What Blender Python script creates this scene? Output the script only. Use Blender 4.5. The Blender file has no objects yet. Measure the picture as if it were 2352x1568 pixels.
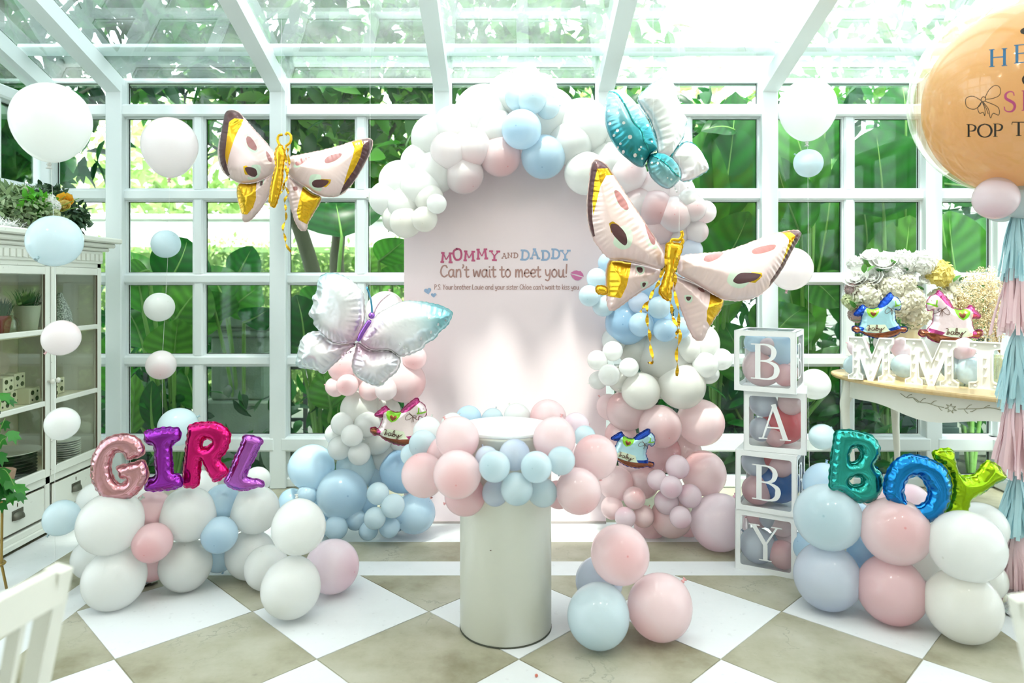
import bpy, math, random
import numpy as np
from mathutils import Vector, Matrix, Quaternion
from mathutils.geometry import delaunay_2d_cdt

random.seed(7)
SC = bpy.context.scene
COL = SC.collection
R = math.radians
F, CX, CY, H = 1600.0, 1160.0, 650.0, 1.45      # focal length in pixels, principal point, eye height


def P(px, py, Y):
    """a point of the photograph at distance Y from the camera plane"""
    return Vector(((px - CX) * Y / F, Y, H + (CY - py) * Y / F))


# ------------------------------------------------------------------ camera, sky, sun, exposure
cam_d = bpy.data.cameras.new('camera')
cam = bpy.data.objects.new('camera', cam_d)
COL.objects.link(cam)
cam.location = (0, 0, H)
cam.rotation_euler = (R(90), 0, 0)
cam_d.sensor_width = 36.0
cam_d.lens = F / 2352.0 * 36.0
cam_d.shift_x = (1176 - CX) / 2352.0
cam_d.shift_y = -(784 - CY) / 2352.0
cam_d.clip_start = 0.05
cam_d.dof.use_dof = True
cam_d.dof.focus_distance = 3.7
cam_d.dof.aperture_fstop = 2.0
SC.camera = cam

world = bpy.data.worlds.new('sky')
SC.world = world
world.use_nodes = True
wn = world.node_tree
bg = wn.nodes['Background']
bg.inputs[0].default_value = (0.88, 0.945, 1.0, 1)
bg.inputs[1].default_value = 2.4

sun_d = bpy.data.lights.new('sun', 'SUN')
sun = bpy.data.objects.new('sun', sun_d)
COL.objects.link(sun)
sun_d.energy = 4.0
sun_d.angle = R(4.5)
sun_d.color = (1.0, 0.96, 0.88)
_sd = Vector((0.05, 0.315, -0.948))                  # high, a little behind the camera
sun.rotation_euler = _sd.to_track_quat('-Z', 'Y').to_euler()

vs = SC.view_settings
vs.view_transform = 'Standard'
vs.look = 'None'
vs.exposure = 0.86
vs.gamma = 1.0
vs.use_curve_mapping = False
cy = SC.cycles
cy.max_bounces = 6
cy.diffuse_bounces = 3
cy.glossy_bounces = 3
cy.transmission_bounces = 4
cy.transparent_max_bounces = 18
cy.sample_clamp_indirect = 6.0
cy.caustics_reflective = False
cy.caustics_refractive = False
cy.use_denoising = True
cy.use_adaptive_sampling = True
cy.adaptive_threshold = 0.14
cy.adaptive_min_samples = 16


# ------------------------------------------------------------------ materials
def lin(c):
    return tuple((x / 12.92 if x <= 0.04045 else ((x + 0.055) / 1.055) ** 2.4) for x in c)


def rgb(r, g, b):
    return lin((r / 255.0, g / 255.0, b / 255.0))


class NT:
    def __init__(self, name):
        self.m = bpy.data.materials.new(name)
        self.m.use_nodes = True
        self.t = self.m.node_tree
        self.out = self.t.nodes['Material Output']
        self.p = self.t.nodes['Principled BSDF']

    def n(self, typ, **kw):
        nd = self.t.nodes.new(typ)
        for k, v in kw.items():
            setattr(nd, k, v)
        return nd

    def link(self, a, b):
        self.t.links.new(a, b)

    def set(self, nd, **kw):
        for k, v in kw.items():
            nd.inputs[k.replace('_', ' ')].default_value = v


def c4(c):
    return (c[0], c[1], c[2], 1)


def mat(name, col, rough=0.5, metal=0.0, var=0.06, scale=6.0, coat=0.0, bump=0.0, bscale=60.0, spec=0.5, stretch=None):
    """a plain procedural surface: base colour with a little noise in it"""
    k = NT(name)
    p = k.p
    p.inputs['Roughness'].default_value = rough
    p.inputs['Metallic'].default_value = metal
    p.inputs['Coat Weight'].default_value = coat
    p.inputs['Specular IOR Level'].default_value = spec
    tc = k.n('ShaderNodeTexCoord')
    src = tc.outputs['Object']
    if stretch:
        mp = k.n('ShaderNodeMapping')
        mp.inputs['Scale'].default_value = stretch
        k.link(src, mp.inputs[0])
        src = mp.outputs[0]
    nz = k.n('ShaderNodeTexNoise')
    nz.inputs['Scale'].default_value = scale
    nz.inputs['Detail'].default_value = 3
    k.link(src, nz.inputs['Vector'])
    mx = k.n('ShaderNodeMix', data_type='RGBA')
    k.link(nz.outputs['Fac'], mx.inputs['Factor'])
    mx.inputs['A'].default_value = c4([x * (1 - var) for x in col])
    mx.inputs['B'].default_value = c4([min(1, x * (1 + var)) for x in col])
    k.link(mx.outputs['Result'], p.inputs['Base Color'])
    if bump:
        n2 = k.n('ShaderNodeTexNoise')
        n2.inputs['Scale'].default_value = bscale
        n2.inputs['Detail'].default_value = 4
        k.link(src, n2.inputs['Vector'])
        b = k.n('ShaderNodeBump')
        b.inputs['Strength'].default_value = bump
        b.inputs['Distance'].default_value = 0.01
        k.link(n2.outputs['Fac'], b.inputs['Height'])
        k.link(b.outputs[0], p.inputs['Normal'])
    return k.m


def latex(name, col, deep, trans=0.42):
    """balloon rubber: lets light through, thicker and darker at the tip"""
    k = NT(name)
    tc = k.n('ShaderNodeTexCoord')
    sx = k.n('ShaderNodeSeparateXYZ')
    k.link(tc.outputs['Object'], sx.inputs[0])
    d1 = k.n('ShaderNodeMapRange')
    d1.inputs['From Min'].default_value = 0.55
    d1.inputs['From Max'].default_value = 1.0
    d1.inputs['To Min'].default_value = 0.0
    d1.inputs['To Max'].default_value = 0.33
    k.link(sx.outputs['Z'], d1.inputs['Value'])
    d2 = k.n('ShaderNodeMapRange')
    d2.inputs['From Min'].default_value = 0.9952
    d2.inputs['From Max'].default_value = 0.9985
    d2.inputs['To Max'].default_value = 0.75
    k.link(sx.outputs['Z'], d2.inputs['Value'])
    ad = k.n('ShaderNodeMath', operation='MAXIMUM')
    k.link(d1.outputs[0], ad.inputs[0])
    k.link(d2.outputs[0], ad.inputs[1])
    mx = k.n('ShaderNodeMix', data_type='RGBA')
    mx.inputs['A'].default_value = c4(col)
    mx.inputs['B'].default_value = c4(deep)
    k.link(ad.outputs[0], mx.inputs['Factor'])
    k.link(mx.outputs['Result'], k.p.inputs['Base Color'])
    k.p.inputs['Roughness'].default_value = 0.17
    k.p.inputs['Specular IOR Level'].default_value = 0.5
    k.p.inputs['Coat Weight'].default_value = 0.45
    k.p.inputs['Coat Roughness'].default_value = 0.09
    tr = k.n('ShaderNodeBsdfTranslucent')
    pale = k.n('ShaderNodeMix', data_type='RGBA')
    pale.inputs['Factor'].default_value = 0.45
    k.link(mx.outputs['Result'], pale.inputs['A'])
    pale.inputs['B'].default_value = (1, 1, 1, 1)
    k.link(pale.outputs['Result'], tr.inputs['Color'])
    ms = k.n('ShaderNodeMixShader')
    ms.inputs[0].default_value = trans
    k.link(k.p.outputs[0], ms.inputs[1])
    k.link(tr.outputs[0], ms.inputs[2])
    k.link(ms.outputs[0], k.out.inputs['Surface'])
    return k.m


def leafmat(name, cols, trans, rough=0.35, tfac=0.45, veins=True):
    """a leaf: colour differs from leaf to leaf, light comes through"""
    k = NT(name)
    oi = k.n('ShaderNodeObjectInfo')
    at = k.n('ShaderNodeAttribute', attribute_name='tone')
    ad = k.n('ShaderNodeMath', operation='ADD')
    k.link(oi.outputs['Random'], ad.inputs[0])
    k.link(at.outputs['Fac'], ad.inputs[1])
    fr = k.n('ShaderNodeMath', operation='FRACT')
    k.link(ad.outputs[0], fr.inputs[0])
    rp = k.n('ShaderNodeValToRGB')
    cr = rp.color_ramp
    cr.elements[0].color = c4(cols[0])
    cr.elements[1].color = c4(cols[-1])
    for i, c in enumerate(cols[1:-1]):
        e = cr.elements.new((i + 1) / (len(cols) - 1))
        e.color = c4(c)
    k.link(fr.outputs[0], rp.inputs[0])
    colout = rp.outputs[0]
    if veins:
        uv = k.n('ShaderNodeUVMap')
        wv = k.n('ShaderNodeTexWave', wave_type='BANDS', bands_direction='X')
        wv.inputs['Scale'].default_value = 1.7
        wv.inputs['Distortion'].default_value = 0.6
        k.link(uv.outputs[0], wv.inputs['Vector'])
        mr = k.n('ShaderNodeMapRange')
        mr.inputs['To Min'].default_value = 0.72
        mr.inputs['To Max'].default_value = 1.1
        k.link(wv.outputs['Fac'], mr.inputs['Value'])
        mm = k.n('ShaderNodeMix', data_type='RGBA', blend_type='MULTIPLY')
        mm.inputs['Factor'].default_value = 1.0
        k.link(colout, mm.inputs['A'])
        k.link(mr.outputs[0], mm.inputs['B'])
        colout = mm.outputs['Result']
    k.link(colout, k.p.inputs['Base Color'])
    k.p.inputs['Roughness'].default_value = rough
    k.p.inputs['Specular IOR Level'].default_value = 0.35
    tr = k.n('ShaderNodeBsdfTranslucent')
    gm = k.n('ShaderNodeMix', data_type='RGBA', blend_type='MULTIPLY')
    gm.inputs['Factor'].default_value = 1.0
    k.link(colout, gm.inputs['A'])
    gm.inputs['B'].default_value = c4(trans)
    k.link(gm.outputs['Result'], tr.inputs['Color'])
    ms = k.n('ShaderNodeMixShader')
    ms.inputs[0].default_value = tfac
    k.link(k.p.outputs[0], ms.inputs[1])
    k.link(tr.outputs[0], ms.inputs[2])
    k.link(ms.outputs[0], k.out.inputs['Surface'])
    return k.m


def glassmat(name, tint, refl=0.06, rmax=0.45, dirt=0.0, dirtscale=2.0, dirtcol=(0.9, 0.95, 0.93)):
    """a thin pane: what is behind shows through, a little mirror, a film of dirt"""
    k = NT(name)
    tr = k.n('ShaderNodeBsdfTransparent')
    tr.inputs[0].default_value = c4(tint)
    gl = k.n('ShaderNodeBsdfGlossy')
    gl.inputs['Roughness'].default_value = 0.02
    gl.inputs['Color'].default_value = (0.9, 1, 0.96, 1)
    lw = k.n('ShaderNodeLayerWeight')
    lw.inputs['Blend'].default_value = 0.25
    mr = k.n('ShaderNodeMapRange')
    mr.inputs['To Min'].default_value = refl
    mr.inputs['To Max'].default_value = rmax
    k.link(lw.outputs['Fresnel'], mr.inputs['Value'])
    ms = k.n('ShaderNodeMixShader')
    k.link(mr.outputs[0], ms.inputs[0])
    k.link(tr.outputs[0], ms.inputs[1])
    k.link(gl.outputs[0], ms.inputs[2])
    res = ms.outputs[0]
    if dirt > 0:
        geo = k.n('ShaderNodeNewGeometry')
        nz = k.n('ShaderNodeTexNoise')
        nz.inputs['Scale'].default_value = dirtscale
        nz.inputs['Detail'].default_value = 3
        nz.inputs['Roughness'].default_value = 0.65
        k.link(geo.outputs['Position'], nz.inputs['Vector'])
        m2 = k.n('ShaderNodeMapRange')
        m2.inputs['From Min'].default_value = 0.25
        m2.inputs['From Max'].default_value = 0.8
        m2.inputs['To Min'].default_value = dirt * 0.25
        m2.inputs['To Max'].default_value = dirt * 1.6
        k.link(nz.outputs['Fac'], m2.inputs['Value'])
        tl = k.n('ShaderNodeBsdfTranslucent')
        tl.inputs[0].default_value = c4(dirtcol)
        mm = k.n('ShaderNodeMixShader')
        k.link(m2.outputs[0], mm.inputs[0])
        k.link(res, mm.inputs[1])
        k.link(tl.outputs[0], mm.inputs[2])
        res = mm.outputs[0]
    k.link(res, k.out.inputs['Surface'])
    return k.m


# ------------------------------------------------------------------ objects
def W(o):
    m = o.matrix_basis.copy()
    if o.parent:
        return W(o.parent) @ o.matrix_parent_inverse @ m
    return m


def attach(c, p):
    c.parent = p
    c.matrix_parent_inverse = W(p).inverted()
    return c


def props(o, label=None, cat=None, group=None, kind=None):
    if label:
        o['label'] = label
    if cat:
        o['category'] = cat
    if group:
        o['group'] = group
    if kind:
        o['kind'] = kind
    return o


def empty(name, loc, label=None, cat=None, group=None, kind=None, rotz=0.0, parent=None):
    o = bpy.data.objects.new(name, None)
    COL.objects.link(o)
    o.location = loc
    o.rotation_euler = (0, 0, rotz)
    o.empty_display_size = 0.05
    if parent:
        attach(o, parent)
    return props(o, label, cat, group, kind)


def setmats(me, mats):
    for m in (mats if isinstance(mats, (list, tuple)) else [mats]):
        me.materials.append(m)


def mesh(name, V, Fc, mats, mi=None, smooth=False, uv=None, tone=None):
    me = bpy.data.meshes.new(name)
    me.from_pydata([tuple(v) for v in V], [], [tuple(f) for f in Fc])
    setmats(me, mats)
    if mi is not None:
        me.polygons.foreach_set('material_index', np.asarray(mi, dtype=np.int32))
    if smooth:
        me.polygons.foreach_set('use_smooth', np.ones(len(me.polygons), dtype=bool))
    if uv is not None:
        l = me.uv_layers.new(name='UVMap')
        vi = np.zeros(len(me.loops), dtype=np.int32)
        me.loops.foreach_get('vertex_index', vi)
        l.data.foreach_set('uv', np.asarray(uv, dtype=np.float32)[vi].ravel())
    if tone is not None:
        a = me.attributes.new('tone', 'FLOAT', 'POINT')
        a.data.foreach_set('value', np.asarray(tone, dtype=np.float32))
    me.update()
    return me


def inst(name, me, parent=None, loc=(0, 0, 0), rot=(0, 0, 0), scale=(1, 1, 1), **kw):
    o = bpy.data.objects.new(name, me)
    COL.objects.link(o)
    o.location = loc
    if isinstance(rot, Quaternion):
        o.rotation_mode = 'QUATERNION'
        o.rotation_quaternion = rot
    else:
        o.rotation_euler = rot
    o.scale = scale
    if parent:
        attach(o, parent)
    return props(o, **kw)


def obj(name, VF, mats, parent=None, mi=None, smooth=False, uv=None, tone=None, **kw):
    """one mesh object out of world-space vertices, its origin under its middle"""
    V, Fc = VF[0], VF[1]
    if mi is None and len(VF) > 2:
        mi = VF[2]
    A = np.asarray([tuple(v) for v in V], dtype=float)
    lo, hi = A.min(0), A.max(0)
    org = np.array([(lo[0] + hi[0]) / 2, (lo[1] + hi[1]) / 2, lo[2]])
    me = mesh(name, A - org, Fc, mats, mi, smooth, uv, tone)
    return inst(name, me, parent, loc=tuple(org), **kw)


def join(*parts):
    V, Fc = [], []
    for v, f in [(p[0], p[1]) for p in parts]:
        n = len(V)
        V += list(v)
        Fc += [tuple(i + n for i in q) for q in f]
    return V, Fc


def joinm(*parts):
    """parts: (V, F, material index)"""
    V, Fc, M = [], [], []
    for v, f, m in parts:
        n = len(V)
        V += list(v)
        Fc += [tuple(i + n for i in q) for q in f]
        M += [m] * len(f)
    return V, Fc, M


def xf(VF, M):
    return ([M @ Vector(v) for v in VF[0]], VF[1]) + tuple(VF[2:])


def box(x0, x1, y0, y1, z0, z1, ch=0.0):
    if ch <= 0:
        V = [(x, y, z) for x in (x0, x1) for y in (y0, y1) for z in (z0, z1)]
        return V, [(0, 1, 3, 2), (4, 6, 7, 5), (0, 4, 5, 1), (2, 3, 7, 6), (0, 2, 6, 4), (1, 5, 7, 3)]
    c = min(ch, (x1 - x0) / 2.01, (y1 - y0) / 2.01, (z1 - z0) / 2.01)
    V, idx = [], {}
    for i, x in enumerate((x0, x1)):
        for j, y in enumerate((y0, y1)):
            for k, z in enumerate((z0, z1)):
                sx, sy, sz = (1, -1)[i], (1, -1)[j], (1, -1)[k]
                idx[i, j, k, 0] = len(V); V.append((x, y + sy * c, z + sz * c))
                idx[i, j, k, 1] = len(V); V.append((x + sx * c, y, z + sz * c))
                idx[i, j, k, 2] = len(V); V.append((x + sx * c, y + sy * c, z))
    Fc = []
    for i in (0, 1):
        q = [idx[i, 0, 0, 0], idx[i, 0, 1, 0], idx[i, 1, 1, 0], idx[i, 1, 0, 0]]
        Fc.append(q if i == 0 else q[::-1])
        q = [idx[0, i, 0, 1], idx[1, i, 0, 1], idx[1, i, 1, 1], idx[0, i, 1, 1]]
        Fc.append(q if i == 0 else q[::-1])
        q = [idx[0, 0, i, 2], idx[0, 1, i, 2], idx[1, 1, i, 2], idx[1, 0, i, 2]]
        Fc.append(q if i == 0 else q[::-1])
    for a in (0, 1):
        for b in (0, 1):
            Fc.append([idx[0, a, b, 1], idx[1, a, b, 1], idx[1, a, b, 2], idx[0, a, b, 2]])
            Fc.append([idx[a, 0, b, 0], idx[a, 1, b, 0], idx[a, 1, b, 2], idx[a, 0, b, 2]])
            Fc.append([idx[a, b, 0, 0], idx[a, b, 1, 0], idx[a, b, 1, 1], idx[a, b, 0, 1]])
            for k in (0, 1):
                Fc.append([idx[a, b, k, 0], idx[a, b, k, 1], idx[a, b, k, 2]])
    return V, Fc


def bar(a, b, w, d, up=Vector((0, 0, 1))):
    """a straight bar of w x d from a to b"""
    a, b = Vector(a), Vector(b)
    t = (b - a).normalized()
    s = t.cross(up)
    s = s.normalized() if s.length > 1e-6 else Vector((1, 0, 0))
    u = s.cross(t)
    V = []
    for p in (a, b):
        for i, j in ((-1, -1), (1, -1), (1, 1), (-1, 1)):
            V.append(p + s * (w / 2 * i) + u * (d / 2 * j))
    return V, [(3, 2, 1, 0), (4, 5, 6, 7), (0, 1, 5, 4), (1, 2, 6, 5), (2, 3, 7, 6), (3, 0, 4, 7)]


def tube(path, rad, seg=8, cap=True):
    pts = [Vector(p) for p in path]
    n = len(pts)
    rs = rad if isinstance(rad, (list, tuple)) else [rad] * n
    V, Fc = [], []
    t0 = (pts[1] - pts[0]).normalized()
    s = t0.cross(Vector((0, 0, 1)))
    s = s.normalized() if s.length > 1e-4 else Vector((1, 0, 0))
    for i, p in enumerate(pts):
        t = (pts[min(i + 1, n - 1)] - pts[max(i - 1, 0)]).normalized()
        s = (s - t * s.dot(t))
        s = s.normalized() if s.length > 1e-6 else t.orthogonal().normalized()
        u = t.cross(s)
        for k in range(seg):
            a = 2 * math.pi * k / seg
            V.append(p + (s * math.cos(a) + u * math.sin(a)) * rs[i])
    for i in range(n - 1):
        for k in range(seg):
            k2 = (k + 1) % seg
            Fc.append((i * seg + k, i * seg + k2, (i + 1) * seg + k2, (i + 1) * seg + k))
    if cap:
        Fc.append(tuple(range(seg))[::-1])
        Fc.append(tuple((n - 1) * seg + k for k in range(seg)))
    return V, Fc


def lathe(prof, seg=24, c=(0, 0, 0)):
    V, Fc = [], []
    for r, z in prof:
        for k in range(seg):
            a = 2 * math.pi * k / seg
            V.append((c[0] + r * math.cos(a), c[1] + r * math.sin(a), c[2] + z))
    for i in range(len(prof) - 1):
        for k in range(seg):
            k2 = (k + 1) % seg
            Fc.append((i * seg + k, i * seg + k2, (i + 1) * seg + k2, (i + 1) * seg + k))
    if prof[0][0] > 1e-6:
        Fc.append(tuple(range(seg))[::-1])
    if prof[-1][0] > 1e-6:
        Fc.append(tuple((len(prof) - 1) * seg + k for k in range(seg)))
    return V, Fc


def ell(c, r, seg=16, rings=10):
    rx, ry, rz = r if isinstance(r, (tuple, list)) else (r, r, r)
    V, Fc = [], []
    V.append((c[0], c[1], c[2] - rz))
    for i in range(1, rings):
        th = math.pi * i / rings
        for k in range(seg):
            a = 2 * math.pi * k / seg
            V.append((c[0] + rx * math.sin(th) * math.cos(a), c[1] + ry * math.sin(th) * math.sin(a), c[2] - rz * math.cos(th)))
    V.append((c[0], c[1], c[2] + rz))
    for k in range(seg):
        k2 = (k + 1) % seg
        Fc.append((0, 1 + k2, 1 + k))
        Fc.append((len(V) - 1, 1 + (rings - 2) * seg + k, 1 + (rings - 2) * seg + k2))
        for i in range(rings - 2):
            Fc.append((1 + i * seg + k, 1 + i * seg + k2, 1 + (i + 1) * seg + k2, 1 + (i + 1) * seg + k))
    return V, Fc


def smooth_closed(pts, per=6):
    """Catmull-Rom through a closed outline"""
    n = len(pts)
    A = [np.array(p, dtype=float) for p in pts]
    out = []
    for i in range(n):
        p0, p1, p2, p3 = A[i - 1], A[i], A[(i + 1) % n], A[(i + 2) % n]
        for k in range(per):
            t = k / per
            out.append(0.5 * (2 * p1 + (p2 - p0) * t + (2 * p0 - 5 * p1 + 4 * p2 - p3) * t * t + (3 * p1 - p0 - 3 * p2 + p3) * t ** 3))
    return out


def smooth_open(pts, per=6):
    A = [np.array(p, dtype=float) for p in pts]
    if len(A) < 3:
        return A
    A = [2 * A[0] - A[1]] + A + [2 * A[-1] - A[-2]]
    out = []
    for i in range(1, len(A) - 2):
        p0, p1, p2, p3 = A[i - 1], A[i], A[i + 1], A[i + 2]
        for k in range(per):
            t = k / per
            out.append(0.5 * (2 * p1 + (p2 - p0) * t + (2 * p0 - 5 * p1 + 4 * p2 - p3) * t * t + (3 * p1 - p0 - 3 * p2 + p3) * t ** 3))
    out.append(A[-2])
    return out


def resample(pts, step, closed=True):
    A = np.asarray(pts, dtype=float)
    if closed:
        A = np.vstack([A, A[:1]])
    d = np.r_[0, np.cumsum(np.linalg.norm(np.diff(A, axis=0), axis=1))]
    n = max(6, int(round(d[-1] / step)))
    t = np.linspace(0, d[-1], n + 1)
    if closed:
        t = t[:-1]
    return np.stack([np.interp(t, d, A[:, k]) for k in range(A.shape[1])], 1)


def inside(pts, poly):
    """even-odd test of many points against one polygon"""
    x, y = pts[:, 0][:, None], pts[:, 1][:, None]
    a = np.asarray(poly, dtype=float)
    b = np.roll(a, -1, axis=0)
    c = ((a[:, 1] > y) != (b[:, 1] > y)) & (x < (b[:, 0] - a[:, 0]) * (y - a[:, 1]) / (b[:, 1] - a[:, 1] + 1e-18) + a[:, 0])
    return (c.sum(1) % 2).astype(bool)


def edge_dist(pts, loops):
    """distance of points to the nearest outline and the place along it"""
    best = np.full(len(pts), 1e9)
    arc = np.zeros(len(pts))
    base = 0.0
    for L in loops:
        a = np.asarray(L, dtype=float)
        b = np.roll(a, -1, axis=0)
        ab = b - a
        l2 = (ab ** 2).sum(1) + 1e-18
        s0 = base + np.r_[0, np.cumsum(np.sqrt(l2))][:-1]
        for lo in range(0, len(pts), 4000):
            q = pts[lo:lo + 4000]
            t = np.clip(((q[:, None, :] - a[None]) * ab[None]).sum(2) / l2[None], 0, 1)
            dd = np.sqrt(((q[:, None, :] - (a[None] + ab[None] * t[..., None])) ** 2).sum(2))
            j = dd.argmin(1)
            m = dd[np.arange(len(q)), j]
            ss = s0[j] + np.sqrt(l2[j]) * t[np.arange(len(q)), j]
            cur = best[lo:lo + 4000]
            w = m < cur
            best[lo:lo + 4000] = np.where(w, m, cur)
            arc[lo:lo + 4000] = np.where(w, ss, arc[lo:lo + 4000])
        base = s0[-1] + math.sqrt(l2[-1])
    return best, arc


def cdt(loops, regions, step, jitter=0.0):
    """triangles of an outline with holes; region outlines become edges"""
    A0 = np.asarray(loops[0])
    lo, hi = A0.min(0), A0.max(0)
    gx, gy = np.meshgrid(np.arange(lo[0] + step / 2, hi[0], step), np.arange(lo[1] + step / 2, hi[1], step * 0.87))
    gx = gx + (np.arange(gx.shape[0])[:, None] % 2) * step * 0.5
    G = np.stack([gx.ravel(), gy.ravel()], 1)
    ok = inside(G, loops[0])
    for h in loops[1:]:
        ok &= ~inside(G, h)
    G = G[ok]
    d, _ = edge_dist(G, list(loops) + list(regions))
    G = G[d > step * 0.45]
    vs, es = [], []
    for L in list(loops) + list(regions):
        n0 = len(vs)
        vs += [Vector((float(p[0]), float(p[1]))) for p in L]
        es += [(n0 + i, n0 + (i + 1) % len(L)) for i in range(len(L))]
    vs += [Vector((float(p[0]), float(p[1]))) for p in G]
    r = delaunay_2d_cdt(vs, es, [], 0, 1e-7)
    V = np.array([(v.x, v.y) for v in r[0]])
    T = np.array([f for f in r[2] if len(f) == 3])
    cen = V[T].mean(1)
    ok = inside(cen, loops[0])
    for h in loops[1:]:
        ok &= ~inside(cen, h)
    return V, T[ok], cen[ok]


class Pillow:
    """an inflated foil shape over a flat outline: two skins welded along a seam.
    frame: (origin, u, v, n) of the plane it lies in"""

    def __init__(self, loops, regions=(), D=0.05, Hh=0.05, step=0.01, rip=0.22, ripw=None, ripk=None, power=0.5, seed=0):
        self.loops = [resample(l, step * 0.8) for l in loops]
        self.regs = [resample(r, step * 0.8) for r, _ in regions]
        self.D, self.H, self.rip, self.power = D, Hh, rip, power
        self.ripw = ripw or D * 0.55
        rk = np.random.RandomState(seed)
        self.k = ripk or 2 * math.pi / (D * 0.42)
        self.ph = rk.rand(3) * 6.28
        V, T, cen = cdt(self.loops, self.regs, step)
        used = np.unique(T)
        rm = -np.ones(len(V), dtype=int)
        rm[used] = np.arange(len(used))
        self.V, self.T = V[used], rm[T]
        self.mi = np.zeros(len(self.T), dtype=int)
        for poly, (_, m) in zip(self.regs, regions):
            self.mi[inside(cen, poly)] = m
        self.d, _ = edge_dist(self.V, self.loops)

    def height(self, pts):
        pts = np.asarray(pts, dtype=float).reshape(-1, 2)
        d, s = edge_dist(pts, self.loops)
        x = np.clip(d / self.D, 0, 1)
        h = self.H * (1 - (1 - x) ** 2) ** self.power
        w = np.sin(self.k * s + self.ph[0]) + 0.6 * np.sin(self.k * 0.53 * s + self.ph[1]) + 0.4 * np.sin(self.k * 1.7 * s + self.ph[2])
        h = h * (1 - self.rip * np.exp(-((d / self.ripw - 0.35) / 0.5) ** 2) * (0.5 + 0.3 * w))
        return np.where(d < 1e-5, 0, h)

    def solid(self, back=True):
        h = self.height(self.V)
        edge = self.d < 1e-6
        n = len(self.V)
        V3 = [(p[0], p[1], z) for p, z in zip(self.V, h)]
        bi = np.arange(n)
        extra = []
        for i in range(n):
            if not edge[i]:
                bi[i] = n + len(extra)
                extra.append((self.V[i][0], self.V[i][1], -h[i]))
        V3 += extra
        tri = []
        a = self.V
        for t in self.T:
            p, q, r = a[t[0]], a[t[1]], a[t[2]]
            ccw = (q[0] - p[0]) * (r[1] - p[1]) - (q[1] - p[1]) * (r[0] - p[0]) > 0
            tri.append(tuple(t) if ccw else tuple(t[::-1]))
        Fc = tri + [tuple(bi[j] for j in t[::-1]) for t in tri]
        return V3, Fc, list(self.mi) + list(self.mi)

    def seam(self, w, wav=0.35, k=None, loop=0):
        """the crimped flange round the outline"""
        L = self.loops[loop]
        n = len(L)
        T = np.roll(L, -1, 0) - np.roll(L, 1, 0)
        T /= np.linalg.norm(T, axis=1)[:, None] + 1e-12
        N = np.stack([T[:, 1], -T[:, 0]], 1)
        area = 0.5 * np.sum(L[:, 0] * np.roll(L[:, 1], -1) - np.roll(L[:, 0], -1) * L[:, 1])
        if (area < 0) != (loop > 0):
            N = -N
        s = np.r_[0, np.cumsum(np.linalg.norm(np.diff(L, axis=0), axis=1))]
        k = k or self.k
        ww = w * (1 + wav * np.sin(k * s) + 0.25 * np.sin(k * 0.37 * s + 1))
        V = []
        for i in range(n):
            z = 0.35 * w * math.sin(k * s[i] * 0.9 + 0.7)
            V.append((L[i][0] - N[i][0] * w * 0.6, L[i][1] - N[i][1] * w * 0.6, 0.0))
            o = L[i] + N[i] * ww[i]
            V.append((o[0], o[1], z))
        Fc = []
        for i in range(n):
            j = (i + 1) % n
            Fc.append((2 * i, 2 * i + 1, 2 * j + 1, 2 * j))
        return V, Fc


def frame(o, u, v):
    u, v = Vector(u).normalized(), Vector(v)
    v = (v - u * v.dot(u)).normalized()
    n = u.cross(v)
    return Matrix(((u.x, v.x, n.x, o[0]), (u.y, v.y, n.y, o[1]), (u.z, v.z, n.z, o[2]), (0, 0, 0, 1)))


class Plane:
    """a plane through a photographed point, turned by yaw (about z) and pitch; pixels map to its own 2D coordinates"""

    def __init__(self, px, py, Y, yaw=0.0, pitch=0.0):
        o = P(px, py, Y)
        M = Matrix.Rotation(R(yaw), 3, 'Z') @ Matrix.Rotation(R(pitch), 3, 'X')
        self.o, self.u, self.v = o, M @ Vector((1, 0, 0)), M @ Vector((0, 0, 1))
        self.n = self.u.cross(self.v)                       # towards the camera (-Y)
        self.M = frame(o, self.u, self.v)

    def uv(self, px, py):
        d = P(px, py, 1.0) - Vector((0, 0, H))
        t = (self.o - Vector((0, 0, H))).dot(self.n) / d.dot(self.n)
        q = Vector((0, 0, H)) + d * t - self.o
        return (q.dot(self.u), q.dot(self.v))

    def pts(self, L, z=None):
        """z = (x0, y0, scale): coordinates read off an enlarged crop"""
        if z:
            L = [(z[0] + a / z[2], z[1] + b / z[2]) for a, b in L]
        return np.array([self.uv(a, b) for a, b in L])


def ribbon(path2, w, lift, surf=None, flat_z=0.0, rounded=True):
    """a flat stroke of width w along a 2D path, laid on a surface function"""
    A = np.asarray(path2, dtype=float)
    n = len(A)
    T = np.zeros_like(A)
    T[1:-1] = A[2:] - A[:-2]
    T[0], T[-1] = A[1] - A[0], A[-1] - A[-2]
    T /= np.linalg.norm(T, axis=1)[:, None] + 1e-12
    N = np.stack([-T[:, 1], T[:, 0]], 1)
    pts, k = [], []
    ws = np.full(n, w / 2.0)
    if rounded:
        A = np.vstack([A[:1] - T[:1] * w * 0.42, A, A[-1:] + T[-1:] * w * 0.42])
        N = np.vstack([N[:1], N, N[-1:]])
        ws = np.r_[w * 0.22, ws, w * 0.22]
        n += 2
    Lf, Rt = A + N * ws[:, None], A - N * ws[:, None]
    zl = (surf(Lf) if surf else np.full(n, flat_z)) + lift
    zr = (surf(Rt) if surf else np.full(n, flat_z)) + lift
    V = []
    for i in range(n):
        V.append((Lf[i][0], Lf[i][1], zl[i]))
        V.append((Rt[i][0], Rt[i][1], zr[i]))
    Fc = [(2 * i, 2 * i + 1, 2 * i + 3, 2 * i + 2) for i in range(n - 1)]
    return V, Fc


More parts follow.
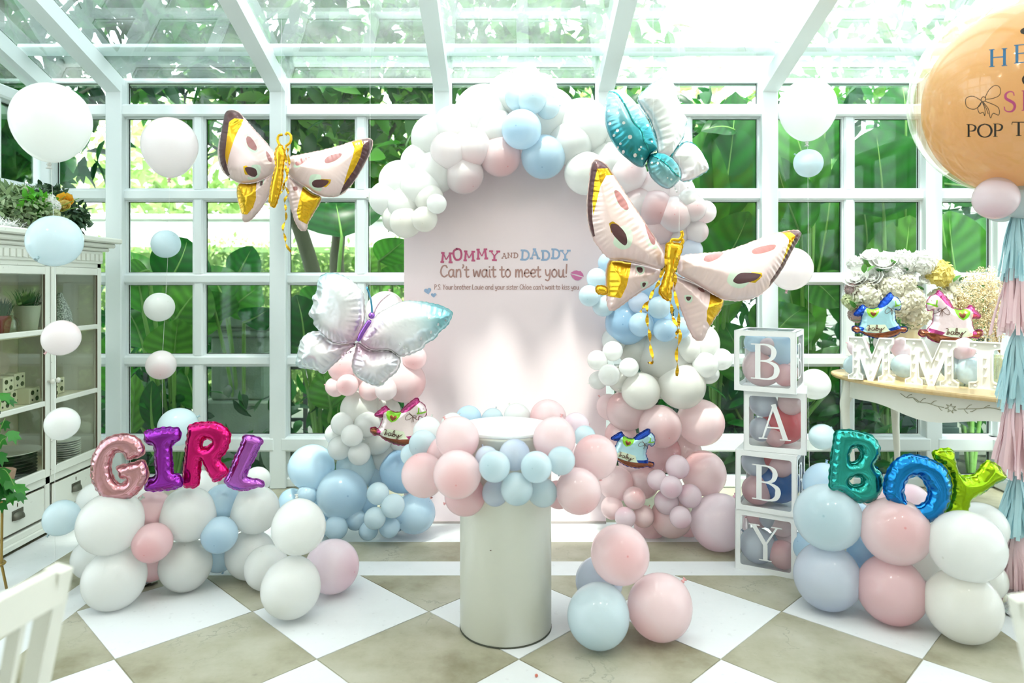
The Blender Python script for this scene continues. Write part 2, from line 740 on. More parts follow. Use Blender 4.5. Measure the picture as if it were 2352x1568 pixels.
def prism(poly, z0, z1):
    """straight-sided plate over a simple outline (possibly concave)"""
    A = np.asarray(poly, dtype=float)
    if 0.5 * np.sum(A[:, 0] * np.roll(A[:, 1], -1) - np.roll(A[:, 0], -1) * A[:, 1]) < 0:
        A = A[::-1]
    n = len(A)
    V = [(p[0], p[1], z0) for p in A] + [(p[0], p[1], z1) for p in A]
    Fc = [tuple(range(n))[::-1], tuple(range(n, 2 * n))]
    Fc += [(i, (i + 1) % n, n + (i + 1) % n, n + i) for i in range(n)]
    return V, Fc


def clip_rect(poly, x0, x1, y0, y1):
    def cut(pl, f, inter):
        out = []
        for i in range(len(pl)):
            a, b = pl[i - 1], pl[i]
            if f(b):
                if not f(a):
                    out.append(inter(a, b))
                out.append(b)
            elif f(a):
                out.append(inter(a, b))
        return out
    ix = lambda c: (lambda a, b: (c, a[1] + (b[1] - a[1]) * (c - a[0]) / (b[0] - a[0])))
    iy = lambda c: (lambda a, b: (a[0] + (b[0] - a[0]) * (c - a[1]) / (b[1] - a[1]), c))
    for f, g in ((lambda p: p[0] >= x0, ix(x0)), (lambda p: p[0] <= x1, ix(x1)), (lambda p: p[1] >= y0, iy(y0)), (lambda p: p[1] <= y1, iy(y1))):
        poly = cut(poly, f, g)
        if len(poly) < 3:
            return []
    return poly

# ------------------------------------------------------------------ the room: floor, window walls, glass roof
def concrete(name, c1, c2, c3, cracks=True, scale=2.2):
    k = NT(name)
    geo = k.n('ShaderNodeNewGeometry')
    n1 = k.n('ShaderNodeTexNoise')
    n1.inputs['Scale'].default_value = scale
    n1.inputs['Detail'].default_value = 8
    n1.inputs['Roughness'].default_value = 0.62
    k.link(geo.outputs['Position'], n1.inputs['Vector'])
    rp = k.n('ShaderNodeValToRGB')
    cr = rp.color_ramp
    cr.elements[0].position, cr.elements[1].position = 0.32, 0.70
    cr.elements[0].color, cr.elements[1].color = c4(c1), c4(c3)
    e = cr.elements.new(0.5)
    e.color = c4(c2)
    k.link(n1.outputs['Fac'], rp.inputs[0])
    n2 = k.n('ShaderNodeTexNoise')
    n2.inputs['Scale'].default_value = 34
    n2.inputs['Detail'].default_value = 6
    k.link(geo.outputs['Position'], n2.inputs['Vector'])
    sp = k.n('ShaderNodeMapRange')
    sp.inputs['From Min'].default_value = 0.22
    sp.inputs['From Max'].default_value = 0.36
    sp.inputs['To Min'].default_value = 0.82
    sp.inputs['To Max'].default_value = 1.0
    k.link(n2.outputs['Fac'], sp.inputs['Value'])
    mm = k.n('ShaderNodeMix', data_type='RGBA', blend_type='MULTIPLY')
    mm.inputs['Factor'].default_value = 1
    k.link(rp.outputs[0], mm.inputs['A'])
    k.link(sp.outputs[0], mm.inputs['B'])
    colr = mm.outputs['Result']
    if cracks:
        n3 = k.n('ShaderNodeTexNoise')
        n3.inputs['Scale'].default_value = 1.7
        n3.inputs['Detail'].default_value = 9
        n3.inputs['Roughness'].default_value = 0.6
        k.link(geo.outputs['Position'], n3.inputs['Vector'])
        sb = k.n('ShaderNodeMath', operation='SUBTRACT')
        sb.inputs[1].default_value = 0.5
        k.link(n3.outputs['Fac'], sb.inputs[0])
        ab = k.n('ShaderNodeMath', operation='ABSOLUTE')
        k.link(sb.outputs[0], ab.inputs[0])
        cm = k.n('ShaderNodeMapRange')
        cm.inputs['From Max'].default_value = 0.006
        cm.inputs['To Min'].default_value = 0.62
        cm.inputs['To Max'].default_value = 1.0
        k.link(ab.outputs[0], cm.inputs['Value'])
        # cracks only in places
        gm = k.n('ShaderNodeMapRange')
        gm.inputs['From Min'].default_value = 0.50
        gm.inputs['From Max'].default_value = 0.62
        k.link(n1.outputs['Fac'], gm.inputs['Value'])
        mc = k.n('ShaderNodeMix', data_type='RGBA')
        mc.inputs['A'].default_value = (1, 1, 1, 1)
        k.link(gm.outputs[0], mc.inputs['Factor'])
        k.link(cm.outputs[0], mc.inputs['B'])
        m2 = k.n('ShaderNodeMix', data_type='RGBA', blend_type='MULTIPLY')
        m2.inputs['Factor'].default_value = 1
        k.link(colr, m2.inputs['A'])
        k.link(mc.outputs['Result'], m2.inputs['B'])
        colr = m2.outputs['Result']
    k.link(colr, k.p.inputs['Base Color'])
    k.p.inputs['Roughness'].default_value = 0.42
    b = k.n('ShaderNodeBump')
    b.inputs['Strength'].default_value = 0.12
    b.inputs['Distance'].default_value = 0.004
    k.link(n2.outputs['Fac'], b.inputs['Height'])
    k.link(b.outputs[0], k.p.inputs['Normal'])
    return k.m


M_grey = concrete('grey painted concrete', rgb(128, 122, 96), rgb(166, 163, 141), rgb(186, 184, 168))
M_white_floor = concrete('white floor paint', rgb(214, 217, 217), rgb(224, 227, 228), rgb(228, 231, 232), cracks=False, scale=1.2)
M_frame = mat('white window paint', rgb(226, 234, 234), rough=0.35, var=0.03, scale=3, coat=0.1)
M_gasket = mat('dark rubber gasket', rgb(30, 36, 34), rough=0.6)
M_pane = glassmat('window glass', (0.955, 0.988, 0.975), refl=0.012, rmax=0.35)
M_roofpane = glassmat('dusty roof glass', (0.93, 0.98, 0.968), refl=0.01, rmax=0.3, dirt=0.085, dirtscale=1.6)

XL, XR, YB = -3.27, 3.53, 5.0
POSTS = [-2.76 + 1.157 * i for i in range(6)]
ROWS = [(2.041, 2.631 - 0.515), (0, 0)]
Zr = lambda py: H + (CY - py) * 5.0 / F
PANE_Z = [(Zr(437), Zr(272)), (Zr(629), Zr(461)), (Zr(815), Zr(651)), (Zr(998), Zr(837)), (Zr(1090), Zr(1030))]
Z_EAVE = Zr(190)
SL = 0.323
zroof = lambda y: Z_EAVE + (5.0 - y) * SL

floor = obj('floor', box(-4.0, 4.2, -1.5, 5.12, -0.12, 0.0), M_grey, kind='structure')
TOP = 0.003
# white border strips painted round the chequered middle
SX0, SX1, SY1 = -1.892, 2.065, 3.452
ins = 0.004
for (a, b, c, d) in [(-2.046, 2.23, 3.452, 3.625), (-2.046, -1.892, -1.4, 3.452), (2.065, 2.23, -1.4, 3.452),
                     (-2.64, 2.83, 3.90, 4.215), (-2.64, -2.344, -1.4, 3.90), (2.53, 2.83, -1.4, 3.90)]:
    obj('stripe', box(a, b, c, d, 0.0, TOP, 0.0012), M_white_floor, floor)
for (a, b, c, d) in [(-2.344, 2.53, 3.625, 3.90), (-2.344, -2.046, -1.4, 3.625), (2.23, 2.53, -1.4, 3.625)]:
    obj('stripe', box(a, b, c, d, 0.0, TOP * 0.7, 0.001), M_grey, floor)
DD, X0, Y0 = 0.778, 0.053, 2.682
for row in range(-9, 3):
    yc = Y0 + row * DD / 2
    white = (row % 2) != 0
    for k in range(-4, 5):
        xc = X0 + k * DD + (0.0 if white else DD / 2)
        h = DD / 2 - ins
        d = clip_rect([(xc - h, yc), (xc, yc - h), (xc + h, yc), (xc, yc + h)], SX0, SX1, -1.4, SY1)
        if len(d) >= 3:
            a = np.asarray(d)
            ar = abs(0.5 * np.sum(a[:, 0] * np.roll(a[:, 1], -1) - np.roll(a[:, 0], -1) * a[:, 1]))
            if ar > 0.002:
                obj('tile', prism(d, 0.0, TOP if white else TOP * 0.7), M_white_floor if white else M_grey, floor)


# panes share their meshes by size
_pm = {}


def pane_meshes(w, h):
    key = (round(w, 3), round(h, 3))
    if key not in _pm:
        g = mesh('pane', *box(-w / 2, w / 2, -0.003, 0.003, 0, h), M_pane)

        def ring(o, i, y0, y1):
            V, Fc = [], []
            for y, e in ((y0, o), (y0, i), (y1, i), (y1, o)):
                V += [(-w / 2 - e, y, -e), (w / 2 + e, y, -e), (w / 2 + e, y, h + e), (-w / 2 - e, y, h + e)]
            for q in range(4):
                for s in range(4):
                    s2, q2 = (s + 1) % 4, (q + 1) % 4
                    Fc.append((q * 4 + s, q * 4 + s2, q2 * 4 + s2, q2 * 4 + s))
            return V, Fc
        b = mesh('bead', *ring(0.004, -0.010, -0.034, -0.012), M_frame)
        k = mesh('gasket', *ring(0.004, -0.0135, -0.011, -0.004), M_gasket)
        _pm[key] = (g, b, k)
    return _pm[key]


def put_pane(win, p, w, h, rz):
    g, b, k = pane_meshes(w, h)
    o = inst('pane', g, win, loc=p, rot=(0, 0, rz))
    inst('bead', b, o, loc=p, rot=(0, 0, rz))
    inst('gasket', k, o, loc=p, rot=(0, 0, rz))


def bay(n, a, b, rz, ncol, clerestory=True):
    """one window between two posts: a, b are floor points, rz turns the outside"""
    a, b = Vector(a), Vector(b)
    mid = (a + b) / 2
    L = (b - a).length
    t = (b - a) / L
    win = empty('window_%d' % n, mid, kind='structure')
    M = Matrix.Translation(mid) @ Matrix.Rotation(rz, 4, 'Z')
    pw = 0.0575
    usable = L - 2 * pw
    mw = 0.072 if ncol == 2 else 0.0
    cw = (usable - mw * (ncol - 1)) / ncol
    # transoms
    zs = [(0.0, PANE_Z[4][0], 0.07), (PANE_Z[4][1], PANE_Z[3][0], 0.10), (PANE_Z[3][1], PANE_Z[2][0], 0.06), (PANE_Z[2][1], PANE_Z[1][0], 0.06),
          (PANE_Z[1][1], PANE_Z[0][0], 0.06), (PANE_Z[0][1], Zr(245), 0.085)]
    for i, (z0, z1, dp) in enumerate(zs):
        nm = 'sill' if i == 1 else ('rail' if i in (0, 5) else 'transom')
        obj(nm, xf(box(-L / 2 + 0.02, L / 2 - 0.02, -dp, 0.03, z0, z1, 0.012), M), M_frame, win)
    if ncol == 2:
        for (z0, z1) in PANE_Z:
            obj('mullion', xf(box(-mw / 2, mw / 2, -0.055, 0.03, z0 - 0.01, z1 + 0.01, 0.012), M), M_frame, win)
    for (z0, z1) in PANE_Z:
        for c in range(ncol):
            x = -usable / 2 + cw / 2 + c * (cw + mw)
            put_pane(win, M @ Vector((x, 0, z0)), cw, z1 - z0, rz)
    if clerestory:
        put_pane(win, M @ Vector((0, 0, Zr(245))), usable, Z_EAVE - Zr(245), rz)


wall_back = empty('wall_back', (0, YB, 0), kind='structure')
xs = [XL] + POSTS + [XR]
for i, x in enumerate(xs):
    w = 0.0575
    obj('post', box(x - w, x + w, 4.905, 5.035, 0, Z_EAVE - 0.03, 0.006), M_frame, wall_back)
obj('wall_plate', box(XL, XR, 4.985, 5.05, Z_EAVE - 0.012, Z_EAVE + 0.028, 0.006), M_frame, wall_back)
for i in range(len(xs) - 1):
    bay(i + 1, (xs[i], YB, 0), (xs[i + 1], YB, 0), 0.0, 2 if xs[i + 1] - xs[i] > 0.8 else 1)

for side, X, rz in (('left', XL, R(90)), ('right', XR, R(-90))):
    wl = empty('wall_' + side, (X, 3, 0), kind='structure')
    ys = [YB, YB - 1.157, YB - 2 * 1.157, YB - 3 * 1.157, YB - 4 * 1.157]
    for j, y in enumerate(ys[1:]):
        obj('post', box(X - 0.05, X + 0.05, y - 0.0575, y + 0.0575, 0, min(zroof(y), 3.6) - 0.05, 0.006), M_frame, wl)
    for j in range(4):
        bay(8 + j + (0 if side == 'left' else 4), (X, ys[j], 0), (X, ys[j + 1], 0), rz, 2, clerestory=False)
    # glass between the beam and the sloping roof
    zb = Zr(245)
    V = [(X, 4.94, zb), (X, 2.75, zb), (X, 2.75, zroof(2.75) - 0.06), (X, 4.94, zroof(4.94) - 0.06)]
    obj('pane', (V, [(0, 1, 2, 3)]), M_pane, wl)

ceiling = empty('ceiling', (0, 3.5, 3.3), kind='structure')
YR = 2.75
for i, x in enumerate(xs):
    w = 0.054
    y0, y1 = 4.98, YR
    d = 0.115
    V = []
    for y in (y0, y1):
        for dx, dz in ((-w, -d), (w, -d), (w, 0), (-w, 0)):
            V.append((x + dx, y, zroof(y) + dz - 0.008))
    obj('rafter', (V, [(0, 1, 2, 3), (7, 6, 5, 4), (0, 4, 5, 1), (1, 5, 6, 2), (2, 6, 7, 3), (3, 7, 4, 0)]), M_frame, ceiling)
for i in range(len(xs) - 1):
    a, b = xs[i] + 0.05, xs[i + 1] - 0.05
    V = []
    for z in (0.0, 0.008):
        V += [(a, 5.06, zroof(5.06) + z), (b, 5.06, zroof(5.06) + z), (b, YR, zroof(YR) + z), (a, YR, zroof(YR) + z)]
    obj('roof_pane', (V, [(3, 2, 1, 0), (4, 5, 6, 7), (0, 1, 5, 4), (1, 2, 6, 5), (2, 3, 7, 6), (3, 0, 4, 7)]), M_roofpane, ceiling)
    V = [(v[0], v[1] + (0.0 if v[1] > 5 else 0), v[2]) for v in V]
obj('purlin', xf(box(XL, XR, -0.05, 0.05, 0.03, 0.06, 0.004), Matrix.Translation((0, 4.70, zroof(4.70))) @ Matrix.Rotation(-math.atan(SL), 4, 'X')), M_frame, ceiling)
# unseen white cloth added under the near roof to soften light from above
k = NT('white blind cloth')
k.p.inputs['Base Color'].default_value = c4(rgb(240, 240, 236))
_tl = k.n('ShaderNodeBsdfTranslucent')
_tl.inputs[0].default_value = c4(rgb(244, 244, 238))
_ms = k.n('ShaderNodeMixShader')
_ms.inputs[0].default_value = 0.40
k.link(k.p.outputs[0], _ms.inputs[1])
k.link(_tl.outputs[0], _ms.inputs[2])
k.link(_ms.outputs[0], k.out.inputs['Surface'])
M_diffuser = k.m
ZC = zroof(YR)
obj('ridge_beam', box(XL, XR, YR - 0.10, YR, ZC - 0.14, ZC + 0.03, 0.008), M_frame, ceiling)
for i in range(len(xs) - 1):
    obj('diffuser', box(xs[i] + 0.03, xs[i + 1] - 0.03, -1.5, YR - 0.1, ZC - 0.01, ZC), M_diffuser, ceiling)
for x in xs:
    obj('beam', box(x - 0.04, x + 0.04, -1.5, YR - 0.1, ZC - 0.08, ZC + 0.02, 0.005), M_frame, ceiling)

# the house wall behind the camera
M_house = mat('cream house wall', rgb(222, 222, 214), rough=0.7)
obj('wall_front', box(XL, XR, -1.62, -1.5, 0, ZC, 0.01), M_house, kind='structure')
for side, X in (('left', XL), ('right', XR)):
    obj('wall_return_' + side, box(X - 0.06, X + 0.06, -1.5, 0.31, 0, ZC, 0.01), M_house, kind='structure')

# small ceiling lamps over the near part of the room; their spots shine on the balloons
M_lamp = mat('white lamp body', rgb(230, 230, 226), rough=0.4)
kl = NT('lamp lens')
kl.p.inputs['Emission Color'].default_value = (1.0, 0.93, 0.82, 1)
kl.p.inputs['Emission Strength'].default_value = 6.0
for jy, (yl, rn) in enumerate(((1.5, 'near'),)):
    for jx, xl_ in enumerate((-2.2, -0.75, 0.75, 2.2)):
        lt = empty('ceiling_downlight', (xl_, yl, ZC - 0.10), kind='structure')
        obj('lamp_body', lathe([(0.065, 0.0), (0.07, 0.005), (0.07, 0.09), (0.05, 0.09)], 20, (xl_, yl, ZC - 0.10)), M_lamp, lt, smooth=True)
        obj('lens', lathe([(0.0, -0.004), (0.052, -0.002), (0.052, 0.0)], 20, (xl_, yl, ZC - 0.10)), kl.m, lt)
        ld = bpy.data.lights.new('downlight', 'AREA')
        ld.shape = 'DISK'
        ld.size = 0.06
        ld.energy = 5.0
        ld.color = (1.0, 0.95, 0.88)
        lo_ = bpy.data.objects.new('downlight', ld)
        COL.objects.link(lo_)
        lo_.location = (xl_, yl, ZC - 0.108)
        attach(lo_, lt)

# ------------------------------------------------------------------ the garden behind the glass
rng = np.random.RandomState(11)
M_bark = mat('bark', rgb(96, 100, 78), rough=0.9, var=0.35, scale=14, bump=0.6, bscale=30, stretch=(1, 1, 0.25))
M_soil = mat('dark soil', rgb(52, 62, 44), rough=0.95, var=0.4, scale=3)
M_paving = mat('garden paving', rgb(150, 158, 140), rough=0.9, var=0.25, scale=8)
M_gwall = mat('white garden wall', rgb(236, 240, 232), rough=0.8, var=0.05)
M_stone = mat('mossy stone', rgb(120, 142, 122), rough=0.85, var=0.35, scale=4, bump=0.4)
M_iron = mat('dark iron', rgb(40, 52, 48), rough=0.6)
M_brick = mat('dark brick', rgb(46, 70, 62), rough=0.8, var=0.25)
M_slat = mat('white siding', rgb(224, 230, 222), rough=0.6)
M_treeleaf = leafmat('tree leaf', [rgb(26, 74, 34), rgb(52, 112, 38), rgb(78, 138, 50), rgb(112, 164, 70)], (1.15, 1.3, 0.85), tfac=0.5, veins=False)
M_darkleaf = leafmat('dark tree leaf', [rgb(8, 50, 28), rgb(20, 84, 38), rgb(44, 118, 44), rgb(12, 62, 34)], (1.1, 1.5, 0.8), tfac=0.4, veins=False)
M_banana = leafmat('broad leaf', [rgb(14, 80, 30), rgb(38, 110, 36), rgb(62, 134, 42), rgb(106, 160, 66)], (1.3, 1.32, 0.85), tfac=0.42)
M_stalk = mat('green stalk', rgb(110, 160, 70), rough=0.5, var=0.15)
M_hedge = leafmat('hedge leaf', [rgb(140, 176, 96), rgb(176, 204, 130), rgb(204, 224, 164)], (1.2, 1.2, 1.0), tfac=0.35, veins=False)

obj('ground_outside', box(-16, 16, 5.12, 24, -0.4, -0.25), M_soil, kind='structure')
obj('path_outside', box(-8, 8, 6.9, 9.1, -0.25, -0.16), M_paving, kind='structure')
obj('ground_beside_left', box(-16, XL - 0.75, -4, 5.12, -0.4, -0.25), M_soil, kind='structure')
obj('ground_beside_right', box(XR + 0.7, 16, -4, 5.12, -0.4, -0.25), M_soil, kind='structure')
gw = obj('garden_wall', box(-14, 2.2, 11.0, 11.3, -0.25, H + (CY - 505) * 11 / F, 0.03), M_gwall,
         label='long white rendered garden wall behind the clipped hedge', cat='wall')
obj('coping', box(-14, 2.2, 10.95, 11.35, H + (CY - 505) * 11 / F, H + (CY - 505) * 11 / F + 0.09, 0.02), M_gwall, gw)


def leaf_template(seg=5, fold=0.25, droop=0.25):
    """a pointed leaf of unit length along +x, width 0.42"""
    V, Fc, uv = [], [], []
    for i in range(seg + 1):
        t = i / seg
        w = 0.21 * math.sin(math.pi * min(1, t ** 0.8 * 0.98 + 0.01)) ** 0.8
        z = -droop * t * t
        V += [(t, -w, z + fold * w), (t, 0, z), (t, w, z + fold * w)]
        uv += [(t, 0), (t, 0.5), (t, 1)]
    for i in range(seg):
        a = 3 * i
        Fc += [(a, a + 3, a + 4, a + 1), (a + 1, a + 4, a + 5, a + 2)]
    return np.array(V), Fc, uv


def rand_dirs(n, down=0.3):
    d = rng.normal(size=(n, 3))
    d[:, 2] -= down
    return d / np.linalg.norm(d, axis=1)[:, None]


def leaf_frames(d, face=None):
    up = rng.normal(size=d.shape) * 0.6 + np.array([0, -0.35, 1.0])
    s = np.cross(up, d)
    s /= np.linalg.norm(s, axis=1)[:, None] + 1e-9
    n = np.cross(d, s)
    return s, n


def leaf_mass(pos, size, tmpl, dirs=None, down=0.3):
    """many leaves as one mesh"""
    V0, F0, uv0 = tmpl
    n = len(pos)
    d = rand_dirs(n, down) if dirs is None else dirs
    s, nn = leaf_frames(d)
    B = V0[None, :, 0, None] * d[:, None] + V0[None, :, 1, None] * s[:, None] + V0[None, :, 2, None] * nn[:, None]
    V = (pos[:, None] + B * size[:, None, None]).reshape(-1, 3)
    m = len(V0)
    F0a = np.array(F0)
    Fc = (F0a[None] + (np.arange(n) * m)[:, None, None]).reshape(-1, F0a.shape[1])
    tone = np.repeat(rng.rand(n), m)
    return V, Fc.tolist(), tone


T_leaf = leaf_template(4)
T_small = (np.array([(0, 0, 0), (0.5, -0.28, 0.05), (1, 0, 0), (0.5, 0.28, 0.05)]), [(0, 1, 2, 3)], None)
me_leaf = {}
for nm, m in (('a', M_treeleaf), ('b', M_darkleaf)):
    me_leaf[nm] = mesh('leaf', *leaf_template(5)[:2], m, smooth=True, tone=np.zeros(18))


def blob(c, r, n):
    p = rng.normal(size=(n, 3))
    p /= np.linalg.norm(p, axis=1)[:, None]
    p *= (rng.rand(n) ** 0.45)[:, None]
    return np.array(c) + p * np.array(r)


def tree(label, trunk, blobs, leaf, nreal, nmass, lsize, branches=(), cat='tree', tr=(0.09, 0.05), name='leafy_tree', group=None):
    """trunk: points; blobs: (centre, radii, share); the leaves nearest the eye are parts, the rest one mass"""
    t = empty(name, trunk[0], label, cat, group)
    n = len(trunk)
    obj('trunk', tube(smooth_open(trunk, 5), list(np.linspace(tr[0], tr[1], (n - 1) * 5 + 1)), 10), M_bark, t, smooth=True)
    for b in branches:
        m = (len(b) - 1) * 4 + 1 if len(b) > 2 else len(b)
        obj('branch', tube(smooth_open(b, 4) if len(b) > 2 else b, list(np.linspace(tr[1] * 0.75, 0.008, m)), 7), M_bark, t, smooth=True)
    tot = sum(b[2] for b in blobs)
    pos = np.vstack([blob(c, r, int((nreal + nmass) * s / tot)) for c, r, s in blobs])
    pos = pos[pos[:, 1] > 5.25] if trunk[0][1] > 5.2 else pos
    ok = np.ones(len(pos), dtype=bool)
    inx = (pos[:, 0] > XL - 0.3) & (pos[:, 0] < XR + 0.3) & (pos[:, 1] < 5.3)
    ok &= ~(inx & (pos[:, 2] < Z_EAVE + (5.0 - pos[:, 1]) * SL + 0.35))
    pos = pos[ok]
    # which of them the picture shows, nearest first
    px = CX + pos[:, 0] / np.maximum(pos[:, 1], .1) * F
    py = CY - (pos[:, 2] - H) / np.maximum(pos[:, 1], .1) * F
    vis = (px > 0) & (px < 2352) & (py > -20) & (py < 1000) & (pos[:, 1] > 1)
    order = np.lexsort((pos[:, 1], ~vis))
    pos = pos[order]
    a, b = pos[:nreal], pos[nreal:]
    d = rand_dirs(len(a), 0.45)
    s, nn = leaf_frames(d)
    sz = lsize * (0.7 + 0.6 * rng.rand(len(a)))
    for i in range(len(a)):
        Mx = Matrix(((d[i][0], s[i][0], nn[i][0]), (d[i][1], s[i][1], nn[i][1]), (d[i][2], s[i][2], nn[i][2])))
        o = bpy.data.objects.new('leaf', me_leaf[leaf])
        COL.objects.link(o)
        o.rotation_mode = 'QUATERNION'
        o.rotation_quaternion = Mx.to_quaternion()
        o.location = Vector(a[i]) - Vector(trunk[0])
        o.scale = (sz[i],) * 3
        o.parent = t
    if len(b):
        V, Fc, tone = leaf_mass(b, lsize * (0.65 + 0.6 * rng.rand(len(b))), T_leaf, down=0.45)
        obj('foliage', (V, Fc), M_treeleaf if leaf == 'a' else M_darkleaf, t, tone=tone, kind='stuff', smooth=True)
    return t


# tree with a leaning trunk and one with an upright trunk, on the lawn behind the glass
g = lambda px, py, Y: tuple(P(px, py, Y))
tree('leafy tree with a leaning trunk, behind the gold butterfly by the window',
     [(-1.62, 7.4, -0.25), g(738, 700, 7.4), g(700, 560, 7.3), g(655, 440, 7.2), g(600, 320, 7.0), g(560, 180, 6.9), g(530, 20, 6.9)],
     [((-2.3, 6.9, 3.3), (1.5, 0.9, 0.75), 3), ((-2.2, 6.6, 4.4), (1.8, 1.0, 0.8), 3), ((-1.4, 7.0, 2.6), (1.0, 0.7, 0.35), 1)],
     'a', 300, 1500, 0.26,
     branches=[[g(655, 440, 7.2), g(560, 380, 6.9), g(430, 300, 6.6)], [g(600, 320, 7.0), g(700, 240, 6.9), g(790, 120, 6.8)],
               [g(560, 180, 6.9), g(430, 120, 6.6), g(330, 90, 6.4)]])
tree('leafy tree with an upright dark trunk, seen through the panes beside the balloon arch',
     [(-1.86 + 0.1, 7.9, -0.25), g(775, 640, 7.9), g(778, 540, 7.9), g(790, 330, 7.8), g(800, 250, 7.8), g(820, 60, 7.6)],
     [((-1.1, 7.6, 3.7), (1.6, 0.9, 0.9), 3), ((0.2, 7.4, 4.1), (1.7, 1.0, 0.9), 3), ((-0.7, 7.2, 4.9), (1.8, 1.0, 0.6), 2)],
     'a', 300, 1100, 0.27,
     branches=[[g(790, 330, 7.8), g(870, 370, 7.5), g(960, 300, 7.2), g(1010, 270, 7.2)], [g(800, 250, 7.8), g(720, 180, 7.4), g(690, 120, 7.2)],
               [g(860, 380, 7.6), g(900, 300, 7.4), g(930, 250, 7.3)]])
tree('dark evergreen tree crowding the corner behind the big white balloon',
     [(-4.6, 6.3, -0.25), (-4.6, 6.2, 1.6), (-4.4, 6.0, 3.2), (-4.2, 5.8, 4.6)],
     [((-4.4, 5.9, 2.9), (1.1, 0.75, 0.9), 4), ((-4.1, 5.6, 4.2), (1.6, 0.9, 0.8), 3), ((-3.2, 5.9, 3.5), (0.9, 0.4, 0.5), 1.2)],
     'b', 300, 1300, 0.24,
     branches=[[(-4.5, 6.1, 2.4), (-3.9, 5.8, 2.8), (-3.3, 5.7, 3.1)], [(-4.4, 6.0, 3.1), (-3.6, 5.8, 3.8), (-2.9, 5.6, 4.1)]])
tree('dark tree pressed against the side glass above the cabinet',
     [(-5.4, 4.1, -0.25), (-5.3, 4.1, 1.8), (-5.0, 4.0, 3.4), (-4.6, 3.8, 4.8)],
     [((-4.7, 4.3, 2.6), (0.85, 1.2, 1.0), 4), ((-4.2, 4.2, 4.3), (0.9, 1.1, 0.6), 2), ((-2.6, 4.6, 4.3), (0.9, 0.8, 0.5), 1.6), ((-2.6, 3.35, 5.0), (1.6, 1.0, 0.4), 4)],  # last clump hangs unseen over the roof, added to shade the left side
     'b', 300, 1900, 0.2, branches=[[(-5.1, 4.1, 2.6), (-4.6, 4.2, 3.0), (-4.3, 4.3, 3.3)]])
# pale far trees beyond the garden wall
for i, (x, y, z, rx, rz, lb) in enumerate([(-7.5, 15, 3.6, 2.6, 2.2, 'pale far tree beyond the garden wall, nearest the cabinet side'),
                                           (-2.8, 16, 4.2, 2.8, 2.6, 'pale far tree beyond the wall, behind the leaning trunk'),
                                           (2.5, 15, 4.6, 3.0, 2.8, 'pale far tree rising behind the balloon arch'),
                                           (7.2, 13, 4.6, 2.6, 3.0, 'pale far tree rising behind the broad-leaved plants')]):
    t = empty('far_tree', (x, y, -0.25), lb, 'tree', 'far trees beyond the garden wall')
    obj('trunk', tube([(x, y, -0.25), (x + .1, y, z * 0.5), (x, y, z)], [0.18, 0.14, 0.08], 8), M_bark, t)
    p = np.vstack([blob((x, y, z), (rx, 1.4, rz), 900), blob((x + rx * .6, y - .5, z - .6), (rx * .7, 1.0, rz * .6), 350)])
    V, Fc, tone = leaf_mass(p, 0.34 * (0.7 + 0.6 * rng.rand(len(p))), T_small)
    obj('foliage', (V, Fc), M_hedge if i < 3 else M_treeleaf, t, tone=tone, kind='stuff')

# clipped hedge in front of the wall
hp = np.stack([rng.uniform(-7.5, 2.0, 15000), 9.4 + 0.6 * rng.rand(15000) ** 2, rng.uniform(-0.2, 2.0, 15000)], 1)
hp[:, 2] += 0.06 * np.sin(hp[:, 0] * 3.1) + 0.05 * np.sin(hp[:, 0] * 7.7)
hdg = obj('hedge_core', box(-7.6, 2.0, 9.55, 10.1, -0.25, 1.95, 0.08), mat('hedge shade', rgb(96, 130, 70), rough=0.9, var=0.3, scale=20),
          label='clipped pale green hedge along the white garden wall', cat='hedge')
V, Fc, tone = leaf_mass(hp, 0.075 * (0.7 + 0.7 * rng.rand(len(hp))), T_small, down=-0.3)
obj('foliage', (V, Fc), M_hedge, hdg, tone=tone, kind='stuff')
hdg.name = 'clipped_hedge'


# broad-leaved plants
def blade(B, T, w, sag=0.12, roll=0.0, fold=0.18, face=None, M=14, N=6):
    """a broad leaf from its foot B to its tip T, half-width w"""
    B, T = Vector(B), Vector(T)
    L = (T - B).length
    t = (T - B) / L
    view = ((B + T) / 2 - Vector((0, 0, H))).normalized()
    s = t.cross(view).normalized()
    n = s.cross(t).normalized()
    if n.dot(view) > 0:
        n, s = -n, -s
    q = Quaternion(t, roll)
    s, n = q @ s, q @ n
    V, Fc, uv = [], [], []
    ph = rng.rand() * 6
    for i in range(M + 1):
        u = i / M
        ww = w * 1.45 * (4 * u * (1 - u) + 1e-6) ** 0.72 * (1.22 - 0.5 * u) + 0.002
        c = B + t * (L * u) + n * (sag * L * (1 - (2 * u - 1) ** 2)) - Vector((0, 0, 1)) * (sag * 0.9 * L * u * u)
        for j in range(-N // 2, N // 2 + 1):
            v = j / (N / 2)
            z = -fold * abs(v) ** 1.4 * ww + 0.035 * ww * math.sin(9 * u + 3 * abs(v) + ph) * abs(v)
            V.append(c + s * (ww * v) - n * z * 1.0 - n * 0)
            uv.append((u - 0.25 * abs(v) + 1, v * 0.1 + 0.5))
    m = 2 * (N // 2) + 1
    for i in range(M):
        for j in range(m - 1):
            a = i * m + j
            Fc.append((a, a + 1, a + m + 1, a + m))
    spine = [V[i * m + m // 2] - n * 0.004 for i in range(M + 1)]
    return V, Fc, uv, spine


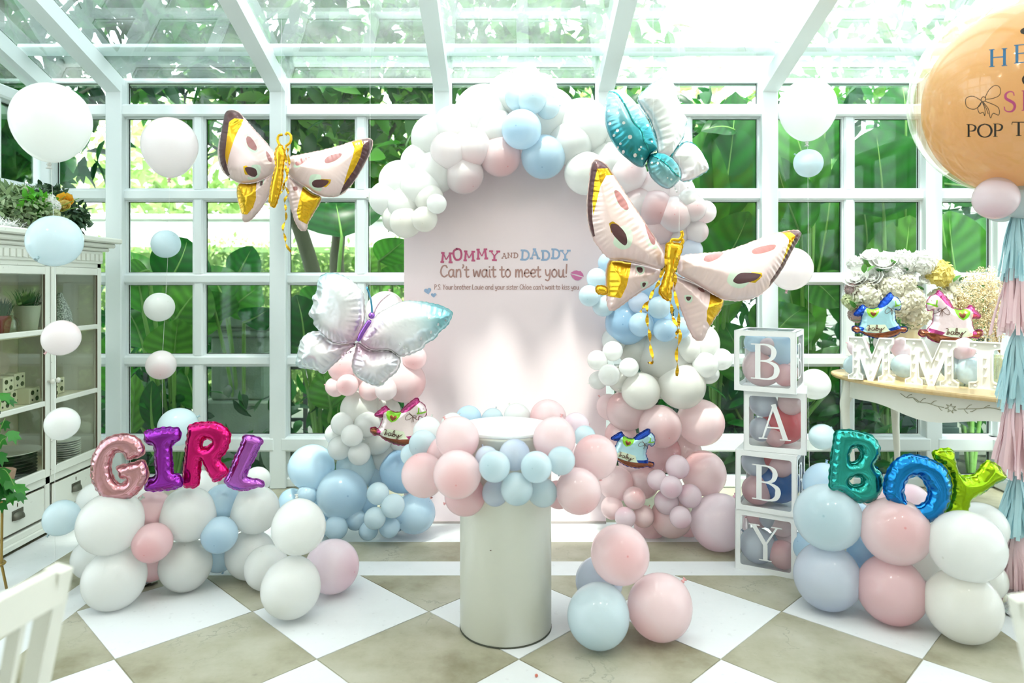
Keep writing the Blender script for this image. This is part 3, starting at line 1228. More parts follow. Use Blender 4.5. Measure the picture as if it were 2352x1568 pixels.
def broad_plant(label, foot, leaves, name='broad_leaved_plant'):
    """leaves: (base px, base py, tip px, tip py, half-width px, Y, roll)"""
    pl = empty(name, foot, label, 'plant', 'broad-leaved plants behind the glass')
    for (bx, by, tx, ty, hw, Y, roll) in leaves:
        dy = rng.uniform(-0.12, 0.22)
        Bp, Tp = P(bx, by, Y), P(tx, ty, Y + dy)
        V, Fc, uv, sp = blade(Bp, Tp, hw * Y / F, roll=roll, sag=rng.uniform(0.05, 0.14))
        lo = min(v.y for v in map(Vector, V))
        if lo < 5.12:
            V = [Vector(v) + Vector((0, 5.12 - lo, 0)) for v in V]
            sp = [v + Vector((0, 5.12 - lo, 0)) for v in sp]
            Bp = Bp + Vector((0, 5.12 - lo, 0))
        lf = obj('leaf', (V, Fc), M_banana, pl, smooth=True, uv=uv, tone=np.full(len(V), rng.rand()))
        mid = (Vector(foot) * 0.45 + Bp * 0.55) + Vector((0, 0, 0.1))
        path = smooth_open([tuple(foot), tuple(mid), tuple(Bp)], 5) + [np.array(v) for v in sp[1:]]
        rad = [0.016] * 10 + list(np.linspace(0.013, 0.003, len(path) - 10))
        obj('stalk', tube(path, rad, 6), M_stalk, lf, smooth=True)
    return pl


ft = lambda px, Y: ((px - CX) * Y / F, Y, -0.25)
broad_plant('tall broad-leaved plant against the glass, behind the arch beside the teal butterfly', ft(1640, 5.6), [
    (1650, 520, 1690, 190, 48, 5.5, 0.3), (1620, 560, 1615, 285, 50, 5.6, -0.4), (1680, 620, 1735, 300, 46, 5.7, 0.2),
    (1640, 640, 1720, 470, 60, 5.4, 0.5), (1650, 760, 1640, 470, 52, 5.8, -0.2), (1690, 300, 1610, 292, 24, 5.5, 0.9),
    (1640, 700, 1735, 600, 40, 5.5, -0.5)])
broad_plant('tall broad-leaved plant behind the white balloon and its pale blue companion', ft(1850, 5.7), [
    (1870, 470, 1800, 220, 38, 5.5, 0.2), (1840, 540, 1780, 340, 48, 5.6, -0.3), (1880, 620, 1905, 280, 46, 5.8, 0.3),
    (1860, 480, 1850, 370, 52, 5.5, 0.1), (1850, 690, 1840, 470, 75, 5.9, -0.1), (1830, 820, 1790, 560, 50, 5.7, 0.4),
    (1860, 640, 1930, 700, 40, 5.5, -0.6), (1880, 380, 1890, 180, 38, 5.9, 0.4)])
broad_plant('largest broad-leaved plant, filling the panes left of the orange balloon', ft(2040, 5.7), [
    (2030, 500, 2010, 270, 75, 5.45, 0.1), (2080, 560, 2100, 290, 55, 5.7, -0.3), (1990, 600, 1960, 400, 45, 5.6, 0.4),
    (2060, 700, 2090, 480, 62, 5.5, 0.2), (2010, 720, 1970, 520, 55, 5.6, -0.3), (2030, 760, 2030, 470, 45, 5.9, 0.3),
    (2080, 330, 2070, 170, 40, 5.8, 0.2), (1970, 760, 1930, 560, 38, 5.7, 0.1)])
broad_plant('broad-leaved plant in the corner panes under the orange balloon', ft(2230, 5.7), [
    (2150, 420, 2290, 425, 32, 5.5, 0.2), (2200, 660, 2180, 470, 55, 5.6, -0.2), (2240, 640, 2290, 480, 45, 5.7, 0.3),
    (2230, 760, 2250, 590, 50, 5.5, 0.1), (2180, 780, 2150, 600, 45, 5.8, 0.4), (2290, 700, 2340, 540, 40, 5.7, 0.2)])
broad_plant('broad-leaved plant behind the stack of lettered boxes', ft(1760, 5.5), [
    (1720, 880, 1660, 720, 42, 5.5, 0.2), (1760, 800, 1850, 690, 55, 5.4, -0.4), (1780, 900, 1890, 800, 45, 5.5, 0.3),
    (1700, 960, 1640, 840, 40, 5.6, 0.1), (1840, 960, 1900, 870, 34, 5.6, 0.4), (1900, 900, 1930, 780, 40, 5.6, -0.3)])
broad_plant('broad-leaved plant with upright leaves in the low panes behind the girl letters', ft(400, 5.7), [
    (330, 720, 300, 560, 34, 5.5, 0.1), (380, 660, 430, 530, 50, 5.6, 0.4), (400, 740, 470, 640, 48, 5.6, -0.3), (440, 780, 460, 650, 40, 5.7, 0.2),
    (330, 800, 290, 700, 42, 5.5, 0.3), (400, 830, 410, 720, 44, 5.5, -0.1), (300, 1000, 310, 850, 20, 5.4, 0.2), (350, 980, 350, 860, 16, 5.4, -0.2),
    (450, 940, 420, 830, 26, 5.7, 0.2), (260, 900, 245, 760, 30, 5.6, 0.2), (340, 620, 290, 640, 24, 5.5, 0.5)])
broad_plant('broad-leaved plant spilling over the stone pillar', ft(560, 6.4), [
    (520, 700, 470, 600, 34, 5.8, 0.2), (540, 640, 580, 560, 28, 6.0, 0.3), (520, 720, 600, 650, 34, 5.9, -0.3), (500, 740, 480, 660, 36, 5.8, 0.1),
    (560, 740, 620, 700, 26, 5.8, 0.4), (550, 720, 560, 640, 34, 6.1, 0.2)])
broad_plant('broad-leaved plant between the tree trunks and the blue butterfly', ft(740, 5.8), [
    (785, 545, 770, 455, 70, 5.7, 0.1), (700, 800, 680, 660, 40, 5.5, 0.2), (730, 800, 700, 700, 30, 5.6, -0.3), (760, 940, 740, 840, 30, 5.6, 0.1),
    (690, 820, 660, 740, 28, 5.5, 0.4), (770, 1000, 780, 880, 24, 5.7, 0.1), (720, 720, 760, 660, 36, 5.8, -0.2)])
broad_plant('broad-leaved plant close behind the upright edge of the backdrop', ft(900, 5.8), [
    (870, 600, 930, 540, 28, 5.6, 0.2), (850, 640, 860, 560, 30, 5.7, -0.3), (900, 650, 940, 600, 30, 5.6, 0.3), (880, 720, 860, 650, 34, 5.8, 0.1)])
# low dark undergrowth along the glass
up = np.stack([rng.uniform(-3.2, 3.5, 2600), rng.uniform(5.4, 6.4, 2600), rng.uniform(-0.2, 0.62, 2600) ** 1.0], 1)
up = up[~((abs(up[:, 0] + 2.42) < 0.48) & (abs(up[:, 1] - 6.35) < 0.5))]
up = up[~((up[:, 0] > 0.7) & (up[:, 1] > 6.0))]
up = up[~((up[:, 0] > -2.6) & (up[:, 0] < -1.2) & (rng.rand(len(up)) < 0.75))]
V, Fc, tone = leaf_mass(up, 0.17 * (0.6 + 0.8 * rng.rand(len(up))), T_leaf, down=-0.5)
obj('undergrowth', (V, Fc), M_darkleaf, tone=tone, kind='stuff', smooth=True, label='dark low undergrowth along the foot of the glass', cat='undergrowth')
# leafy middle ground hiding the horizon on the plant side
up = np.stack([rng.uniform(0.6, 6.5, 3600), rng.uniform(6.3, 7.4, 3600), rng.uniform(0.0, 3.3, 3600)], 1)
V, Fc, tone = leaf_mass(up, 0.2 * (0.6 + 0.8 * rng.rand(len(up))), T_leaf)
obj('shrubbery', (V, Fc), M_darkleaf, tone=tone, kind='stuff', smooth=True, label='dense shrubbery behind the broad-leaved plants', cat='shrubbery')
up = np.stack([rng.uniform(-5.2, -2.9, 900), rng.uniform(6.0, 7.2, 900), rng.uniform(-0.1, 1.35, 900)], 1)
V, Fc, tone = leaf_mass(up, 0.2 * (0.6 + 0.8 * rng.rand(len(up))), T_leaf)
obj('shrubbery', (V, Fc), M_darkleaf, tone=tone, kind='stuff', smooth=True, label='dense shrubbery behind the cabinet corner', cat='shrubbery')

# stone gate pillar
sp = empty('stone_pillar', P(552, 1000, 6.2) * 1.0, 'old green-stained stone pillar with a moulded cap, outside behind the girl letters', 'pillar')
c = P(552, 800, 6.2)
x, y = c.x, 6.35
for nm, hw, z0, z1 in (('plinth', 0.30, -0.25, 0.42), ('shaft', 0.23, 0.42, 0.98), ('moulding', 0.26, 0.78, 0.84), ('moulding', 0.30, 0.98, 1.03),
                       ('moulding', 0.28, 1.03, 1.07), ('cap', 0.33, 1.07, 1.17)):
    obj(nm, box(x - hw, x + hw, y - hw, y + hw, z0, z1, 0.015), M_stone, sp)
sp.location.z = -0.25
for ch in sp.children:
    ch.matrix_parent_inverse = W(sp).inverted()
# iron fence
fe = empty('iron_fence', (-1.7, 6.7, -0.25), 'dark iron fence beyond the glass under the blue butterfly', 'fence')
for z in (0.12, 0.62, 0.86):
    obj('rail', box(-2.75, -0.9, 6.69, 6.715, z, z + 0.035), M_iron, fe)
for i in range(10):
    xx = -2.7 + i * 0.195
    obj('upright', box(xx - 0.018, xx + 0.018, 6.685, 6.72, -0.25, 0.92), M_iron, fe)
fe2 = empty('iron_fence', (-3.6, 6.5, -0.25), 'dark iron fence beyond the glass behind the cabinet and girl letters', 'fence')
for z in (0.12, 0.62, 0.86):
    obj('rail', box(-4.6, -2.85, 6.49, 6.515, z, z + 0.04), M_iron, fe2)
for i in range(9):
    xx = -4.55 + i * 0.2
    obj('upright', box(xx - 0.018, xx + 0.018, 6.485, 6.52, -0.25, 0.92), M_iron, fe2)
# low dark brick wall on the plant side
bw = empty('brick_wall', (2.2, 6.2, -0.25), 'low dark brick wall outside behind the lettered boxes', 'wall')
obj('core', box(0.9, 4.0, 6.16, 6.26, -0.25, 0.70), M_brick, bw)
bm_ = mesh('brick', *box(-0.118, 0.118, -0.03, 0.0, 0, 0.085, 0.006), M_brick)
for r in range(9):
    for c_ in range(12):
        xx = 1.03 + c_ * 0.248 + (0.124 if r % 2 else 0)
        inst('brick', bm_, bw, loc=(xx, 6.16, -0.2 + r * 0.098))
# house with white horizontal boards
hs = empty('white_boarded_house', (5.2, 8.6, -0.25), 'white boarded house wall beyond the plants beside the orange balloon', 'house')
obj('core', box(3.4, 8.2, 8.62, 9.4, -0.25, 3.6), M_slat, hs)
sm_ = mesh('board', *box(-2.4, 2.4, -0.03, 0.0, 0, 0.115, 0.008), M_slat)
for i in range(30):
    inst('board', sm_, hs, loc=(5.8, 8.62, -0.2 + i * 0.126), rot=(R(4), 0, 0))

# ------------------------------------------------------------------ balloons
def balloon_mesh(name, m, stretch, taper, seg=32, rings=22):
    V, Fc = [(0, 0, -1 - stretch)], []
    for i in range(1, rings):
        th = math.pi * i / rings
        z, r = -math.cos(th), math.sin(th)
        if z < 0:
            r *= 1 - taper * (-z) ** 1.6
            z *= 1 + stretch
        for k in range(seg):
            a = 2 * math.pi * k / seg
            V.append((r * math.cos(a), r * math.sin(a), z))
    V.append((0, 0, 1))
    for k in range(seg):
        k2 = (k + 1) % seg
        Fc.append((0, 1 + k2, 1 + k))
        Fc.append((len(V) - 1, 1 + (rings - 2) * seg + k, 1 + (rings - 2) * seg + k2))
        for i in range(rings - 2):
            Fc.append((1 + i * seg + k, 1 + i * seg + k2, 1 + (i + 1) * seg + k2, 1 + (i + 1) * seg + k))
    return mesh(name, V, Fc, m, smooth=True)


def knot_mesh(m, z):
    V, Fc = lathe([(0.03, 0.03), (0.035, -0.02), (0.065, -0.05), (0.06, -0.085), (0.03, -0.10), (0.045, -0.13), (0.085, -0.17), (0.07, -0.175), (0.02, -0.12)], 10, (0, 0, z))
    return mesh('knot', V, Fc, m, smooth=True)


COLS = {   # name -> (colour, thick-rubber colour, words)
    'w': (rgb(248, 249, 247), rgb(206, 208, 196), 'white'),
    'c': (rgb(248, 247, 241), rgb(204, 200, 180), 'cream'),
    'p': (rgb(253, 228, 230), rgb(232, 110, 108), 'pink'),
    'P': (rgb(252, 214, 218), rgb(226, 96, 100), 'rose pink'),
    'l': (rgb(250, 232, 240), rgb(232, 140, 168), 'lilac pink'),
    'q': (rgb(250, 242, 243), rgb(230, 130, 140), 'palest pink'),
    'b': (rgb(210, 236, 252), rgb(84, 150, 196), 'sky blue'),
    'B': (rgb(192, 227, 252), rgb(70, 136, 190), 'clear blue'),
    'i': (rgb(222, 240, 247), rgb(120, 168, 180), 'ice blue'),
    'v': (rgb(226, 235, 249), rgb(110, 140, 190), 'lavender blue'),
    'D': (rgb(28, 110, 196), rgb(12, 70, 150), 'strong blue'),
    'r': (rgb(236, 112, 124), rgb(200, 60, 70), 'coral pink'),
    'o': (rgb(226, 160, 60), rgb(180, 110, 30), 'orange'),
}
BM = {}
for k_, (c_, d_, w_) in COLS.items():
    m_ = latex(w_ + ' latex', c_, d_, trans=0.45)
    kn_ = latex(w_ + ' knot latex', [x * 0.5 + y * 0.5 for x, y in zip(c_, d_)], d_, trans=0.2)
    BM[k_] = {'round': balloon_mesh('balloon', m_, 0.06, 0.05), 'tear': balloon_mesh('balloon', m_, 0.16, 0.10),
              'k_round': knot_mesh(kn_, -1.05), 'k_tear': knot_mesh(kn_, -1.15)}
BALLOONS = []
brs = random.Random(5)


def balloon(px, py, r, Y, col, where, ry=None, tip=None, shape='round', size=None, up=None):
    """px, py, r in photograph pixels at distance Y. tip: where on the disc the darker tip shows (x right, y down), None = turned away"""
    c = P(px, py, Y)
    rr = r * Y / F
    ry = ry or r
    if up is not None:
        d = Vector(up).normalized()
    elif tip is not None:
        tx, ty = tip
        d = Vector((tx, -math.sqrt(max(0.02, 1 - tx * tx - ty * ty)), -ty)).normalized()
    else:
        a = brs.uniform(0, 2 * math.pi)
        d = Vector((math.cos(a), brs.uniform(-0.5, -0.15), math.sin(a))).normalized()
    q = d.to_track_quat('Z', 'Y')
    vert = abs(d.z) > 0.7
    sc = (rr, rr, rr * (ry / r if vert else 1.0))
    o = inst('balloon', BM[col][shape], loc=c, rot=q, scale=sc)
    kn = bpy.data.objects.new('knot', BM[col]['k_' + shape])
    COL.objects.link(kn)
    kn.parent = o
    if not vert and ry != r:
        o.scale = (rr, rr, rr)
    BALLOONS.append((o, px, py, rr, COLS[col][2], where, size))
    return o


# ---- garland: (px, py, radius, colour, nearer(-)/farther(+) than the garland's middle, tip)
YG = 4.02
top = [
    (1208, 186, 36, 'w', 0.02), (1243, 208, 38, 'w', -0.02), (1168, 222, 52, 'w', 0.05), (1112, 262, 68, 'w', 0.08), (1262, 262, 60, 'w', 0.08),
    (1338, 290, 64, 'w', 0.06), (1222, 228, 34, 'i', -0.14, (0.02, 0.0)), (1190, 225, 30, 'i', -0.10), (1258, 248, 26, 'i', -0.10),
    (1198, 297, 46, 'b', -0.16, (-0.3, 0.02)), (1248, 360, 51, 'b', -0.05, (-0.1, 0.6)), (1149, 358, 48, 'p', -0.04, (0.36, 0.62)),
    (1065, 400, 46, 'q', -0.04, (0.5, 0.68)), (1346, 398, 50, 'w', -0.04, (-0.2, -0.2)), (1310, 330, 50, 'w', 0.0), (1030, 345, 42, 'q', -0.1),
    (1085, 338, 44, 'q', -0.08), (1045, 300, 56, 'w', 0.05), (1000, 318, 56, 'w', 0.08), (966, 372, 44, 'w', 0.08), (918, 416, 48, 'w', 0.06),
    (890, 456, 41, 'w', 0.04), (1000, 395, 48, 'w', -0.02), (965, 430, 46, 'w', -0.06), (930, 470, 40, 'w', -0.04), (1140, 300, 46, 'w', -0.02),
    (932, 510, 37, 'c', -0.08, (-0.2, -0.1)), (975, 503, 30, 'c', -0.14, (-0.05, 0.4)), (1003, 468, 23, 'w', -0.2), (985, 455, 34, 'c', -0.1),
    (912, 500, 34, 'c', 0.0), (1400, 372, 46, 'w', 0.06), (1395, 300, 44, 'w', 0.1)]
rpink = [
    (1444, 402, 42, 'q', -0.02, (0.0, -0.26)), (1500, 432, 40, 'q', 0.0), (1558, 440, 38, 'q', 0.02), (1470, 470, 40, 'q', -0.02), (1505, 478, 42, 'p', -0.06, (0.1, 0.35)),
    (1548, 492, 42, 'q', -0.08, (-0.2, 0.1)), (1590, 478, 32, 'q', -0.1, (0.1, -0.1)), (1619, 487, 26, 'q', -0.06), (1600, 532, 27, 'q', -0.04),
    (1582, 458, 24, 'w', -0.12), (1513, 526, 36, 'p', -0.02), (1552, 540, 32, 'q', 0.0), (1480, 520, 36, 'p', 0.04), (1455, 440, 40, 'q', 0.06),
    (1585, 576, 29, 'v', -0.02), (1545, 580, 34, 'p', 0.06), (1500, 570, 36, 'p', 0.06), (1450, 520, 38, 'q', 0.1)]
rblue = [
    (1371, 638, 23, 'i', -0.1), (1354, 679, 25, 'i', -0.12, (-0.3, 0.3)), (1386, 701, 26, 'i', -0.08), (1392, 668, 24, 'i', -0.04), (1396, 602, 22, 'b', 0.0),
    (1440, 742, 50, 'B', -0.02, (-0.35, 0.0)), (1472, 745, 28, 'b', -0.16), (1468, 695, 25, 'v', -0.12), (1514, 706, 26, 'i', -0.2), (1527, 758, 27, 'b', -0.2, (0.1, 0.5)),
    (1562, 752, 25, 'b', -0.14), (1545, 668, 42, 'b', 0.02), (1475, 660, 46, 'B', 0.04), (1510, 735, 34, 'B', -0.02), (1580, 720, 30, 'b', 0.02), (1430, 660, 36, 'b', 0.05)]
rwhite = [
    (1407, 806, 23, 'w', -0.1), (1372, 827, 23, 'w', -0.1), (1374, 873, 21, 'w', -0.04), (1399, 861, 25, 'w', -0.16, (0.0, -0.2)), (1445, 843, 22, 'w', -0.16),
    (1410, 782, 28, 'w', 0.0), (1530, 820, 66, 'c', 0.02), (1606, 790, 46, 'c', 0.02), (1657, 825, 25, 'w', -0.04), (1620, 838, 29, 'w', -0.12, (0.4, 0.1)),
    (1629, 858, 23, 'w', -0.04), (1577, 802, 32, 'c', -0.08), (1473, 898, 43, 'c', -0.12), (1566, 885, 54, 'c', -0.08), (1428, 870, 32, 'c', -0.02), (1460, 800, 42, 'c', 0.06),
    (1515, 870, 46, 'c', 0.02)]
rrose = [
    (1438, 942, 46, 'p', 0.0), (1516, 979, 49, 'p', -0.1, (0.22, 0.35)), (1610, 970, 53, 'p', -0.02), (1425, 1000, 36, 'p', 0.04), (1520, 1040, 45, 'P', 0.02),
    (1570, 1040, 42, 'p', 0.06), (1616, 1086, 51, 'p', -0.08), (1556, 1073, 27, 'l', -0.18), (1509, 1102, 23, 'l', -0.2), (1541, 1118, 26, 'l', -0.24, (-0.2, 0.15)),
    (1584, 1138, 27, 'l', -0.2), (1531, 1152, 28, 'l', -0.18), (1563, 1188, 25, 'l', -0.26, (0.1, 0.6)), (1457, 1143, 25.5, 'p', -0.16, (0.3, -0.6)), (1406, 1166, 26, 'p', -0.1),
    (1436, 1188, 24, 'l', -0.18), (1477, 1186, 25, 'p', -0.14), (1416, 1110, 40, 'p', -0.04), (1477, 1105, 38, 'p', -0.02), (1541, 1188, 46, 'p', -0.1),
    (1650, 1200, 64, 'l', -0.2), (1492, 1206, 36, 'P', 0.0), (1460, 1060, 40, 'p', 0.04), (1580, 1212, 30, 'P', 0.02), (1400, 935, 30, 'p', 0.06)]
lpink = [
    (785, 843, 32, 'p', 0.0, (0.1, -0.3)), (771, 888, 23, 'p', -0.02), (798, 884, 25, 'p', -0.1, (-0.2, 0.1)), (849, 895, 25, 'p', -0.06), (887, 893, 26, 'q', -0.1),
    (930, 876, 48, 'p', 0.0), (952, 822, 28, 'p', -0.04, (0.0, 0.4)), (845, 860, 36, 'p', 0.04), (885, 716, 46, 'q', 0.12), (905, 840, 40, 'p', 0.06), (820, 830, 34, 'p', 0.06)]
lwhite = [
    (826, 940, 44, 'c', 0.0), (787, 973, 27, 'w', -0.08), (772, 996, 25, 'w', -0.02), (808, 1000, 25, 'w', -0.18), (780, 1028, 27, 'w', -0.1), (825, 1042, 26, 'w', -0.14),
    (843, 974, 30, 'w', -0.08), (864, 1008, 36, 'w', -0.02), (932, 1004, 42, 'w', 0.06), (822, 1072, 50, 'i', 0.04), (958, 962, 24, 'w', 0.1), (880, 950, 40, 'c', 0.06), (890, 1050, 40, 'w', 0.06)]
lblue = [
    (716, 1073, 52, 'b', -0.02), (786, 1135, 58, 'b', -0.1, (0.42, -0.2)), (922, 1080, 50, 'B', 0.0), (954, 1178, 46, 'b', -0.06), (868, 1133, 25.5, 'i', -0.22),
    (902, 1162, 27, 'i', -0.24), (861, 1190, 25, 'i', -0.26, (-0.1, 0.5)), (894, 1211, 23.5, 'b', -0.2), (846, 1218, 22, 'b', -0.16), (817, 1193, 24, 'b', -0.14, (-0.4, 0.2)),
    (772, 1212, 27, 'b', -0.2), (705, 1137, 24, 'b', -0.1), (670, 1152, 30, 'b', 0.02), (842, 1160, 24, 'B', -0.06), (752, 1200, 30, 'B', -0.06), (870, 1090, 36, 'b', 0.06), (900, 1190, 34, 'B', 0.0),
    (730, 1170, 34, 'b', 0.04)]
for L, w in ((top, 'in the arch over the backdrop'), (rpink, 'in the garland under the teal butterfly'), (rblue, 'in the bunch behind the large gold butterfly'),
             (rwhite, 'in the white bunch by the lettered boxes'), (rrose, 'in the garland foot by the lettered boxes'), (lpink, 'in the garland behind the blue butterfly'),
             (lwhite, 'in the white bunch behind the tilted pink horse'), (lblue, 'in the garland foot by the girl letters')):
    for b_ in L:
        balloon(b_[0], b_[1], b_[2], YG + b_[4], b_[3], w, tip=b_[5] if len(b_) > 5 else None)

# ---- clusters standing on the floor
yf = lambda py, r: H * F / (py - CY + r)
cl1 = [(253, 1202, 70, 'w', yf(1330, 62), 64), (262, 1330, 68, 'w', yf(1330, 62), 61), (431, 1180, 61, 'w', yf(1297, 58), 60), (426, 1297, 58, 'w', yf(1297, 58), 57),
       (586, 1170, 54, 'w', 3.42, 54), (575, 1274, 55, 'w', yf(1274, 55), 53), (222, 1150, 42, 'w', 3.42, None), (214, 1282, 46, 'w', 3.36, None), (455, 1122, 42, 'w', 3.62, None),
       (591, 1102, 30, 'w', 3.8, None), (540, 1180, 40, 'w', 3.6, None), (330, 1140, 42, 'w', 3.5, None),
       (350, 1168, 41, 'P', 3.26, None), (350, 1246, 44, 'P', 3.14, None), (350, 1293, 40, 'P', 3.3, None),
       (511, 1151, 39, 'b', 3.4, None), (504, 1228, 41, 'b', 3.28, None), (502, 1275, 37, 'b', 3.42, None)]
tips1 = {(350, 1246): (0.05, 0.3), (504, 1228): (0.1, 0.25)}
for (a, b, r, c, Y, ry) in cl1:
    balloon(a, b, r, Y, c, 'in the row under the girl letters', tip=tips1.get((a, b)))
cl2 = [(686, 1211, 61, 'w', 3.06, None), (668, 1350, 67, 'w', yf(1350, 70), (-0.1, 0.78)), (612, 1303, 50, 'w', 3.3, None), (764, 1300, 60, 'l', yf(1300, 62), None)]
for (a, b, r, c, Y, tp) in cl2:
    balloon(a, b, r, Y, c, 'in the foursome beside the girl letters', tip=tp)
cl3 = [(1424, 1273, 67, 'p', 2.84, (0.1, -0.3)), (1374, 1415, 71, 'i', yf(1415, 74), (-0.5, 0.76)), (1515, 1394, 73, 'p', yf(1394, 75), None), (1376, 1334, 54, 'v', 3.0, None)]
for (a, b, r, c, Y, tp) in cl3:
    balloon(a, b, r, Y, c, 'in the foursome on the floor beside the pedestal', tip=tp)
cl4 = [(1901, 1187, 74, 'i', 3.1, (-0.5, -0.3)), (1900, 1325, 73, 'v', yf(1325, 73), None), (2056, 1219, 75, 'p', 2.98, (-0.2, -0.4)), (2048, 1356, 74, 'P', yf(1356, 73), None),
       (2220, 1254, 79, 'w', 2.84, None), (2211, 1390, 80, 'c', yf(1390, 78), None), (1982, 1263, 35, 'B', 3.14, (-0.1, 0.4)), (1976, 1308, 32, 'B', 3.22, None), (1974, 1182, 26, 'b', 3.2, None),
       (2132, 1288, 44, 'c', 3.06, None), (2130, 1332, 42, 'q', 3.12, None), (2255, 1210, 54, 'w', 3.06, None), (2262, 1330, 46, 'c', 3.08, None), (1862, 1255, 40, 'b', 3.4, None),
       (1892, 1112, 46, 'b', 3.4, None), (2015, 1140, 32, 'p', 3.3, None), (2092, 1152, 40, 'l', 3.3, None)]
for (a, b, r, c, Y, tp) in cl4:
    balloon(a, b, r, Y, c, 'in the row under the boy letters', tip=tp)

# ---- the ring round the pedestal
ring = [(1051, 1007, 50, 'p', 2.78, None), (972, 1090, 50, 'p', 2.86, None), (1050, 1089, 55, 'p', 2.66, (0.02, 0.18)), (1069, 1138, 46, 'P', 2.78, None),
        (1273, 1008, 49, 'p', 2.78, None), (1368, 1048, 50, 'p', 2.84, None), (1329, 1128, 52, 'p', 2.72, (0.3, 0.66)), (1283, 1136, 32, 'P', 2.82, None),
        (1258, 958, 41, 'p', 3.18, None), (1323, 976, 29, 'l', 3.1, None), (1136, 1071, 36, 'i', 2.62, (-0.4, -0.3)), (1182, 1044, 36, 'v', 2.72, None), (1119, 1053, 28, 'v', 2.72, None),
        (1232, 1072, 36, 'i', 2.62, (-0.3, -0.15)), (1289, 1057, 32, 'i', 2.68, None), (1187, 1123, 37, 'i', 2.64, (0.5, 0.7)), (1137, 1132, 30, 'v', 2.72, None), (1247, 1131, 33, 'i', 2.72, None),
        (1077, 960, 29, 'b', 3.2, None), (1131, 964, 26, 'i', 3.22, None), (1188, 958, 31, 'w', 3.22, None), (1038, 973, 25, 'w', 3.1, None), (982, 991, 33, 'w', 3.0, None),
        (972, 1020, 33, 'i', 2.94, (-0.4, 0.1)), (946, 1044, 26, 'i', 3.04, None), (1343, 1002, 25, 'i', 2.98, None), (1010, 1040, 34, 'p', 2.92, None), (1320, 1060, 34, 'p', 2.9, None)]
for (a, b, r, c, Y, tp) in ring:
    balloon(a, b, r, Y, c, 'in the ring round the pedestal top', tip=tp)

# ---- floating strings of helium balloons
UPV = (0.02, 0, 1)


def hstring(label, pts, r=0.0009):
    o = obj('balloon_string', tube([P(a, b, Y) for a, b, Y in pts], r, 5), M_string, label=label, cat='string')
    return o


M_string = mat('white string', rgb(238, 240, 238), rough=0.6)
w = 'floating in the string before the cabinet'
balloon(118, 276, 83, 3.2, 'w', w, ry=84, shape='tear', up=(0.05, 0, 1), size='large')
balloon(126, 553, 58, 3.2, 'i', w, up=(0.1, 0.75, 0.62), size='middling')
balloon(141, 775, 40, 3.22, 'q', w, up=(0.45, 0.5, 0.7))
balloon(143, 972, 36.5, 3.22, 'w', w, up=(0.2, 0.5, 0.8))
balloon(142, 1188, 39, 3.22, 'i', w, up=(0.35, 0.5, 0.7))
hstring('thin white string of the floating balloons before the cabinet', [(117, 372, 3.2), (126, 560, 3.25), (126, 800, 3.24), (126, 1000, 3.24), (126, 1322, 3.22)])
w = 'floating in the string behind the girl letters'
balloon(390, 334, 61, 4.3, 'q', w, ry=64, shape='tear', up=UPV, size='large')
balloon(381, 560, 32, 4.3, 'i', w)
balloon(366, 705, 33, 4.3, 'w', w)
balloon(370, 838, 33, 4.3, 'q', w, tip=(0.3, 0.6))
balloon(408, 980, 43, 4.2, 'i', w, size='middling')
hstring('thin white string of the floating balloons by the window behind the girl letters', [(390, 402, 4.3), (385, 600, 4.33), (372, 840, 4.33), (376, 1100, 4.3), (376, 1186, 4.3)])
w = 'floating in the string behind the lettered boxes'
balloon(1855, 248, 63, 4.3, 'w', w, ry=66, shape='tear', up=UPV, size='large')
balloon(1857, 375, 32, 4.3, 'i', w)
balloon(1817, 616, 48, 4.25, 'q', w, up=(0.2, 0, 1), size='middling')
balloon(1871, 882, 35, 4.3, 'w', w)
balloon(1888, 1003, 29, 4.3, 'i', w)
hstring('thin white string of the floating balloons by the window above the lettered boxes', [(1855, 320, 4.3), (1857, 600, 4.33), (1857, 900, 4.33), (1860, 1186, 4.3)])
# ---- small ones on the table behind the lit letters
w = 'behind the marquee letters on the table'
for (a, b, r, c, Y) in [(1972, 797, 23, 'l', 4.50), (1963, 838, 23, 'i', 4.46), (2029, 786, 21, 'w', 4.42), (2071, 798, 24, 'l', 4.40), (2076, 840, 27, 'i', 4.32), (2000, 845, 26, 'i', 4.42),
                        (2211, 800, 27, 'l', 4.08), (2147, 795, 26, 'w', 4.22), (2188, 845, 26, 'i', 4.12), (2228, 850, 32, 'i', 4.06), (2120, 840, 26, 'w', 4.28)]:
    balloon(a, b, r, Y, c, w, tip=(0.1, 0.1) if (a, b) == (2211, 800) else None)
# ---- under the huge orange balloon
w = 'under the huge orange balloon'
balloon(2287, 456, 47, 3.05, 'l', w)
balloon(2349, 458, 44, 3.08, 'i', w)
balloon(2330, 452, 40, 3.22, 'w', w)
balloon(2300, 470, 40, 3.2, 'i', w)

# ------------------------------------------------------------------ foil balloons
def foil(name, col, rough=0.2, metal=0.9, bump=0.25, bs=18.0):
    return mat(name, col, rough=rough, metal=metal, var=0.08, scale=9, bump=bump, bscale=bs, coat=0.15)


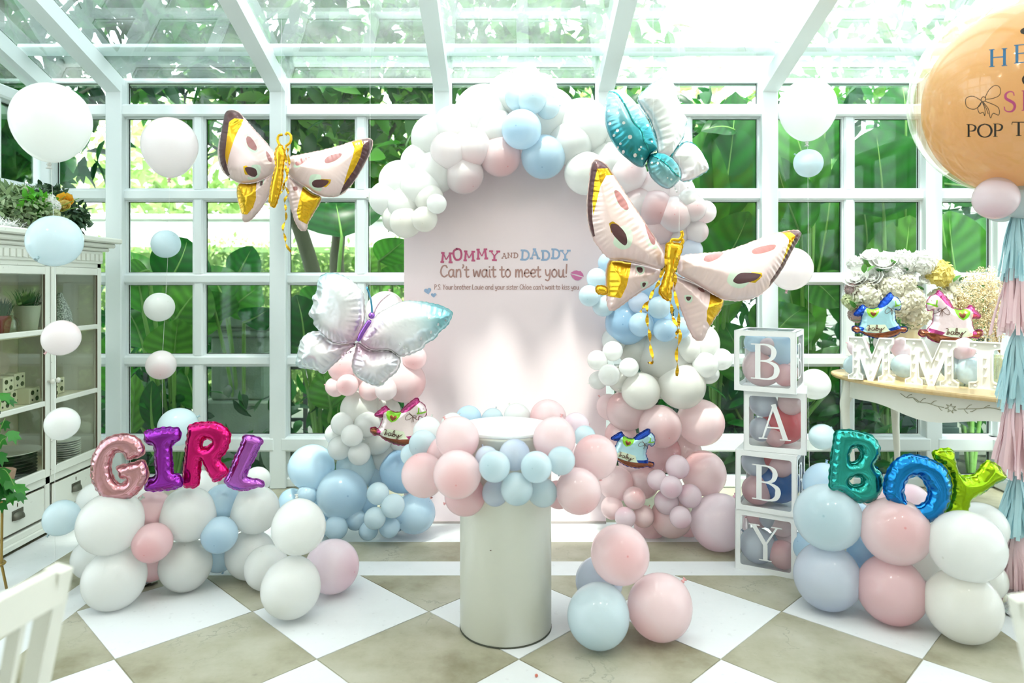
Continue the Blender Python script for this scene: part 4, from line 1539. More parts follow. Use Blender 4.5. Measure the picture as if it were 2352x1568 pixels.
def gradfoil(name, stops, axis='Y', lo=-0.3, hi=0.3, rough=0.24, metal=0.75):
    """foil printed in colours that run into each other along one direction of the balloon"""
    k = NT(name)
    tc = k.n('ShaderNodeTexCoord')
    sx = k.n('ShaderNodeSeparateXYZ')
    k.link(tc.outputs['Object'], sx.inputs[0])
    mr = k.n('ShaderNodeMapRange')
    mr.inputs['From Min'].default_value, mr.inputs['From Max'].default_value = lo, hi
    if axis == 'R':
        ln = k.n('ShaderNodeVectorMath', operation='LENGTH')
        k.link(tc.outputs['Object'], ln.inputs[0])
        k.link(ln.outputs['Value'], mr.inputs['Value'])
    else:
        k.link(sx.outputs[axis], mr.inputs['Value'])
    rp = k.n('ShaderNodeValToRGB')
    cr = rp.color_ramp
    cr.elements[0].color, cr.elements[1].color = c4(stops[0]), c4(stops[-1])
    for i, c in enumerate(stops[1:-1]):
        cr.elements.new((i + 1) / (len(stops) - 1)).color = c4(c)
    k.link(mr.outputs[0], rp.inputs[0])
    k.link(rp.outputs[0], k.p.inputs['Base Color'])
    k.p.inputs['Metallic'].default_value = metal
    k.p.inputs['Roughness'].default_value = rough
    nz = k.n('ShaderNodeTexNoise')
    nz.inputs['Scale'].default_value = 22
    k.link(tc.outputs['Object'], nz.inputs['Vector'])
    b = k.n('ShaderNodeBump')
    b.inputs['Strength'].default_value = 0.2
    b.inputs['Distance'].default_value = 0.01
    k.link(nz.outputs['Fac'], b.inputs['Height'])
    k.link(b.outputs[0], k.p.inputs['Normal'])
    return k.m


F_gold = foil('gold foil', rgb(226, 176, 40), rough=0.22)
F_pinkmat = foil('pale pink foil', rgb(232, 206, 202), rough=0.36, metal=0.4, bump=0.12)
F_brown = foil('dark brown foil', rgb(86, 52, 54), rough=0.34, metal=0.25, bump=0.08)
F_rosebrown = foil('rose brown foil', rgb(168, 112, 110), rough=0.36, metal=0.1, bump=0.05)
F_mint = foil('mint foil print', rgb(206, 222, 200), rough=0.4, metal=0.05, bump=0.05)
F_teal = foil('teal foil', rgb(44, 150, 146))
F_copper = foil('copper brown foil', rgb(140, 82, 58), rough=0.26)
F_silverdot = foil('silver dots', rgb(236, 238, 240), rough=0.25)


def foil_part(name, pl, loops, mats, parent, regions=(), D=0.06, Hh=0.05, step=0.010, seam=0.008, rip=0.25, seam_mat=None, seed=0, k=None, power=0.5, holes=()):
    """one inflated foil cell lying in the plane pl, with its crimped seam"""
    pw = Pillow([loops] + list(holes), regions, D, Hh, step, rip, ripk=k, seed=seed, power=power)
    V, Fc, mi = pw.solid()
    me = mesh(name, V, Fc, mats, mi, smooth=True)
    o = bpy.data.objects.new(name, me)
    COL.objects.link(o)
    o.matrix_basis = pl.M
    attach(o, parent)
    if seam:
        for li in range(1 + len(holes)):
            sv, sf = pw.seam(seam, loop=li)
            s = bpy.data.objects.new('seam', mesh('seam', sv, sf, seam_mat or (mats[0] if isinstance(mats, list) else mats), smooth=True))
            COL.objects.link(s)
            s.matrix_basis = pl.M
            attach(s, o)
    return o, pw


def streamer(name, pl, path, w, m, parent, amp=0.012):
    """a thin foil ribbon hanging in waves"""
    A = np.array(smooth_open(path, 7))
    V, Fc = [], []
    n = len(A)
    for i in range(n):
        t = A[min(i + 1, n - 1)] - A[max(i - 1, 0)]
        t /= np.linalg.norm(t) + 1e-9
        N = np.array([-t[1], t[0]])
        tw = math.cos(i * 0.55)
        z = amp * math.sin(i * 0.7)
        V.append((A[i][0] + N[0] * w / 2 * tw, A[i][1] + N[1] * w / 2 * tw, z + w / 2 * math.sin(i * 0.55) * 0.7))
        V.append((A[i][0] - N[0] * w / 2 * tw, A[i][1] - N[1] * w / 2 * tw, z - w / 2 * math.sin(i * 0.55) * 0.7))
    Fc = [(2 * i, 2 * i + 1, 2 * i + 3, 2 * i + 2) for i in range(n - 1)]
    return obj(name, ([pl.M @ Vector(v) for v in V], Fc), m, parent, smooth=True)


def thread(parent, p, top):
    return obj('thread', tube([p, top], 0.0006, 4), M_string, parent)


def sm(pl, L, z, per=4):
    return np.array(smooth_closed(pl.pts(L, z), per))


def butterfly_gold(label, base, zc, Y, wings, body, ants, ribs, yaws, topz, stub=None):
    pc = Plane(base[0], base[1], Y)
    t = empty('butterfly_balloon', P(base[0], base[1], Y), label, 'foil balloon', 'foil butterflies')
    mats = [F_pinkmat, F_gold, F_brown, F_rosebrown, F_mint]
    for i, (out, regs, dy, yaw, pit) in enumerate(wings):
        pl = Plane(base[0], base[1], Y + dy, yaw, pit)
        rg = [(np.array(smooth_closed(pl.pts(q, zc), 4)) if m in (3, 4, 2) and len(q) < 9 else pl.pts(q, zc), m) for q, m in regs]
        foil_part('wing', pl, sm(pl, out, zc), mats, t, rg, D=0.15, Hh=0.07, step=0.0085, seam=0.004, rip=0.13, k=2 * math.pi / 0.026, seed=i, seam_mat=F_pinkmat)
    foil_part('body', Plane(base[0], base[1], Y - 0.075), sm(pc, body, zc), F_gold, t, D=0.03, Hh=0.028, step=0.007, seam=0.004, rip=0.35, k=2 * math.pi / 0.03)
    p2 = Plane(base[0], base[1], Y - 0.07)
    for a in ants:
        q = [p2.M @ Vector((u[0], u[1], 0)) for u in smooth_open(p2.pts(a, zc), 5)]
        obj('antenna', tube(q, 0.0085, 8), F_gold, t, smooth=True)
    for a in ribs:
        streamer('streamer', Plane(base[0], base[1], Y - 0.125), list(p2.pts(a, zc)), 0.017, F_gold, t)
    if stub:
        foil_part('tail_stub', p2, sm(p2, stub, zc), F_gold, t, D=0.02, Hh=0.02, step=0.007, seam=0.003)
    return t


Z1 = (480, 230, 4.2375)
W1 = [
    ([(215, 95), (165, 130), (140, 260), (100, 440), (95, 560), (130, 680), (200, 750), (290, 800), (400, 805), (520, 770), (640, 690), (660, 600), (640, 530), (560, 420), (460, 310), (380, 220), (320, 150), (280, 115)],
     [([(200, 85), (140, 130), (150, 300), (140, 500), (150, 620), (195, 745), (235, 735), (218, 560), (228, 450), (242, 330), (252, 230), (285, 190), (350, 190), (300, 120)], 2),
      ([(252, 230), (285, 190), (352, 192), (352, 255), (332, 330), (302, 430), (258, 570), (232, 660), (218, 560), (228, 450), (242, 330)], 1),
      ([(410, 350), (430, 352), (470, 410), (518, 490), (520, 520), (480, 525), (430, 470)], 4),
      ([(415, 365), (450, 380), (500, 450), (512, 500), (490, 505), (440, 470), (415, 410)], 3),
      ([(470, 655), (540, 645), (545, 690), (500, 760), (420, 780), (410, 755), (470, 755)], 4),
      ([(392, 660), (420, 650), (440, 665), (420, 690), (425, 740), (395, 735)], 1),
      ([(405, 680), (440, 665), (500, 680), (505, 730), (470, 755), (425, 735)], 2),
      ([(585, 500), (630, 560), (635, 610), (610, 590)], 3)], 0.0, -14, 0),
    ([(330, 800), (285, 830), (275, 900), (290, 1000), (320, 1100), (330, 1160), (350, 1185), (400, 1170), (470, 1100), (540, 1000), (600, 880), (625, 760), (620, 690), (520, 775), (420, 810)],
     [([(300, 800), (480, 785), (500, 870), (495, 960), (460, 1050), (400, 1120), (318, 1110), (283, 1000), (270, 880)], 1),
      ([(525, 775), (560, 770), (565, 820), (540, 845), (520, 820)], 4), ([(528, 800), (555, 798), (555, 835), (535, 840)], 2)], 0.05, -10, 0),
    ([(780, 560), (765, 640), (770, 700), (850, 780), (960, 850), (1050, 910), (1160, 940), (1290, 915), (1400, 800), (1490, 660), (1570, 500), (1590, 400), (1550, 375), (1470, 385), (1390, 405), (1290, 440), (1180, 470), (1100, 490), (1000, 510), (900, 530)],
     [([(1605, 400), (1560, 360), (1480, 380), (1500, 440), (1468, 570), (1408, 690), (1308, 835), (1270, 925), (1410, 810), (1500, 670), (1580, 510)], 2),
      ([(1480, 382), (1385, 404), (1412, 480), (1398, 560), (1366, 650), (1335, 745), (1308, 835), (1408, 690), (1468, 570), (1500, 440)], 1),
      ([(830, 640), (980, 560), (1000, 575), (920, 650), (850, 670)], 4), ([(845, 625), (870, 585), (980, 565), (960, 590), (900, 640), (855, 650)], 3),
      ([(1125, 620), (1300, 525), (1305, 560), (1230, 640), (1170, 655)], 4), ([(1130, 590), (1180, 550), (1280, 530), (1285, 560), (1220, 610), (1140, 630)], 3),
      ([(975, 790), (1000, 740), (1080, 740), (1095, 780), (1100, 870), (1085, 890), (1030, 880), (985, 840)], 4),
      ([(1090, 780), (1190, 785), (1180, 820), (1140, 858), (1100, 850)], 1), ([(1005, 810), (1050, 785), (1160, 795), (1150, 830), (1090, 860), (1020, 850)], 2)], 0.0, 14, 0),
    ([(765, 730), (760, 800), (780, 950), (810, 1080), (850, 1200), (900, 1265), (945, 1260), (960, 1200), (1010, 1110), (1070, 1010), (1090, 960), (1070, 930), (1000, 900), (900, 820), (820, 760)],
     [([(920, 840), (1000, 895), (1075, 930), (1100, 970), (1020, 1115), (955, 1210), (880, 1170), (860, 1090), (890, 980)], 1),
      ([(825, 855), (865, 850), (868, 885), (835, 888)], 3)], 0.05, 10, 0)]
B1 = [(660, 470), (640, 540), (650, 640), (620, 760), (595, 900), (590, 990), (620, 1035), (650, 1020), (690, 900), (715, 780), (725, 640), (740, 540), (720, 460), (690, 440)]
A1 = [[(690, 440), (668, 390), (680, 345), (715, 335)], [(745, 450), (790, 410), (798, 350), (765, 318), (745, 340)]]
R1 = [[(750, 460), (745, 600), (755, 720), (730, 830), (700, 900)], [(730, 800), (765, 900), (735, 1000), (755, 1100), (725, 1220), (740, 1350), (790, 1470)], [(770, 470), (775, 620), (760, 760)]]
t = butterfly_gold('gold and pale pink spotted foil butterfly hanging by the window panes', (644, 400), Z1, 4.42, W1, B1, A1, R1, None, 3)
thread(t, P(646, 340, 4.35), (P(646, 340, 4.35).x, 4.35, zroof(4.35)))

Z3 = (1320, 340, 2.904)
W3 = [
    ([(150, 80), (115, 110), (100, 210), (85, 350), (90, 480), (120, 590), (170, 670), (240, 740), (330, 745), (450, 770), (580, 800), (600, 720), (560, 640), (480, 520), (400, 400), (320, 280), (250, 170), (210, 115)],
     [([(150, 70), (105, 105), (90, 210), (75, 350), (80, 480), (112, 595), (142, 585), (125, 480), (126, 350), (140, 220), (158, 140), (232, 135), (190, 85)], 2),
      ([(158, 140), (232, 135), (262, 180), (216, 185), (182, 258), (156, 360), (132, 450), (126, 350), (140, 220)], 1),
      ([(262, 268), (290, 262), (370, 370), (382, 415), (340, 420), (285, 370)], 4), ([(270, 290), (300, 290), (350, 360), (365, 405), (340, 410), (300, 370)], 3),
      ([(320, 520), (370, 525), (395, 580), (380, 650), (330, 672), (280, 650), (270, 610)], 4), ([(240, 500), (265, 485), (310, 515), (280, 560), (255, 560)], 1),
      ([(250, 510), (290, 505), (345, 560), (360, 620), (340, 645), (290, 600), (260, 560)], 2),
      ([(470, 570), (550, 650), (545, 668), (500, 655)], 4), ([(470, 505), (530, 580), (538, 640), (510, 625)], 3)], 0.0, -16, 6),
    ([(245, 745), (215, 800), (210, 900), (215, 1000), (230, 1075), (280, 1070), (360, 1010), (450, 950), (540, 890), (570, 830), (560, 800), (450, 775), (340, 755)],
     [([(235, 738), (380, 752), (370, 830), (350, 920), (310, 1000), (208, 985), (200, 900), (210, 800)], 1),
      ([(405, 790), (460, 790), (465, 830), (430, 845)], 4), ([(415, 798), (450, 798), (452, 828), (428, 830)], 2), ([(440, 895), (490, 890), (480, 920), (450, 935)], 4),
      ([(452, 900), (476, 898), (468, 922), (455, 925)], 2)], 0.06, -12, 0),
    ([(705, 725), (690, 800), (700, 840), (790, 890), (880, 945), (990, 1005), (1100, 1015), (1200, 995), (1290, 930), (1380, 810), (1460, 660), (1505, 580), (1480, 550), (1390, 560), (1280, 590), (1150, 640), (1000, 690), (850, 705)],
     [([(1520, 580), (1485, 540), (1410, 548), (1440, 590), (1408, 655), (1344, 780), (1275, 890), (1280, 945), (1395, 815), (1470, 670)], 2),
      ([(1412, 550), (1368, 562), (1394, 615), (1372, 680), (1344, 780), (1408, 655), (1440, 590)], 1),
      ([(808, 740), (870, 700), (985, 690), (990, 750), (900, 795), (830, 785)], 4), ([(835, 745), (870, 715), (980, 695), (940, 735), (870, 765), (840, 760)], 3),
      ([(1145, 690), (1200, 655), (1310, 640), (1305, 690), (1235, 728), (1150, 728)], 4), ([(1150, 690), (1200, 665), (1295, 650), (1290, 680), (1230, 705), (1160, 715)], 3),
      ([(975, 890), (1000, 820), (1060, 805), (1120, 815), (1130, 880), (1085, 935), (1020, 930)], 4), ([(1130, 835), (1200, 838), (1205, 862), (1160, 905), (1110, 900)], 1),
      ([(1015, 880), (1060, 840), (1180, 845), (1190, 860), (1150, 890), (1060, 910), (1020, 900)], 2)], 0.0, 12, -4),
    ([(650, 845), (640, 900), (680, 1000), (720, 1100), (760, 1200), (800, 1270), (850, 1280), (880, 1220), (930, 1140), (970, 1080), (990, 1020), (960, 980), (880, 940), (780, 890), (700, 860)],
     [([(890, 945), (960, 975), (1000, 1020), (975, 1090), (900, 1200), (850, 1150), (845, 1080), (870, 1010)], 1),
      ([(800, 930), (840, 935), (845, 960), (815, 955)], 3), ([(712, 980), (755, 985), (748, 1030), (720, 1020)], 4), ([(720, 990), (748, 992), (740, 1015), (726, 1012)], 2)], 0.06, 10, 0)]
B3 = [(620, 640), (605, 720), (610, 800), (590, 880), (565, 950), (600, 1000), (630, 1005), (650, 900), (665, 830), (700, 720), (715, 660), (690, 640)]
A3 = [[(640, 645), (650, 612), (695, 612), (718, 580), (712, 552)], [(700, 660), (722, 620), (700, 600)]]
R3 = [[(612, 740), (580, 850), (540, 930), (490, 1020), (440, 1090)], [(480, 1040), (490, 1160), (505, 1280), (520, 1410), (488, 1424)], [(695, 680), (675, 800), (668, 920), (690, 1100), (700, 1230), (680, 1380), (684, 1510)],
      [(645, 890), (640, 1000), (650, 1100), (685, 1200), (675, 1260)]]
t = butterfly_gold('large gold and pale pink spotted foil butterfly before the balloon garland', (1540, 620), Z3, 3.45, W3, B3, A3, R3, None, 3,
                   stub=[(150, 920), (140, 945), (160, 972), (215, 972), (218, 935), (190, 918)])
thread(t, P(1560, 560, 3.38), (P(1560, 560, 3.38).x, 3.38, 3.3))

# blue-silver butterfly
F_pearl = gradfoil('pearl blue foil', [rgb(222, 190, 208), rgb(230, 224, 230), rgb(222, 228, 232), rgb(140, 198, 206)], 'R', 0.04, 0.44, rough=0.26, metal=0.6)
F_purple = foil('purple foil', rgb(150, 96, 190))
F_blueedge = foil('blue edge foil', rgb(70, 140, 170))
Z2 = (660, 620, 5.6)
t = empty('butterfly_balloon', P(822, 785, 3.62), 'pearly blue and silver foil butterfly with a purple body', 'foil balloon', 'foil butterflies')
W2 = [
    ([(450, 70), (400, 150), (385, 280), (325, 350), (345, 430), (280, 560), (345, 630), (350, 700), (450, 800), (530, 870), (640, 930), (780, 935), (890, 900), (960, 760), (990, 620), (990, 480), (980, 330), (920, 230), (820, 140), (700, 70), (580, 40)], 0.0, -12, 4),
    ([(940, 880), (1040, 700), (1180, 560), (1320, 480), (1480, 410), (1650, 405), (1850, 430), (2020, 480), (2110, 540), (2110, 600), (2060, 700), (1950, 800), (1890, 880), (1770, 950), (1720, 1020), (1500, 1105), (1420, 1095), (1330, 1030), (1240, 1020), (1100, 1020), (1000, 970)], 0.0, 14, 0),
    ([(870, 940), (700, 940), (560, 910), (490, 840), (420, 800), (320, 800), (220, 850), (160, 960), (140, 1080), (115, 1220), (230, 1260), (380, 1280), (450, 1330), (520, 1280), (640, 1170), (720, 1090), (800, 1010), (860, 970)], 0.05, -8, 0),
    ([(910, 935), (880, 1020), (840, 1180), (840, 1270), (900, 1370), (1020, 1440), (1180, 1490), (1300, 1390), (1420, 1280), (1450, 1160), (1430, 1100), (1350, 1040), (1240, 1030), (1100, 1035), (1000, 990)], 0.04, 6, 0)]
D2 = [[(330, 680, 12)], [(1800, 600, 22), (1940, 560, 24), (1920, 690, 18), (1830, 790, 20), (1700, 870, 22), (1490, 980, 20), (1525, 1000, 14), (2020, 640, 12), (1430, 940, 14)], [(245, 1195, 14), (285, 1190, 9)], [(915, 1310, 14), (1075, 1395, 10)]]
for i, (out, dy, yaw, pit) in enumerate(W2):
    pl = Plane(822, 785, 3.62 + dy, yaw, pit)
    rg = [(pl.pts([(x + r * math.cos(a) * 0.8, y + r * math.sin(a) * 1.2) for a in np.linspace(0, 6.28, 13)[:-1]], Z2), 1) for x, y, r in D2[i]]
    foil_part('wing', pl, sm(pl, out, Z2, 3), [F_pearl, F_silverdot], t, rg, D=0.11, Hh=0.075, step=0.0075, seam=0.004, rip=0.2, k=2 * math.pi / 0.03, seed=i + 9, seam_mat=F_pearl)
p2 = Plane(822, 785, 3.55)
tb = lambda pth, r: tube([p2.M @ Vector((u[0], u[1], 0)) for u in smooth_open(p2.pts(pth, Z2), 4)], r, 10)
obj('body', tb([(1070, 640), (1010, 730), (950, 830), (910, 915)], [0.006] + [0.013] * 9 + [0.011, 0.010, 0.007]), F_purple, t, smooth=True)
q = p2.M @ Vector((*p2.uv(660 + 1085 / 5.6, 620 + 585 / 5.6), 0))
obj('head', ell(q, 0.017), F_purple, t, smooth=True)
obj('antenna', tb([(1090, 560), (1085, 460), (1065, 350), (1020, 215)], 0.005), F_blueedge, t, smooth=True)
obj('antenna', tb([(1110, 560), (1150, 470), (1210, 390), (1320, 300)], 0.005), F_pearl, t, smooth=True)
streamer('streamer', p2, list(p2.pts([(860, 1030), (790, 1060), (730, 1080), (700, 1150)], Z2)), 0.014, F_pearl, t, 0.004)
thread(t, P(850, 700, 3.5), (P(850, 700, 3.5).x, 3.5, 3.3))

# teal butterfly, half turned
F_tealp = gradfoil('teal and pearl foil', [rgb(244, 214, 222), rgb(150, 190, 196), rgb(40, 134, 140), rgb(66, 160, 172), rgb(180, 214, 224)], 'Y', -0.30, 0.26, metal=0.7)
F_pearlw = gradfoil('white pearl foil', [rgb(226, 208, 222), rgb(240, 242, 242), rgb(246, 248, 248)], 'Y', -0.2, 0.2, metal=0.35, rough=0.3)
Z4 = (1360, 160, 5.227)
t = empty('butterfly_balloon', P(1500, 352, 3.7), 'teal and white foil butterfly with silver dots, half turned, above the garland', 'foil balloon', 'foil butterflies')
W4 = [
    ([(190, 280), (230, 250), (330, 240), (440, 310), (560, 440), (660, 580), (740, 750), (780, 880), (790, 960), (720, 1010), (660, 1100), (620, 1170), (540, 1160), (430, 1080), (320, 980), (220, 830), (170, 700), (150, 560), (160, 400)], F_tealp, -0.06, 0.085,
     [(425, 350, 10), (265, 450, 12), (200, 520, 18), (310, 560, 18), (580, 555, 20), (500, 440, 14), (380, 680, 20), (215, 670, 20), (665, 690, 18), (305, 760, 20), (265, 810, 18), (455, 845, 26), (340, 910, 16), (310, 945, 14), (585, 960, 14), (565, 990, 16), (515, 1050, 22), (375, 1000, 20), (600, 1090, 14), (715, 885, 14)]),
    ([(850, 110), (740, 160), (560, 330), (600, 450), (700, 600), (780, 850), (790, 1000), (860, 1010), (930, 1040), (1010, 930), (1090, 800), (1100, 700), (1130, 610), (1060, 500), (1050, 420), (1000, 320), (960, 170)], F_pearlw, 0.08, 0.07, [(1070, 780, 12)]),
    ([(960, 1040), (1060, 910), (1150, 870), (1250, 920), (1330, 1030), (1395, 1190), (1300, 1260), (1190, 1320), (1070, 1335), (1070, 1250), (1040, 1150)], F_pearlw, 0.06, 0.05, [(1295, 1200, 12)]),
    ([(660, 1100), (700, 1020), (780, 995), (880, 1010), (980, 1080), (1050, 1180), (1070, 1290), (1010, 1370), (930, 1430), (840, 1410), (720, 1310), (670, 1200)], F_tealp, -0.07, 0.06,
     [(715, 1130, 14), (785, 1140, 16), (665, 1130, 12), (945, 1330, 14), (900, 1315, 10), (800, 1090, 12)])]
for i, (out, m, dy, hh, dots) in enumerate(W4):
    pl = Plane(1500, 352, 3.7 + dy, (-10, 20, 20, -10)[i], 0)
    rg = [(pl.pts([(x + r * math.cos(a), y + r * math.sin(a)) for a in np.linspace(0, 6.28, 11)[:-1]], Z4), 1) for x, y, r in dots]
    o_, pw = foil_part('wing', pl, sm(pl, out, Z4, 3), [m, F_silverdot], t, rg, D=0.12, Hh=hh, step=0.0075, seam=0.0 if i in (0, 3) else 0.005, rip=0.12, k=2 * math.pi / 0.03, seed=i + 20, seam_mat=F_tealp)
    if i in (0, 3):
        sl = {0: [(200, 275), (290, 315), (360, 400), (430, 530), (500, 670), (590, 760), (620, 870), (660, 950), (690, 1015)], 3: [(700, 1030), (800, 1080), (900, 1160), (990, 1260), (1060, 1300)]}[i]
        rv, rf = ribbon(np.array(smooth_open(pl.pts(sl, Z4), 6)), 0.006, 0.004, surf=pw.height)
        obj('seam', ([pl.M @ Vector(v) for v in rv], rf), F_teal, o_)
pl = Plane(1500, 352, 3.66)
streamer('streamer', pl, list(pl.pts([(985, 1395), (1000, 1430), (1020, 1475)], Z4)), 0.01, F_pearlw, t, 0.003)
thread(t, P(1500, 300, 3.7), (P(1500, 300, 3.7).x, 3.7, zroof(3.7)))

# ---- letters
ZG = (200, 960, 5.6)
LG = [(480, 205), (330, 225), (200, 300), (110, 420), (60, 560), (55, 740), (100, 880), (200, 1000), (340, 1050), (520, 1035), (640, 960), (740, 840), (790, 720), (760, 590), (715, 540), (640, 560), (520, 590), (390, 625), (400, 690), (430, 770), (505, 765), (500, 800), (460, 835), (400, 835), (350, 780), (312, 680), (312, 560), (350, 465), (420, 430), (475, 455), (500, 500), (520, 530), (600, 520), (700, 480), (740, 420), (720, 340), (650, 260), (560, 215)]
LI = [(760, 170), (740, 250), (760, 320), (860, 360), (870, 500), (880, 640), (880, 740), (790, 780), (760, 830), (740, 910), (850, 935), (1000, 925), (1150, 900), (1230, 850), (1200, 740), (1110, 700), (1100, 600), (1090, 450), (1090, 350), (1170, 290), (1205, 240), (1185, 140), (1100, 120), (1000, 120), (880, 140)]
LR = [(1310, 110), (1280, 300), (1260, 500), (1230, 740), (1230, 850), (1280, 890), (1380, 890), (1440, 830), (1460, 650), (1475, 540), (1530, 650), (1600, 770), (1640, 815), (1740, 770), (1815, 690), (1760, 600), (1710, 530), (1790, 420), (1840, 280), (1830, 180), (1740, 90), (1600, 50), (1440, 60), (1350, 80)]
LRh = [(1490, 290), (1540, 265), (1600, 280), (1605, 320), (1560, 360), (1490, 375)]
LL = [(2020, 230), (2130, 225), (2255, 280), (2220, 370), (2150, 520), (2070, 680), (2050, 740), (2090, 770), (2210, 790), (2270, 830), (2270, 875), (2160, 890), (2020, 930), (1900, 910), (1800, 860), (1770, 800), (1820, 700), (1880, 560), (1960, 380), (2000, 290)]
ZB = (1800, 960, 2.904)
LB = [(345, 95), (325, 200), (310, 330), (303, 430), (315, 470), (380, 480), (440, 530), (490, 560), (570, 558), (620, 530), (655, 470), (665, 410), (640, 350), (600, 310), (635, 250), (635, 180), (590, 120), (520, 95), (440, 80), (390, 80)]
LBh = [[(455, 200), (490, 195), (515, 235), (490, 285), (445, 290), (440, 240)], [(435, 410), (470, 390), (510, 395), (520, 430), (490, 445), (450, 440)]]
LO = [(820, 245), (740, 285), (690, 360), (668, 440), (680, 520), (740, 570), (800, 600), (860, 650), (930, 690), (1020, 670), (1090, 590), (1115, 500), (1105, 400), (1060, 320), (980, 275), (900, 250)]
LOh = [(850, 390), (900, 385), (940, 430), (965, 490), (940, 560), (880, 585), (830, 570), (800, 500), (815, 430)]
LY = [(1000, 225), (1010, 280), (1080, 340), (1115, 420), (1110, 520), (1060, 640), (1020, 680), (1100, 665), (1210, 640), (1240, 550), (1320, 500), (1400, 440), (1475, 395), (1440, 330), (1370, 285), (1330, 310), (1280, 370), (1220, 385), (1170, 370), (1140, 290), (1125, 215), (1060, 205)]
for nm, L, hs_, zc, c, Y, D, yaw, lb in (
        ('G', LG, [], ZG, rgb(204, 150, 158), 3.12, 0.034, 8, 'dusty pink foil letter G balloon, first of the girl letters'),
        ('I', LI, [], ZG, rgb(146, 44, 166), 3.18, 0.034, 0, 'violet foil letter I balloon among the girl letters'),
        ('R', LR, [LRh], ZG, rgb(206, 24, 112), 3.24, 0.031, -4, 'magenta foil letter R balloon among the girl letters'),
        ('L', LL, [], ZG, rgb(172, 92, 186), 3.34, 0.030, 10, 'orchid purple foil letter L balloon leaning among the girl letters'),
        ('B', LB, LBh, ZB, rgb(44, 156, 146), 3.04, 0.036, -4, 'teal foil letter B balloon, first of the boy letters'),
        ('O', LO, [LOh], ZB, rgb(22, 124, 196), 2.95, 0.042, -8, 'blue foil letter O balloon between the boy letters'),
        ('Y', LY, [], ZB, rgb(148, 186, 20), 2.98, 0.040, 6, 'lime green foil letter Y balloon, last of the boy letters')):
    px = zc[0] + np.mean([a for a, b in L]) / zc[2]
    py = zc[1] + np.max([b for a, b in L]) / zc[2]
    m = foil('foil of letter ' + nm, c, rough=0.15, metal=0.92, bump=0.1)
    t = empty('letter_balloon', P(px, py, Y), lb, 'letter balloon', 'girl letters' if zc is ZG else 'boy letters')
    pl = Plane(px, py, Y, yaw)
    foil_part('letter_body', pl, sm(pl, L, zc, 4), m, t, D=D, Hh=D * 0.95, step=0.0052, seam=0.004, rip=0.34, k=2 * math.pi / 0.032, holes=[sm(pl, h, zc, 5) for h in hs_], seed=ord(nm))

# ---- rocking horses
ZH = (455.0, 400.0)
H_out = [(135, 390), (200, 300), (260, 250), (320, 290), (400, 310), (470, 285), (520, 210), (590, 130), (660, 75), (700, 120), (760, 150), (800, 210), (810, 280), (780, 325), (725, 312), (722, 370), (730, 470), (780, 540), (800, 568), (880, 565), (903, 610), (860, 650), (800, 645), (760, 680), (650, 720), (500, 735), (380, 712), (290, 680), (230, 645), (170, 655), (112, 615), (108, 572), (160, 550), (210, 560), (240, 480), (245, 410), (210, 410)]
H_reg = {
    'rock': [(90, 560), (160, 535), (212, 562), (212, 612), (290, 640), (400, 650), (520, 645), (640, 620), (790, 588), (800, 555), (890, 550), (920, 610), (865, 665), (800, 655), (760, 690), (650, 735), (500, 750), (380, 727), (290, 695), (230, 655), (170, 670), (95, 620)],
    'tail': [(120, 395), (195, 290), (260, 238), (322, 285), (262, 330), (246, 425), (200, 420)],
    'mane': [(455, 285), (510, 205), (585, 118), (660, 60), (710, 118), (660, 170), (600, 240), (540, 280), (480, 302)],
    'saddle': [(292, 300), (486, 290), (474, 350), (432, 410), (380, 437), (322, 402), (294, 350)],
    'heart': [(346, 355), (360, 342), (380, 347), (391, 364), (405, 347), (428, 342), (440, 358), (425, 390), (388, 416), (356, 385)],
    'cuff1': [(200, 556), (262, 575), (252, 626), (205, 612)],
    'cuff2': [(600, 590), (775, 540), (798, 586), (640, 622)],
    'print': [(282, 575), (330, 530), (560, 530), (598, 592), (626, 622), (500, 642), (400, 645), (300, 630)],
    'halter': [(690, 262), (806, 226), (812, 246), (698, 282)],
    'strap': [(700, 190), (715, 186), (728, 268), (706, 276)],
    'eye': [(758, 200), (765, 194), (772, 200), (765, 208)]}
BABY = [[(305, 540), (330, 545), (322, 590), (312, 610), (330, 608), (350, 588), (335, 580), (328, 596)],
        [(400, 580), (378, 572), (362, 598), (376, 616), (396, 600), (402, 578), (400, 606), (416, 608)],
        [(416, 608), (440, 570), (442, 535), (428, 545), (424, 600), (440, 616), (458, 596), (448, 580), (436, 592), (470, 588)],
        [(470, 585), (472, 606), (488, 606), (505, 580), (500, 620), (490, 645), (474, 632), (510, 606), (548, 570)]]
BOW = [[(590, 272), (640, 305), (690, 345), (722, 358)], [(645, 312), (590, 292), (552, 345), (575, 372), (622, 345), (648, 312)], [(648, 314), (660, 298), (690, 305), (682, 330), (650, 316)], [(646, 316), (648, 390)], [(652, 318), (672, 380)]]
F_lime = foil('lime foil', rgb(130, 196, 50), rough=0.3, metal=0.5)
F_print = foil('pale green print', rgb(214, 222, 196), rough=0.4, metal=0.3)
F_ink = mat('brown ink', rgb(84, 52, 40), rough=0.5)


